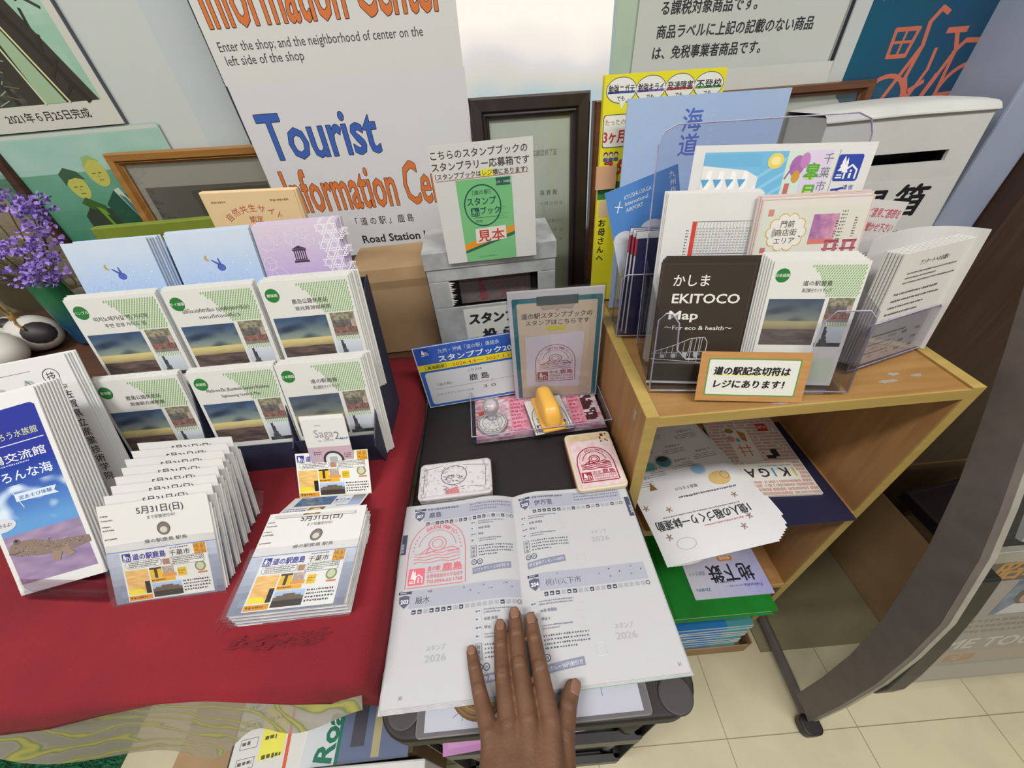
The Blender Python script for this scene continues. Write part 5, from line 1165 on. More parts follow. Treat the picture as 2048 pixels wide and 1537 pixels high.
# left rack: navy booklets, airport leaflets
holder('leaflet_rack', Matrix.Translation((0.214, 0.476, KZ)) @ Matrix.Rotation(R(-6), 4, 'Z'), 0.098, 0.045, 0.095, 0.15, 'small clear rack holding navy booklets at the back left of the birch shelf', r=0.015, lean=5)
a = Art(74, 150, '2b2d52'); a.rect(0, 0, 2, 150, (206, 206, 206)); a.rect(0, 118, 2.4, 150, (196, 60, 66), l=2); a.rect(0, 141, 74, 150, 'd2d2d4', l=2)
for k, (lb, xx) in enumerate((('navy booklet nearest the front in the small clear rack', 0.2135), ('navy booklet in the middle of the small clear rack', 0.209), ('navy booklet at the back of the small clear rack', 0.2045))):
    tag(sheet('navy_booklet', a, GLOSS, pose(xx + 0.002, 0.481 + 0.006 * k, KZ + 0.0045, -6, 5, -0.8 * k), t=0.003), lb, 'booklet', 'navy booklets')
a = Art(100, 215, 'cfd3dc'); a.rect(0, 152, 100, 215, (84, 136, 202)); a.lay(2)
for cx, rr in ((14, 13), (34, 9), (54, 15), (78, 12), (94, 9)): a.ell(cx, 152, rr, rr * 0.6, (207, 211, 220), 18)
a.lay(3); a.text('KYUSHU-SAGA', 24, 198, 7, (214, 222, 234), 0.01, w=38); a.text('International', 24, 190, 7, (214, 222, 234), 0.01, w=32); a.text('AIRPORT', 24, 182, 7, (214, 222, 234), 0.01, w=24); a.line([(12, 186), (18, 198)], 1.4, (226, 230, 238)); a.line([(10, 194), (20, 190)], 1.4, (226, 230, 238)); a.vtext('九州佐賀国際空港', 91, 211, 9, (220, 228, 240), 0.01)
a.poly([(60, 130), (66, 120), (90, 118), (100, 122), (100, 128), (80, 126)], (140, 170, 206)); a.small(30, 40, 90, 110, 10, (170, 180, 190), 0.3, 3)
ao = sheet('airport_leaflet', a, GLOSS, pose(0.2425, 0.512, KZ + 0.0006, 8, 8, 13.5)); tag(ao, 'blue and white airport leaflet tilted left behind the navy booklets', 'leaflet')
tag(sheet('airport_leaflet', a, GLOSS, pose(0.305, 0.519, KZ + 0.0008, -4, 9, 0.5) @ Matrix.Scale(0.87, 4)), 'second airport leaflet standing upright behind the timetable leaflets', 'leaflet')
a = Art(210, 286, 'a2b8dc'); a.pic(0, 0, 210, 286, 8, 12, lambda s, t: mixc((160, 184, 222), (168, 188, 218), vn(s * 3, t * 3))); a.lay(2); BL2 = (84, 106, 186)
a.vtext('海道', 88, 272, 28, BL2, 0.012, 1.0); a.vtext('九州の海と道めぐる', 114, 272, 6.6, (190, 206, 226), 0.01)
tag(sheet('blue_booklet', a, GLOSS, pose(0.2805, 0.566, KZ, -0.8, 6.3, -0.9), t=0.003), 'large plain blue booklet standing behind the clear rack', 'booklet')
# yellow school flyers
a = Art(166, 309, 'e2d82c'); a.at = (0, 61, 0.835); a.lay(2)
YB = [((26, 58), '勉強ニガテ', (60, 90, 170)), ((74, 42), '勉強キライ', (120, 90, 170)), ((122, 52), '発達障害', (206, 70, 60)), ((170, 44), '不登校', (70, 150, 80))]
for ((cx, ww), t, c) in YB:
    a.ell(cx + 2, 277, 25, 17, (90, 90, 92), 24, 2); a.ell(cx + 2, 277, 24, 16, (226, 226, 222), 24, 3); a.poly([(cx, 262), (cx + 10, 262), (cx + 4, 252)], (226, 226, 222), l=3); a.rect(cx - 20, 273, cx + 24, 276, c, l=4); a.text(t, cx + 2, 274, 12, (50, 50, 54), 0.012, 'C', w=42, l=5); a.text('でも', cx + 2, 264, 7, (50, 50, 54), 0.01, 'C', l=5)
a.rrect(2, 200, 42, 246, 4, (60, 56, 56), 3); a.rrect(3, 201, 41, 245, 4, (228, 226, 220), 4); a.text('たったの', 22, 232, 9, (150, 130, 70), 0.01, 'C', w=34, l=5); a.text('3ヶ月', 22, 208, 20, (190, 56, 52), 0.035, 'C', w=36, l=5)
a.text('スタート!!', 8, 160, 26, (60, 40, 44), 0.06, w=92, l=4); a.text('スタート!!', 9, 161, 25, (206, 60, 60), 0.02, w=90, l=5); a.text('大丈夫！', 96, 236, 20, (40, 40, 44), 0.03, w=60, l=4)
a.ell(142, 242, 12, 14, (60, 50, 48), 16, 3); a.ell(142, 239, 9, 10, (224, 190, 170), 14, 4)
for i in range(3): a.ell(10 + i * 9, 190, 4, 4, (60, 52, 50), 10, 3); a.ell(10 + i * 9, 188.6, 3, 3, (224, 190, 170), 10, 4); a.rect(6 + i * 9, 180, 14 + i * 9, 185, (70, 90, 160), l=3)
a.rect(0, 120, 50, 148, (54, 120, 70)); a.rect(4, 90, 30, 118, (210, 180, 150)); a.vtext('お母さんへ', 12, 88, 15, (40, 40, 44), 0.02, l=4)
yo = sheet('yellow_flyer', a, GLOSS, pose(0.2330, 0.601, KZ + 0.0008, 4, 6.0, -1.5), t=0.002); tag(yo, 'yellow school flyer with speech bubbles behind the blue booklet', 'flyer')
copies(yo, [pose(0.2335, 0.605, KZ + 0.0008, 4, 6.0, -1.4), pose(0.234, 0.609, KZ + 0.0008, 4, 6.0, -1.3)], 'yellow school flyer behind the front yellow one', 'yellow flyers behind the front one')
tag(Solid().box(-0.012, 0.018, 0.178, 0.208, 0.0010, 0.004).make('tan_tag', surface('tan_card', 'c89a78', 0.7), M=pose(0.157, 0.5940, KZ + 0.0008, 4, 6.0, -1.5)), 'tan cardboard tag on the left edge of the yellow flyers', 'tag')

# right rack: survey sheets
SZ = 16.0
holder('leaflet_rack', Matrix.Translation((0.4925, 0.374, KZ)) @ Matrix.Rotation(R(SZ), 4, 'Z'), 0.132, 0.05, 0.062, 0.105, 'clear rack with survey sheets at the right end of the birch shelf', r=0.015, lean=8)
a = Art(124, 150, 'd8d6d2'); a.lay(2); a.text('アンケートへのお願い', 60, 132, 7, (70, 70, 72), 0.006, 'C', w=50)
for i, y in enumerate((122, 116, 110)): a.small(20, y, 112, y + 3, 1, (100, 100, 104), 0.8, i)
for i in range(5): a.small(14, 96 - i * 9, 108, 100 - i * 9, 1, (90, 90, 94), 0.75, i + 5)
for r in range(3):
    for c in range(4): a.text('はい いいえ 普通 不明'.split()[c], 20 + c * 24, 34 - r * 13, 5, (70, 70, 72), 0.0)
    a.small(10, 40 - r * 13, 90, 43 - r * 13, 1, (110, 110, 114), 0.8, r + 30)
def sv(k): return pose(0.4975 - 0.0022 * k, 0.3795 + 0.0021 * k, KZ + 0.0042, SZ, 7.4, -1.2) @ Matrix.Scale(0.95, 4)
so_ = sheet('survey_sheet', a, PAPER, sv(0), t=0.0016); tag(so_, 'white survey sheet at the front of the right clear rack', 'sheet')
copies(so_, [sv(k) for k in range(1, 6)], 'white survey sheet stacked behind the front one in the right rack', 'survey sheets')
a = Art(150, 176, 'd6d5d3')
tag(sheet('curled_sheet', a, PAPER, pose(0.4975, 0.372, KZ + 0.0042, SZ, 7.4, -1.2), nx=24, bend=lambda x, y, z: (lambda f: (-0.062 + 0.121 * math.sin(f * math.pi / 2) ** 1.15, y * 0.87, -0.040 - 0.012 * math.sin(f * math.pi) + 0.041 * f ** 3 + z))((x + 0.075) / 0.15)), 'blank white sheet bulging in a curve behind the survey sheets', 'sheet')
a = Art(66, 182, 'd8d5d4'); a.lay(2); a.text('ご意見ご感想を', 8, 164, 11, (206, 80, 96), 0.008, w=54, shear=0.12); a.text('お聞かせ下さい', 8, 148, 11, (206, 80, 96), 0.008, w=54, shear=0.12); a.small(8, 90, 50, 110, 3, (90, 90, 110), 0.5, 2)
tag(sheet('handwritten_card', a, PAPER, pose(0.436, 0.434, KZ + 0.0006, 12, 6, -11), t=0.0006), 'white card with red handwriting between the clear rack and the survey sheets', 'card')

# ================================================================ inside the shelf unit
S1, S2 = 0.555, 0.262
a = Art(188, 272, 'd6d7d9'); a.at = (-7, 0, 1); a.lay(2)
# printed sheet seen upside down: drawn upright, then laid with its head towards the viewer
a.text('1億人の稲づくり一鉢運動', 20, 206, 18, (50, 50, 56), 0.02, w=164)
for x, y in ((30, 226), (48, 240), (186, 178), (172, 232), (30, 186), (150, 188)):
    for k in range(5): a.line([(x, y), (x + 5 * math.cos(k * 1.256), y + 5 * math.sin(k * 1.256))], 1.8, (146, 112, 106))
a.small(30, 199, 170, 202, 1, (120, 120, 126), 0.8, 2); a.small(40, 224, 150, 228, 1, (190, 130, 140), 0.8, 3); a.ring(150, 246, 16, 9, 0.6, (160, 150, 180)); a.small(16, 168, 190, 173, 1, (90, 90, 96), 0.8, 4); a.text('推進するもの', 100, 152, 7, (80, 80, 86), 0.0, 'C')
a.ell(34, 150, 20, 14, (206, 176, 110), 16, 2); a.ring(22, 146, 8, 8, 1, (110, 110, 116)); a.poly([(150, 148), (164, 148), (157, 132)], (130, 96, 50), l=3)
for cx, cy, rr, c in ((112, 94, 14, (70, 130, 150)), (148, 28, 13, (60, 120, 150)), (166, 100, 11, (110, 176, 180)), (142, 100, 11, (110, 176, 180)), (146, 48, 5, (70, 130, 170)), (60, 124, 11, (130, 176, 214))): a.ell(cx, cy, rr, rr * 0.9, c, 18, 2); a.ring(cx, cy, rr + 2, (rr + 2) * 0.9, 0.6, (120, 150, 160), l=3)
for cx, cy in ((112, 89), (148, 23)): a.ell(cx, cy, 11, 6, (66, 60, 54), 16, 4)
for i, (x0, y0) in enumerate(((60, 104), (120, 112), (120, 60), (60, 70), (10, 92), (150, 128), (20, 40), (90, 30), (150, 64))): a.small(x0, y0, x0 + 44, y0 + 12, 3, (110, 112, 118), 0.42, i + 40); a.text(str(i % 5 + 1) + '. たねまき', x0 + 4, y0 - 8, 6, (90, 92, 98), 0.0, l=3)
def laid(M, x, y, z, rz): return Matrix.Translation((x, y, z)) @ Matrix.Rotation(R(rz), 4, 'Z')
fo = sheet('rice_flyer', a, PAPER, laid(None, 0.2680, 0.527, S1 + 0.021, 187.5), t=0.0006, ny=20, bend=lambda x, y, z: (x, y, z * (2.2 if z > 0 else 1) + 0.002 - max(0, y - 0.2) ** 2 * 1.6)); tag(fo, 'top white rice growing flyer hanging over the upper shelf, printed upside down', 'flyer')
copies(fo, [laid(None, 0.2680 + 0.001 * k, 0.527 + 0.002 * k, S1 + 0.021 - 0.0022 * k, 187.5 + 1.2 * k) for k in range(1, 8)], 'white flyer fanned beneath the top rice growing flyer on the upper shelf', 'flyers under the top rice flyer')
a = Art(140, 186, 'd9d3cb'); rg = random.Random(21)
for r in range(23):
    for c in range(58):
        if rg.random() < 0.9: a.rect(2 + c * 2.36, 3 + r * 8, 3.2 + c * 2.36, 9 + r * 8, rg.choice([(178, 84, 76), (150, 110, 96), (120, 112, 106), (186, 130, 110), (190, 96, 86)]), l=1)
a.rect(18, 118, 124, 156, 'd9d6ce', l=2); a.rect(64, 30, 108, 112, 'd9d6ce', l=2)
for ch, x, c in (('I', 22, (196, 176, 70)), ('K', 34, (50, 50, 54)), ('I', 58, (80, 140, 170)), ('G', 68, (50, 50, 54)), ('A', 92, (50, 50, 54)), ('I', 116, (206, 130, 130))): a.text(ch, x, 130, 26, c, 0.02, l=3)
a.small(24, 122, 118, 126, 1, (120, 150, 160), 0.8, 3, l=3); a.rect(30, 86, 42, 104, (46, 44, 48), l=3); a.rect(38, 100, 54, 108, (46, 44, 48), l=3); a.rect(20, 20, 40, 40, (190, 56, 56), l=3); a.text('九州', 30, 26, 9, (226, 216, 210), 0.01, 'C', l=4)
a.ell(98, 36, 9, 6, (150, 130, 60), 14, 3); a.poly([(70, 44), (84, 34), (82, 60), (74, 66)], (176, 120, 60), l=3); a.ell(102, 56, 7, 8, (206, 140, 150), 12, 3); a.ell(90, 60, 4, 5, (110, 160, 170), 10, 3); a.line([(74, 80), (98, 80)], 2, (196, 70, 66), l=3); a.line([(76, 90), (96, 90)], 1.6, (196, 70, 66), l=3); a.line([(79, 72), (79, 100)], 1.6, (196, 70, 66), l=3); a.line([(93, 72), (93, 100)], 1.6, (196, 70, 66), l=3)
tag(sheet('striped_magazine', a, GLOSS, laid(None, 0.461, 0.537, S1 + 0.0075, 177), t=0.005), 'red striped magazine lying upside down on the navy folder on the upper shelf', 'magazine')
a = Art(158, 222, '25253f')
tag(sheet('navy_folder', a, GLOSS, laid(None, 0.4675, 0.520, S1 + 0.0022, 180), t=0.0018), 'dark navy folder under the striped magazine on the upper shelf', 'folder')
# lower shelf
a = Art(226, 306, '157a2a'); a.rect(206, 4, 207, 302, '0e5c1e'); a.rect(0, 290, 226, 291, '0e5c1e')
gf = empty('green_folder', laid(None, 0.388, 0.560, S2 + 0.001, 180), 'bright green ring folder on the lower shelf of the birch unit', 'folder')
GRN = surface('green_cover', '0f7d24', 0.35, '0d7220', 30)
Solid().box(-0.108, 0.113, 0, 0.304, 0, 0.0016).box(-0.108, 0.113, 0, 0.304, 0.0234, 0.025).box(0.1114, 0.113, 0, 0.304, 0.0016, 0.0234).make('cover', GRN, gf)
Solid().box(-0.105, 0.110, 0.004, 0.299, 0.003, 0.022).make('paper_block', WHITEP, gf)
Solid().tube([(0.100, 0.0, 0.0252), (0.100, 0.304, 0.0252)], 0.0006, 5).make('spine_crease', surface('dark_green_crease', '0b5218', 0.5), gf)
a = Art(166, 205, 'b9b9d6'); a.pic(0, 0, 166, 205, 10, 12, lambda s, t: mixc((206, 206, 216), (168, 168, 216), (1 - s) * 1.2 * t)); a.lay(2)
a.text('地下鉄', 22, 142, 40, (44, 44, 50), 0.02, w=96); a.text('路線ガイド', 124, 150, 10, (110, 110, 120), 0.0, rot=0, w=36); a.text('Fukuoka', 16, 182, 9, (90, 80, 150), 0.02, w=38); a.small(56, 182, 110, 186, 1, (120, 120, 150), 0.7, 3); a.text('ZENRIN', 126, 184, 9, (60, 100, 130), 0.01, w=30); a.rrect(52, 120, 86, 132, 5, (206, 136, 70), 2); a.text('保存版', 69, 122, 8, (236, 226, 210), 0.01, 'C', l=3); a.small(70, 172, 130, 178, 1, (110, 110, 120), 0.6, 8)
tag(sheet('subway_leaflet', a, GLOSS, laid(None, 0.423, 0.492, S2 + 0.0285, 180), t=0.002), 'lilac and white subway leaflet lying upside down on the green folder', 'leaflet')
# low box of blue booklets
bx = empty('booklet_box', laid(None, 0.405, 0.497, FZ + 0.0295, 180), 'shallow brown cardboard box at the bottom of the birch unit holding blue booklets', 'box')
Solid().box(-0.125, 0.125, 0, 0.235, 0, 0.003).box(-0.125, -0.122, 0, 0.235, 0.003, 0.07).box(0.122, 0.125, 0, 0.235, 0.003, 0.07).box(-0.122, 0.122, 0, 0.003, 0.003, 0.07).box(-0.122, 0.122, 0.232, 0.235, 0.003, 0.05).make('box_body', KRAFT, bx)
a = Art(190, 222, 'd0d6da'); a.rect(0, 150, 190, 222, (36, 112, 176)); a.rect(0, 150, 60, 222, (70, 140, 150), l=2); a.logo(150, 184, 16, bg=(200, 206, 214), fg=(36, 112, 176), l=3); a.small(66, 190, 120, 200, 1, (190, 206, 220), 0.6, 3, l=3)
bo = sheet('blue_booklet', a, GLOSS, laid(None, 0.405, 0.492, FZ + 0.0295 + 0.180, 180), t=0.008); tag(bo, 'blue and white booklet on top of the stack in the low cardboard box', 'booklet')
copies(bo, [laid(None, 0.405 + 0.004 * ((k * 3) % 3 - 1), 0.492 - 0.003 * (k % 2), FZ + 0.0295 + 0.180 - 0.0086 * k, 180 + 0.8 * ((k * 2) % 3 - 1)) for k in range(1, 20)], 'blue and white booklet lower in the stack in the low cardboard box', 'blue booklets in the low box')
# ================================================================ boxes behind the cart
bb = empty('brown_box', pose(-0.194, 0.628, TT + 0.0028, 2, 0, 0), 'plain brown carton standing left of the grey marbled ballot box', 'box')
Solid().box(-0.066, 0.064, 0, 0.168, -0.11, 0).make('carton_body', KRAFT, bb, bevel=0.002)
Solid().prism([(-0.001, 0.0018), (0.132, 0.0018), (0.147, 0.004), (0.168, 0.0008), (0.168, 0.0002), (0.0, 0.0002)], -0.066, 0.064, 'X').make('front_flap', surface('kraft_flap', 'a98c68', 0.8, 'a08360', 12), bb)
vb = empty('ballot_box', pose(-0.0165, 0.60, CT + 0.0005, 2.5, 0, 0), 'grey marbled ballot box with a torn window at the back of the cart', 'ballot box')
s = Solid(); W2, HB, DB = 0.106, 0.245, 0.11
hx0, hx1, hz0, hz1 = -0.072, 0.076, 0.148, 0.197
s.box(-W2, W2, 0, hz0, -0.003, 0); s.box(-W2, hx0, hz0, hz1, -0.003, 0); s.box(hx1, W2, hz0, hz1, -0.003, 0); s.box(-W2, W2, hz1, HB, -0.003, 0)
s.box(-W2, -W2 + 0.003, 0, HB, -DB, -0.003); s.box(W2 - 0.003, W2, 0, HB, -DB, -0.003); s.box(-W2 + 0.003, W2 - 0.003, 0, HB, -DB, -DB + 0.003); s.box(-W2 + 0.003, W2 - 0.003, HB - 0.003, HB, -DB + 0.003, -0.003)
s.make('box_body', MARBLE, vb, bevel=0.0012)
Solid().box(-W2 - 0.0015, W2 + 0.0015, HB - 0.026, HB + 0.002, 0.0002, 0.0016).box(-W2 - 0.0015, W2 + 0.0015, HB + 0.0002, HB + 0.002, -DB, 0.0002).make('lid', MARBLE, vb, bevel=0.0008)
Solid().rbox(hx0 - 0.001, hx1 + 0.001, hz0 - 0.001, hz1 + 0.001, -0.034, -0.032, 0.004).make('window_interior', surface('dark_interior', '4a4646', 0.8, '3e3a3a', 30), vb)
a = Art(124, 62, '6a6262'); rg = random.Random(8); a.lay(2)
for i in range(150):
    x, y = rg.uniform(30, 122), rg.uniform(1, 56); a.line([(x, y), (x + rg.uniform(-7, 7), y + rg.uniform(-4, 4))], 0.7, rg.choice([(150, 60, 76), (120, 50, 64), (170, 96, 110), (130, 70, 80)]))
for i in range(14): a.line([(34, 4 + i * 3), (48 - i * 0.6, 6 + i * 3)], 1.6, (150, 46, 64))
a.ring(86, 26, 18, 20, 0.8, (150, 70, 86)); a.ring(86, 26, 12, 14, 0.8, (150, 70, 86))
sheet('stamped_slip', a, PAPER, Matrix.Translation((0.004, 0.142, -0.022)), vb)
tr = Solid(); 
for i in range(12):
    y = hz0 + 0.004 + i * 0.0036; tr.add([(hx0 - 0.001, y, 0.0004), (hx0 + 0.004 + 0.003 * (i % 3), y + 0.002, 0.0012), (hx0 - 0.001, y + 0.004, 0.0004)], [(0, 1, 2)])
tr.make('torn_edge', WHITEP, vb)
a = Art(150, 92, 'd3d4cc'); a.lay(2); a.text('スタンプ', 8, 62, 24, (40, 40, 40), 0.065, w=84, shear=0.08); a.text('ラリー', 96, 62, 24, (40, 40, 40), 0.065, w=48); a.text('投', 30, 26, 26, (40, 40, 40), 0.06); a.text('函', 68, 26, 26, (40, 40, 40), 0.06); a.text('箱', 106, 26, 26, (40, 40, 40), 0.06)
sheet('brushed_label', a, PAPER, Matrix.Translation((0.018, 0.050, 0.0008)), vb, t=0.0004)
a = Art(140, 162, 'd5d6d4'); a.lay(2)
a.text('こちらのスタンプブックの', 2, 146, 11.4, (52, 52, 54), 0.008, w=130); a.text('スタンプラリー応募箱です', 1, 132, 11.4, (52, 52, 54), 0.01, w=133); a.text('（スタンプブックはレジ横にあります）', 3, 121.5, 8, (70, 60, 62), 0.006, w=128, l=3); a.rect(66, 120, 84, 129, (232, 226, 60), l=2); a.line([(4, 119), (132, 121)], 0.6, (200, 100, 96), l=3)
a.rect(30, 0.5, 108, 118, (118, 190, 128), l=2); a.rect(86, 107, 106, 117, (36, 92, 84), l=3); a.text('九州・沖縄版', 96, 110, 4, (200, 220, 200), 0.0, 'C', l=4)
TE = (24, 84, 76); a.ring(64, 82, 27, 29, 1.8, TE, l=3); a.text('〔道の駅〕', 64, 98, 6.4, TE, 0.01, 'C', w=26, l=3); a.text('スタンプ', 42, 84, 12, TE, 0.025, w=42, l=3); a.text('ブック', 60, 71, 11, TE, 0.025, w=28, l=3); a.logo(46, 68, 12, bg=TE, fg=(118, 190, 128), l=3); a.text('2026', 56, 59.5, 5, TE, 0.01, 'C', l=3); a.line([(50, 66), (84, 66)], 0.6, TE, l=3)
a.poly([(30, 18), (30, 28), (108, 52), (108, 42)], (226, 150, 40), l=3); a.poly([(30, 14), (30, 18), (108, 42), (108, 37)], (44, 100, 80), l=3)
a.poly([(48, 28), (49, 50), (95, 52), (95, 32)], (226, 222, 214), l=4); a.text('見本', 52, 32, 19, (196, 62, 52), 0.02, w=40, l=5); a.small(50, 6, 80, 8, 1, (60, 120, 90), 0.7, 2, l=3)
for i in range(6): a.small(84, 62 + i * 3, 100, 64 + i * 3, 1, (70, 150, 96), 0.6, i, l=3)
tag(sheet('sample_notice', a, LAMI, pose(-0.0125, 0.5935, 0.9295, 1.5, -0.6, 0.2), t=0.0008), 'white notice with a green stamp book cover fixed over the ballot box', 'notice')

# ================================================================ signs and stamps on the cart
a = Art(210, 125, '2a5bb4'); a.frame(0, 0, 210, 125, 1.6, (206, 212, 220), l=2); a.rect(0, 92, 210, 125, '2456b4'); a.rect(1.6, 78, 208, 90.5, (226, 214, 38), l=2); a.rect(0, 0, 210, 77, '2f66b6')
a.logo(11, 106, 14, bg=(36, 60, 150), l=2); a.text('九州・沖縄「道の駅」連絡会', 40, 109.5, 9, (206, 214, 232), 0.0, w=102, l=3); a.text('スタンプブック2026', 38, 93.5, 12.5, (232, 236, 240), 0.03, w=138, l=3)
a.frame(12, 80.5, 48, 88.5, 0.7, (60, 60, 40), l=3); a.text('実施期間', 16, 81.8, 6, (50, 50, 44), 0.015, w=28, l=4); a.text('2026.4.5～ 2027.3.31', 58, 80.5, 8.6, (200, 80, 40), 0.012, w=102, l=3)
a.rrect(8, 6, 203, 74, 6, (206, 210, 216), 2); a.text('こちらは', 81, 64.5, 6.4, (70, 72, 76), 0.0, w=24, l=3); a.text('「道の駅」', 24, 45, 6.4, (80, 82, 86), 0.0, w=26, l=3); a.text('鹿 島', 81, 46, 14, (60, 62, 66), 0.02, w=34, l=3); a.line([(20, 38), (190, 40)], 0.6, (120, 122, 126), l=3); a.text('スタンプブックページは', 18, 24, 5.6, (90, 92, 96), 0.0, w=66, l=3); a.text('3 0', 102, 25, 9, (80, 82, 86), 0.0, w=22, l=3)
tag(sheet('stamp_period_sign', a, LAMI, pose(-0.046, 0.512, CT + 0.0065, 3.6, 5, 2.6), t=0.002), 'blue headed sign with a yellow stripe giving the stamp period, behind the stamp tray', 'sign')
cs = empty('acrylic_sign', pose(0.076, 0.502, CT + 0.0008, -2.5, 1.2, 0.2), 'clear acrylic stand holding a teal clipboard sign behind the yellow stamp', 'sign')
Solid().rbox(-0.0735, 0.0735, 0, 0.216, 0.0008, 0.0026, 0.002).make('front_plate', ACRYL, cs); Solid().rbox(-0.0735, 0.0735, 0, 0.216, -0.0035, -0.0018, 0.002).make('back_plate', ACRYL, cs)
Solid().rbox(-0.0735, 0.0735, 0, 0.0025, -0.05, 0.03, 0.001).make('foot', ACRYL, cs)
a = Art(143, 212, 'e6e6e4'); a.lay(1); a.rrect(6, -1 + 4, 141, 199, 3, (52, 130, 138)); a.lay(2); a.rrect(13, 4, 134, 191, 2, (232, 214, 184)); a.lay(3)
a.rect(43, 186, 105, 201, (72, 84, 82)); a.poly([(47, 186), (101, 186), (96, 178), (78, 180), (74, 174), (70, 180), (52, 178)], (186, 178, 160), l=4); a.poly([(50, 185), (98, 185), (93, 180), (78, 182), (74, 177), (70, 182), (55, 180)], (206, 188, 160), l=5)
a.text('道の駅スタンプブックの', 19, 165, 10.4, (50, 46, 42), 0.012, w=108); a.text('スタンプはこちらです', 25, 153, 10, (50, 46, 42), 0.012, w=98); a.rrect(57, 142, 87, 150, 2, (226, 220, 50))
a.poly([(22, 30), (23, 132), (117, 137), (112, 24)], (236, 230, 234), l=4)
def stamp(a, x, y, z, col, l, wd=1.0, dense=1.0):
    """arched rubber stamp impression: arch, ring of letters and stars, mud flat waves, address lines"""
    for (p, q) in (((0, 0), (0, 0.62)), ((1, 0), (1, 0.62)), ((0.04, 0), (0.96, 0))): a.line([(x + p[0] * z, y + p[1] * z), (x + q[0] * z, y + q[1] * z)], wd, col, l=l)
    a.ring(x + z / 2, y + 0.62 * z, z / 2, z * 0.52, wd, col, 36, 0, 180, l); a.ring(x + z / 2, y + 0.62 * z, z * 0.34, z * 0.36, wd * 0.7, col, 30, 10, 170, l)
    a.arc_text('GATALYMPIC', x + z / 2, y + 0.62 * z, z * 0.39, z * 0.095, col, 116, 44, 0.015, l)
    for k in range(5):
        for sgn in (1, -1):
            t = R(90 + sgn * (54 + k * 9)); a.ell(x + z / 2 + z * 0.42 * math.cos(t), y + 0.62 * z + z * 0.43 * math.sin(t), z * 0.014, z * 0.014, col, 5, l)
    for k in range(4): a.line([(x + z * (0.10 + 0.1 * i), y + z * (0.40 + 0.018 * k * 3 + 0.016 * math.sin(i * 1.7 + k))) for i in range(9)], wd * 0.9, col, l=l)
    a.ring(x + z * 0.5, y + z * 0.72, z * 0.16, z * 0.13, wd, col, 24, l=l); a.ring(x + z * 0.5, y + z * 0.72, z * 0.10, z * 0.08, wd * 0.8, col, 20, l=l); a.line([(x + z * 0.2, y + z * 0.56), (x + z * 0.36, y + z * 0.66), (x + z * 0.3, y + z * 0.55), (x + z * 0.5, y + z * 0.6)], wd, col, l=l); a.line([(x + z * 0.56, y + z * 0.6), (x + z * 0.76, y + z * 0.64), (x + z * 0.88, y + z * 0.58), (x + z * 0.7, y + z * 0.55)], wd, col, l=l)
    a.logo(x + z * 0.04, y + z * 0.04, z * 0.27, bg=col, fg=(224, 214, 214), l=l)
    a.text('道の駅', x + z * 0.35, y + z * 0.25, z * 0.09, col, 0.01, w=z * 0.22, l=l); a.text('鹿島', x + z * 0.61, y + z * 0.24, z * 0.13, col, 0.03, w=z * 0.33, l=l)
    a.line([(x + z * 0.34, y + z * 0.22), (x + z * 0.95, y + z * 0.22)], wd * 0.6, col, l=l); a.text('佐賀県鹿島市大字音成甲', x + z * 0.35, y + z * 0.13, z * 0.07, col, 0.0, w=z * 0.6, l=l); a.text('TEL0954-63-1768', x + z * 0.35, y + z * 0.045, z * 0.075, col, 0.01, w=z * 0.6, l=l)
stamp(a, 38, 40, 66, (168, 92, 106), 5, 1.1)
sheet('clipboard_picture', a, PAPER, Matrix.Translation((0, 0.002, 0.0002)), cs)

# tray of clear acrylic with stained paper
ty = empty('stamp_tray', Matrix.Translation((0.039, 0.466, CT + 0.0006)) @ Matrix.Rotation(R(2.6), 4, 'Z'), 'clear acrylic tray with pink-stained paper holding the two stamps', 'tray')
tw, td = 0.112, 0.055
Solid().box(-tw, tw, -td, td, 0, 0.003).make('base', ACRYL, ty)
for nm, q in (('front_wall', (-tw, tw, -td, -td + 0.0025)), ('back_wall', (-tw, tw, td - 0.0025, td)), ('left_wall', (-tw, -tw + 0.0025, -td + 0.0025, td - 0.0025)), ('right_wall', (tw - 0.0025, tw, -td + 0.0025, td - 0.0025))):
    Solid().box(*q, 0.003, 0.024).make(nm, ACRYL, ty)
Solid().tube([(-tw, -td, 0.024), (tw, -td, 0.024), (tw, td, 0.024), (-tw, td, 0.024), (-tw, -td, 0.024)], 0.0009, 6).make('rim', ACEDGE, ty)
a = Art(214, 103, 'cfc3c8'); rg = random.Random(33); a.lay(1)
def stain(s, t):
    n = vn(s * 24, t * 30) * 0.6 + vn(s * 7, t * 6) * 0.4
    return mixc((214, 204, 208), (168, 84, 106), (n - 0.35) * 2.2) if not (0.86 < s < 0.97 and 0.2 < t < 0.95 and n > 0.42) else (74, 36, 44)
a.pic(0, 0, 214, 103, 60, 34, stain); a.lay(2)
for x0, x1, c in ((60, 92, (196, 110, 132)), (162, 186, (200, 116, 138))):
    a.pic(x0, 8, x1, 96, 8, 20, lambda s, t: mixc((216, 176, 188), (190, 92, 118), vn(s * 6 + x0, t * 22)), 2); a.frame(x0, 8, x1, 96, 1.2, (206, 140, 158), l=3)
    for i in range(9): a.small(x0 + 3, 14 + i * 9, x1 - 3, 20 + i * 9, 1, (176, 74, 100), 0.8, i, l=3)
sheet('stained_paper', a, PAPER, pose(0, -0.0515, 0.0032, 0, 90, 0), ty)
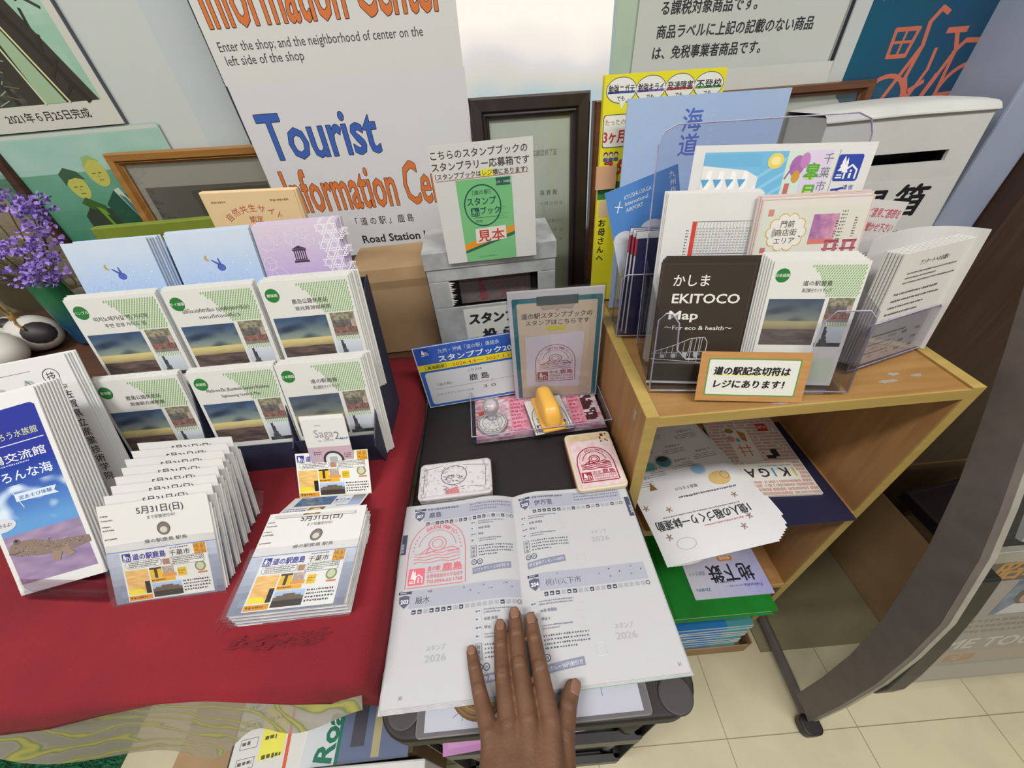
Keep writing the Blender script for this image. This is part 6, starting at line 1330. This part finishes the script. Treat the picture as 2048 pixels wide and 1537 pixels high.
# round stamp with a clear handle
rs = empty('round_stamp', Matrix.Translation((-0.0385, 0.447, CT + 0.0042)), 'round silver-faced stamp with a clear knob handle at the left of the tray', 'stamp')
Solid().lathe([(0.0245, 0), (0.0255, 0.001), (0.0255, 0.0055), (0.0245, 0.0065)], 36).make('stamp_disc', surface('brushed_silver', 'b4b2b2', 0.35, '9a9898', 60, metal=0.6), rs)
a = Art(48, 48, 'c4c2c2'); a.ell(24, 24, 24, 24, (190, 188, 188), 32, 0); a.ring(24, 24, 22.5, 22.5, 1.0, (74, 74, 78)); a.ring(24, 24, 17, 17, 0.7, (74, 74, 78)); a.arc_text('道の駅鹿島', 24, 24, 17.6, 4, (74, 74, 78), 230, 310); rg = random.Random(2)
for i in range(26): x, y = 24 + rg.uniform(-11, 11), 22 + rg.uniform(-8, 10); a.line([(x, y), (x + rg.uniform(-4, 4), y + rg.uniform(-3, 3))], 0.8, (96, 94, 98))
sheet('stamp_design', Art(1, 1), PAPER, Matrix.Translation((0, 0, 0.0060)) , rs) if False else None
dg = raw('stamp_design', [((x - 24) / 1000, (y - 24) / 1000, 0.0066 + z) for x, y, z in a.v], a.f, PAPER, rs, None, a.c)
Solid().lathe([(0.009, 0.007), (0.0075, 0.012), (0.0075, 0.02), (0.0125, 0.026), (0.014, 0.034), (0.0125, 0.041), (0.007, 0.044)], 24, c=(0, 0.012)).make('knob_handle', clear('clear_knob', (0.92, 0.92, 0.94), 0.08, 0.25, 0.0, 0.22), rs, smooth=True)
Solid().tube([(-0.021, 0.006, 0.021), (-0.0125, 0.008, 0.023)], 0.0032, 8).make('red_pin', REDP, rs)
# yellow handled stamp
ys = empty('handled_stamp', Matrix.Translation((0.0555, 0.452, CT + 0.0042)) @ Matrix.Rotation(R(9), 4, 'Z'), 'large rubber stamp with a mustard yellow grip standing in the tray', 'stamp')
Solid().rbox(-0.033, 0.033, -0.043, 0.040, 0, 0.010, 0.003).make('stamp_plate', ACRYL, ys)
a = Art(64, 80, 'c9c8c4'); stamp(a, 4, 3, 56, (62, 62, 64), 1, 1.1); raw('stamp_design', [((x - 32) / 1000, (y - 42) / 1000, 0.0106 + z) for x, y, z in [(0, 0, 0), (64, 0, 0), (64, 80, 0), (0, 80, 0)] + [(p[0], p[1], p[2] + 0.0001) for p in a.v]], [(0, 1, 2, 3)] + [tuple(i + 4 for i in f) for f in a.f], PAPER, ys, None, [lin(hx('c9c8c4'))] + a.c)
YEL = surface('mustard_plastic', 'e4ae4c', 0.32, 'dca645', 30)
s = Solid(); secs = [(-0.040, 0.006, 0.018, 0.0115), (-0.036, 0.013, 0.030, 0.0115), (-0.028, 0.0155, 0.044, 0.012), (-0.016, 0.0165, 0.050, 0.0125), (0.0, 0.0155, 0.049, 0.013), (0.016, 0.0145, 0.049, 0.013), (0.030, 0.0135, 0.047, 0.0125), (0.037, 0.011, 0.040, 0.0125), (0.040, 0.006, 0.030, 0.0125)]
NS = 20; vv = []
for y, hw2, top, bot in secs:
    for k in range(NS):
        t = 2 * math.pi * k / NS; cz = (top + bot) / 2; rz_ = (top - bot) / 2
        ct_, st_ = math.cos(t), math.sin(t); vv.append((hw2 * math.copysign(abs(ct_) ** 0.7, ct_) * (1.0 if st_ < 0.2 else 0.92), y, cz + rz_ * math.copysign(abs(st_) ** 0.7, st_)))
ff = [(i * NS + k, i * NS + (k + 1) % NS, (i + 1) * NS + (k + 1) % NS, (i + 1) * NS + k) for i in range(len(secs) - 1) for k in range(NS)] + [tuple(range(NS)), tuple(range((len(secs) - 1) * NS, len(secs) * NS))[::-1]]
s.add(vv, [f[::-1] for f in ff])
g_ = s.make('grip', YEL, ys, smooth=True); sd = g_.modifiers.new('round', 'SUBSURF'); sd.levels = 1; sd.render_levels = 2
Solid().rbox(-0.0195, 0.0195, -0.043, 0.039, 0.0108, 0.0165, 0.004).make('grip_base', YEL, ys, bevel=0.002)

# ink pads
def pad(name, M, w, d, h, art, label, body, lidm):
    e = empty(name, M, label, 'ink pad')
    Solid().rbox(-w / 2, w / 2, 0, d, 0, h * 0.55, 0.006).make('pad_base', body, e, bevel=0.0015)
    Solid().rbox(-w / 2 - 0.0008, w / 2 + 0.0008, -0.0008, d + 0.0008, h * 0.55 + 0.0004, h, 0.007).make('lid', lidm, e, bevel=0.002)
    raw('stamped_top', [((x - art.W / 2) / 1000, y / 1000 + (d * 1000 - art.H) / 2000, h + 0.0003 + z) for x, y, z in [(0, 0, 0), (art.W, 0, 0), (art.W, art.H, 0), (0, art.H, 0)] + [(p[0], p[1], p[2] + 0.0001) for p in art.v]], [(0, 1, 2, 3)] + [tuple(i + 4 for i in f) for f in art.f], PAPER, e, None, [lin(hx(art.base) if isinstance(art.base, str) else art.base)] + art.c)
    return e
WORN = surface('worn_cream_tin', 'cdbfa6', 0.5, '7a2a2c', 70, lo=0.62, hi=0.70, detail=8)
a = Art(62, 94, 'd8c8c8'); a.pic(0, 0, 62, 94, 20, 30, lambda s, t: mixc((214, 198, 200), (206, 168, 176), (vn(s * 9, t * 12) - 0.3) * 1.6) if t < 0.86 else mixc((206, 192, 160), (186, 160, 120), vn(s * 9, t * 9)), 1); stamp(a, 4, 8, 53, (150, 40, 60), 2, 1.7); a.pic(48, 76, 60, 92, 5, 6, lambda s, t: (96, 40, 34) if vn(s * 5, t * 8) > 0.55 else (200, 184, 156), 3)
pad('red_ink_pad', Matrix.Translation((0.1125, 0.297, CT + 0.0006)) @ Matrix.Rotation(R(2.5), 4, 'Z'), 0.069, 0.100, 0.019, a, 'worn cream ink pad with red stamp print and red sides, beside the shelf unit', surface('red_pad_side', 'a8352f', 0.5, 'b9573f', 40), WORN)
a = Art(98, 52, 'c6c1c4'); a.pic(0, 0, 98, 52, 34, 20, lambda s, t: mixc((206, 202, 206), (120, 112, 116), max(0, vn(s * 26, t * 16) * 1.6 - 0.95 + (0.25 if (s < 0.08 or s > 0.9) else 0))), 1); a.lay(2); DKI = (72, 68, 72); a.ring(47, 31, 19, 17, 1.0, DKI); a.arc_text('むつごろう', 47, 29, 14.5, 5, DKI, 150, 40); rg = random.Random(6)
for i in range(44): x, y = 47 + rg.uniform(-13, 13), 26 + rg.uniform(-6, 6); a.line([(x, y), (x + rg.uniform(-5, 5), y + rg.uniform(-2, 2))], 0.8, DKI)
for i in range(30): x, y = rg.uniform(34, 60), rg.uniform(1, 13); a.line([(x, y), (x + rg.uniform(-4, 4), y + rg.uniform(-1, 1))], 0.7, (112, 92, 98))
for (p, q) in (((2, 44), (30, 50)), ((60, 48), (94, 44)), ((28, 38), (34, 48)), ((4, 4), (4, 40)), ((92, 8), (94, 40)), ((70, 10), (90, 6))): a.line([p, q], 0.7, DKI)
a.poly([(36, 0), (36, 7), (52, 11), (56, 0)], (196, 120, 126))
pad('black_ink_pad', Matrix.Translation((-0.093, 0.3065, CT + 0.0006)) @ Matrix.Rotation(R(2.0), 4, 'Z'), 0.104, 0.060, 0.017, a, 'greyish white ink pad with black round stamp print behind the open book', surface('pad_side', 'b9b2b2', 0.5, '9a9494', 40), surface('worn_white_tin', 'c4bfc0', 0.5, '8a8484', 60, lo=0.55, hi=0.72, detail=8))

# hard case with a printed sheet at the front of the cart
hc = empty('hard_case', pose(-0.008, 0.060, CT + 0.0016, 0.6, 90, 0), 'grey rimmed clear hard case with a printed sheet under the open book', 'document case')
Solid().rbox(-0.112, 0.112, 0, 0.235, -0.001, 0.0006, 0.004).make('case_back', surface('grey_case', '6e6a68', 0.4), hc)
a = Art(208, 228, 'cfd0d2'); a.lay(2); a.ell(52, 34, 30, 30, (150, 116, 60), 32); a.ring(52, 34, 30, 30, 2, (120, 90, 44), l=3)
for i in range(7): a.ring(52, 34, 26 - i * 3.4, 26 - i * 3.4, 1.0, (186, 150, 84) if i % 2 else (112, 84, 40), 20, 180, 360, l=3)
a.text('こちら→', 128, 34, 8.6, (52, 52, 56), 0.012, w=34); a.line([(36, 6), (36, 14), (27, 9)], 0.5, (120, 122, 126)); a.line([(172, 14), (172, 20)], 0.5, (100, 110, 170))
sheet('printed_sheet', a, PAPER, Matrix.Translation((0, 0.004, 0.0011)), hc)
Solid().box(-0.111, 0.111, 0.001, 0.234, 0.0020, 0.0026).make('clear_cover', ACRYL, hc)

# ================================================================ open stamp book
GRB, GRT = (164, 165, 180), (84, 86, 110)
def section(a, x0, y0, x1, num, name, tag_line, dark):
    """one station's entry: tinted band, shield with its number, row of small pictograms"""
    a.rect(x0 + 13, y0, x1, y0 + 19, GRB, 64); a.lay(2)
    a.rect(x0, y0 + 15.5, x0 + 15, y0 + 18.5, (70, 70, 88)); a.small(x0 + 2, y0 + 16, x0 + 13, y0 + 18, 1, (190, 190, 200), 0.7, 3, l=3)
    a.poly([(x0 + 1, y0 + 13), (x0 + 7.5, y0 + 14.5), (x0 + 14, y0 + 13), (x0 + 13.4, y0 + 6), (x0 + 7.5, y0 + 0.5), (x0 + 1.6, y0 + 6)], (88, 90, 112)); a.text(num, x0 + 7.5, y0 + 5.6, 6, (226, 226, 232), 0.03, 'C', w=9, l=3)
    a.text(name, x0 + 20, y0 + 4.5, 8.4, (74, 76, 96), 0.012); a.small(x0 + 18, y0 + 14.6, x0 + 70, y0 + 18, 1, (96, 98, 112), 0.8, 5); a.small(x0 + 75, y0 + 5, x1 - 2, y0 + 18, 3, (112, 114, 128), 0.5, 7)
    n = 18; st = (x1 - x0 - 20) / n
    for i in range(n):
        x = x0 + 17 + i * st; c = (62, 64, 84) if dark[i % len(dark)] == '1' else (160, 162, 170)
        a.rect(x, y0 - 6.4, x + st * 0.66, y0 - 2.2, c); 
        if c[0] < 100: a.rect(x + 0.8, y0 - 5.2, x + st * 0.66 - 1.2, y0 - 4.2, (206, 208, 216), l=3)
    a.ring(x1 - 2, y0 - 4.4, 2.4, 2.4, 0.8, (96, 98, 112), 14)
def info(a, x0, y1, w, bar):
    for i, rw in enumerate((2, 1, 1, 2)):
        yy = y1 - i * 8; a.rect(x0, yy - 5, x0 + 7, yy, (188, 189, 196)); a.small(x0 + 0.8, yy - 4, x0 + 6.4, yy - 1, 1, (104, 106, 120), 0.8, i, l=3); a.small(x0 + 10, yy - 5.6, x0 + 10 + w * (0.8, 0.5, 0.3, 0.7)[i], yy, rw, (124, 126, 138), 0.62, i + 11); a.rect(x0 + 9, yy - 6.6, x0 + 10 + w, yy - 6.3, (180, 181, 188))
    y = y1 - 33; a.frame(x0, y - 15, x0 + 7, y, 0.5, (112, 114, 126)); a.vtext('特産品', x0 + 3.5, y - 1.4, 3.8, (80, 82, 100), 0.0, 1.15); a.small(x0 + 10, y - 15, x0 + 10 + w, y, 4, (84, 86, 100), 0.5, 21, 0.35)
    for k in range(2): a.ell(x0 + 4 + k * 7, y - 21, 3.4, 3.4, (74, 76, 96), 16); a.ell(x0 + 4 + k * 7, y - 21, 2.5, 2.5, (190, 192, 200), 12, 3); a.text('特典'[k], x0 + 4 + k * 7, y - 22.5, 3.6, (70, 72, 92), 0.0, 'C', l=4)
    tt_ = math.tan(math.radians(5))
    for q in range(12):
        xa, xb = 46 * q / 12, 46 * (q + 1) / 12; a.put([(x0 + 2 + xa, y - 35 + xa * tt_), (x0 + 2 + xb, y - 35 + xb * tt_), (x0 + 2 + xb, y - 27.5 + xb * tt_), (x0 + 2 + xa, y - 27.5 + xa * tt_)], [(0, 1, 2, 3)], (128, 130, 152))
    a.text(bar, x0 + 4, y - 32.8, 4.4, (216, 216, 224), 0.0, w=42, rot=5, l=3)
PW, PH = 146, 218
L_ = Art(PW, PH, 'b8b8bc')
section(L_, 12, 193, 144, '207', '鹿島', '', '1011110110111010100'); section(L_, 4, 87, 144, '203', '厳木', '', '110111101000000100')
info(L_, 88, 184, 42, 'ソフトクリーム50円引き'); info(L_, 92, 78, 40, '特産品割引')
stamp(L_, 10, 109, 71, (214, 104, 120), 2, 0.8)
L_.rect(0, 150, 6, 176, (70, 72, 96)); L_.text('佐賀県', 3, 158, 4, (210, 210, 220), 0.0, 'C', rot=90, l=3); L_.text('30', 16, 6, 4, (120, 122, 130), 0.0)
L_.text('スタンプ', 50, 44, 6, (166, 167, 172), 0.0, 'C', w=20); L_.text('2026', 50, 34, 9, (166, 167, 172), 0.0, 'C', w=22)
R_ = Art(PW + 10, PH, 'b9b9bc')
section(R_, 8, 193, 146, '202', '伊万里', '', '111111001001010010'); section(R_, 8, 90, 146, '204', '桃山天下市', '', '111011001001100000')
info(R_, 8, 184, 46, '伊万里焼プレゼント100円'); info(R_, 8, 80, 48, 'まつカレー50円割引き')
R_.rect(150, 168, 156, 196, (70, 72, 96)); R_.text('佐賀県', 153, 178, 4, (210, 210, 220), 0.0, 'C', rot=-90, l=3); R_.text('31', 146, 6, 4, (120, 122, 130), 0.0)
for y in (150, 44): R_.text('スタンプ', 104, y, 6, (168, 169, 174), 0.0, 'C', w=20); R_.text('2026', 104, y - 10, 9, (168, 169, 174), 0.0, 'C', w=22)
R_.frame(70, 118, 80, 130, 0.4, (206, 207, 212)); R_.frame(70, 22, 80, 34, 0.4, (206, 207, 212))
PAGEM = surface('page_edges', 'bcbcbe', 0.7, 'b0b0b2', 60)
BK = Matrix.Translation((-0.0075, 0.0845, CT + 0.0052)) @ Matrix.Rotation(R(1.6), 4, 'Z')
bk = empty('stamp_book', BK, 'open stamp book with a pink stamp on its left page under the hand', 'book')
def zl(d, th, k): return th * (1 - math.exp(-d / 0.016)) + k * math.exp(-((d - 0.03) / 0.03) ** 2)
def bend_l(x, y, z): X = x - PW / 2000; return (X, y, zl(-X, 0.0085, 0.0035 * (0.4 + y / 0.2)) + (z * 1.6 + 0.00012 if z > 0 else z))
def bend_r(x, y, z): X = x + (PW + 10) / 2000; return (X, y, zl(X, 0.0058, 0.0035 * (0.4 + y / 0.2)) + (z * 1.6 + 0.00012 if z > 0 else z))
sheet('left_page', L_, PAPER, None, bk, t=0.0003, nx=90, ny=2, bend=bend_l); sheet('right_page', R_, PAPER, None, bk, t=0.0003, nx=90, ny=2, bend=bend_r)
for nm, sgn, wd_, th, n in (('left_pages', -1, PW / 1000, 0.0085, 6), ('right_pages', 1, (PW + 10) / 1000, 0.0058, 4)):
    for k in range(n):
        s = Solid(); NX = 20; off = 0.0007 * (k + 1) * (1 if k % 2 else 0.7); f0 = (1 - (k + 1) / (n + 0.2)); f1 = 1 - k / (n + 0.2)
        def zz(X, f): return max(0.0, zl(X, th, 0.0008) - 0.0006) * f
        for i in range(NX + 1):
            X = (wd_ + off) * i / NX
            for y in (-0.0006 * k, PH / 1000 + 0.0003 * k): s.v += [(sgn * X, y, zz(X, f0) + 0.0002), (sgn * X, y, zz(X, f1))]
        for i in range(NX):
            q = i * 4; s.f += [(q, q + 4, q + 5, q + 1), (q + 2, q + 3, q + 7, q + 6), (q + 1, q + 5, q + 7, q + 3), (q, q + 2, q + 6, q + 4)]
        q = NX * 4; s.f += [(q, q + 2, q + 3, q + 1)]
        s.make('page_block', WHITEP if k % 2 else PAPERE, bk) if False else s.make('page_block', PAGEM, bk)
Solid().box(-PW / 1000 - 0.003, (PW + 10) / 1000 + 0.002, -0.002, PH / 1000 + 0.001, -0.0012, -0.0002).make('cover', surface('green_book_cover', '7fae86', 0.5), bk)

# ================================================================ the left hand
hd = empty('person', Matrix.Translation((-0.018, 0.06, CT + 0.017)), 'bare left hand of a person, palm down with spread fingers on the open book', 'person')
ho = Vector((-0.018, 0.06, CT + 0.017))
pz = CT + 0.0135            # surface of the pages under the fingers
def P(x, y, z): return Vector((x, y, pz + z)) - ho
FING = {  # tip, last joint, middle joint, knuckle, root : x, y, height, radius
 'little': [(-0.0655, 0.1195, 0.0062, 0.0058), (-0.0625, 0.1065, 0.0078, 0.0067), (-0.0575, 0.0880, 0.0115, 0.0072), (-0.0470, 0.0540, 0.0190, 0.0086), (-0.040, 0.015, 0.025, 0.0105)],
 'ring': [(-0.0355, 0.1395, 0.0068, 0.0067), (-0.0355, 0.1235, 0.0085, 0.0075), (-0.0345, 0.0985, 0.0130, 0.0079), (-0.0300, 0.0580, 0.0205, 0.0092), (-0.027, 0.010, 0.027, 0.0125)],
 'middle': [(-0.0195, 0.1495, 0.0070, 0.0070), (-0.0190, 0.1320, 0.0088, 0.0078), (-0.0178, 0.1050, 0.0140, 0.0082), (-0.0125, 0.0600, 0.0215, 0.0096), (-0.014, 0.010, 0.028, 0.0130)],
 'index': [(-0.0025, 0.1430, 0.0068, 0.0069), (-0.0010, 0.1265, 0.0086, 0.0077), (0.0018, 0.1010, 0.0135, 0.0081), (0.0065, 0.0580, 0.0205, 0.0095), (0.002, 0.010, 0.027, 0.0130)],
 'thumb': [(0.0308, 0.0835, 0.0050, 0.0075), (0.0240, 0.0705, 0.0072, 0.0090), (0.0165, 0.0500, 0.0115, 0.0102), (0.0090, 0.0170, 0.0175, 0.0140), (0.000, -0.020, 0.023, 0.0160)]}
s = Solid()
def capsule(a_, b_, ra, rb, n=16, flat=0.92):
    d = b_ - a_; L = d.length; st = 6; pts, rr = [], []
    for i in range(6): t = math.pi / 2 * (1 - i / 5); pts.append(a_ - d / L * ra * math.sin(t)); rr.append(max(0.0002, ra * math.cos(t)))
    for i in range(1, st): pts.append(a_ + d * i / st); rr.append(ra + (rb - ra) * i / st)
    for i in range(6): t = math.pi / 2 * i / 5; pts.append(b_ + d / L * rb * math.sin(t)); rr.append(max(0.0002, rb * math.cos(t)))
    s.tube(pts, rr, n)
for nm, ch in FING.items():
    for (x0, y0, z0, r0_), (x1, y1, z1, r1_) in zip(ch, ch[1:]): capsule(P(x0, y0, z0), P(x1, y1, z1), r0_, r1_)
    for i in (1, 2):
        x, y, z, r = ch[i]; d = (Vector(ch[i - 1][:3]) - Vector(ch[i + 1][:3])).normalized()
        s.ball(tuple(P(x, y, z + r * 0.10)), r * 0.97, 14, 10)
        side_ = Vector((d.y, -d.x, 0)).normalized()
        for k in ((-1, 0, 1) if i == 2 else (-0.5, 0.5)):
            c = P(x, y, z) + d * (k * 0.0026)
            s.tube([c + side_ * (r * 1.0 * math.sin(t)) + Vector((0, 0, r * 1.085 * math.cos(t))) for t in [-0.8 + 0.2 * q for q in range(9)]], 0.00075, 6)
    if nm != 'thumb': x, y, z, r = ch[3]; s.ball(tuple(P(x, y, z + 0.0006)), r * 0.99, 14, 10)
# palm, wrist and forearm as a run of wide oval sections
SEC = [(0.062, -0.0205, 0.0180, 0.026, 0.0075), (0.052, -0.0205, 0.0195, 0.034, 0.0098), (0.035, -0.0195, 0.0230, 0.0360, 0.0125), (0.010, -0.0185, 0.0270, 0.0362, 0.0160), (-0.015, -0.0180, 0.0310, 0.0345, 0.0185), (-0.04, -0.0175, 0.0350, 0.0318, 0.0200), (-0.065, -0.017, 0.0390, 0.0310, 0.0205), (-0.11, -0.016, 0.047, 0.0325, 0.0230), (-0.18, -0.013, 0.062, 0.0380, 0.0300), (-0.25, -0.010, 0.080, 0.0420, 0.0350)]
NS = 28; vv = []
for y, cx, cz, rx, rz_ in SEC:
    for k in range(NS):
        t = 2 * math.pi * k / NS; vv.append(tuple(P(cx + rx * math.copysign(abs(math.cos(t)) ** 0.85, math.cos(t)), y, cz + rz_ * math.copysign(abs(math.sin(t)) ** 0.9, math.sin(t)))))
s.add(vv, [(i * NS + k, (i + 1) * NS + k, (i + 1) * NS + (k + 1) % NS, i * NS + (k + 1) % NS) for i in range(len(SEC) - 1) for k in range(NS)] + [tuple(range(NS)), tuple(range((len(SEC) - 1) * NS, len(SEC) * NS))[::-1]])
capsule(P(0.0145, 0.043, 0.0130), P(-0.002, 0.030, 0.020), 0.0085, 0.013)   # web of the thumb
for (xa, ya), (xb, yb_) in (((-0.048, 0.060), (-0.030, 0.066)), ((-0.030, 0.066), (-0.0125, 0.068)), ((-0.0125, 0.068), (0.007, 0.066))): capsule(P(xa, ya - 0.006, 0.016), P(xb, yb_ - 0.006, 0.0172), 0.0072, 0.0075)
for nm in ('little', 'ring', 'middle', 'index'):  # tendons on the back of the hand
    x, y, z, r = FING[nm][3]; s.tube([P(x, y - 0.004, z + r * 0.55), P(x * 0.8 - 0.004, y - 0.035, z + r * 0.84), P(x * 0.55 - 0.008, -0.01, z + 0.0135)], [0.0042, 0.0034, 0.002], 8)
body = s.make('hand', SKIN, hd, smooth=True)
rm = body.modifiers.new('fuse', 'REMESH'); rm.mode = 'VOXEL'; rm.voxel_size = 0.0011; rm.use_smooth_shade = True
sm = body.modifiers.new('soften', 'SMOOTH'); sm.factor = 0.5; sm.iterations = 9
for nm, wd_, ln_ in (('little', 0.0040, 0.0085), ('ring', 0.0049, 0.0105), ('middle', 0.0052, 0.0115), ('index', 0.0050, 0.0110), ('thumb', 0.0058, 0.0125)):
    (x0, y0, z0, r_), (x1, y1, z1, r2) = FING[nm][0], FING[nm][1]
    a_, b_ = P(x0, y0, z0), P(x1, y1, z1); d = (a_ - b_).normalized(); sd_ = Vector((d.y, -d.x, 0)).normalized(); upn = sd_.cross(d).normalized()
    if upn.z < 0: upn = -upn
    if nm == 'thumb': upn = (upn + sd_ * 0.55).normalized(); sd_ = upn.cross(d).normalized() * -1
    q = Solid(); NU, NVv = 10, 10; v = []; ctr = a_ + d * 0.0008
    def nail(u, v2):
        X = (u * 2 - 1); Y = v2 * 2 - 1; w_ = wd_ * math.sqrt(max(0.02, 1 - (abs(Y) ** 3.2) * 0.75)); ang = X * w_ / r_
        rad = r_ * 1.03 + 0.0002
        return tuple(ctr + d * (Y * ln_ / 2 - 0.0005) + sd_ * (rad * math.sin(ang)) + upn * (rad * math.cos(ang) - 0.0006 * max(0, Y) ** 2))
    q.grid(nail, NU, NVv)
    o = q.make('fingernail', NAILM, hd, smooth=True); sl_ = o.modifiers.new('thickness', 'SOLIDIFY'); sl_.thickness = 0.0006; sl_.offset = -1
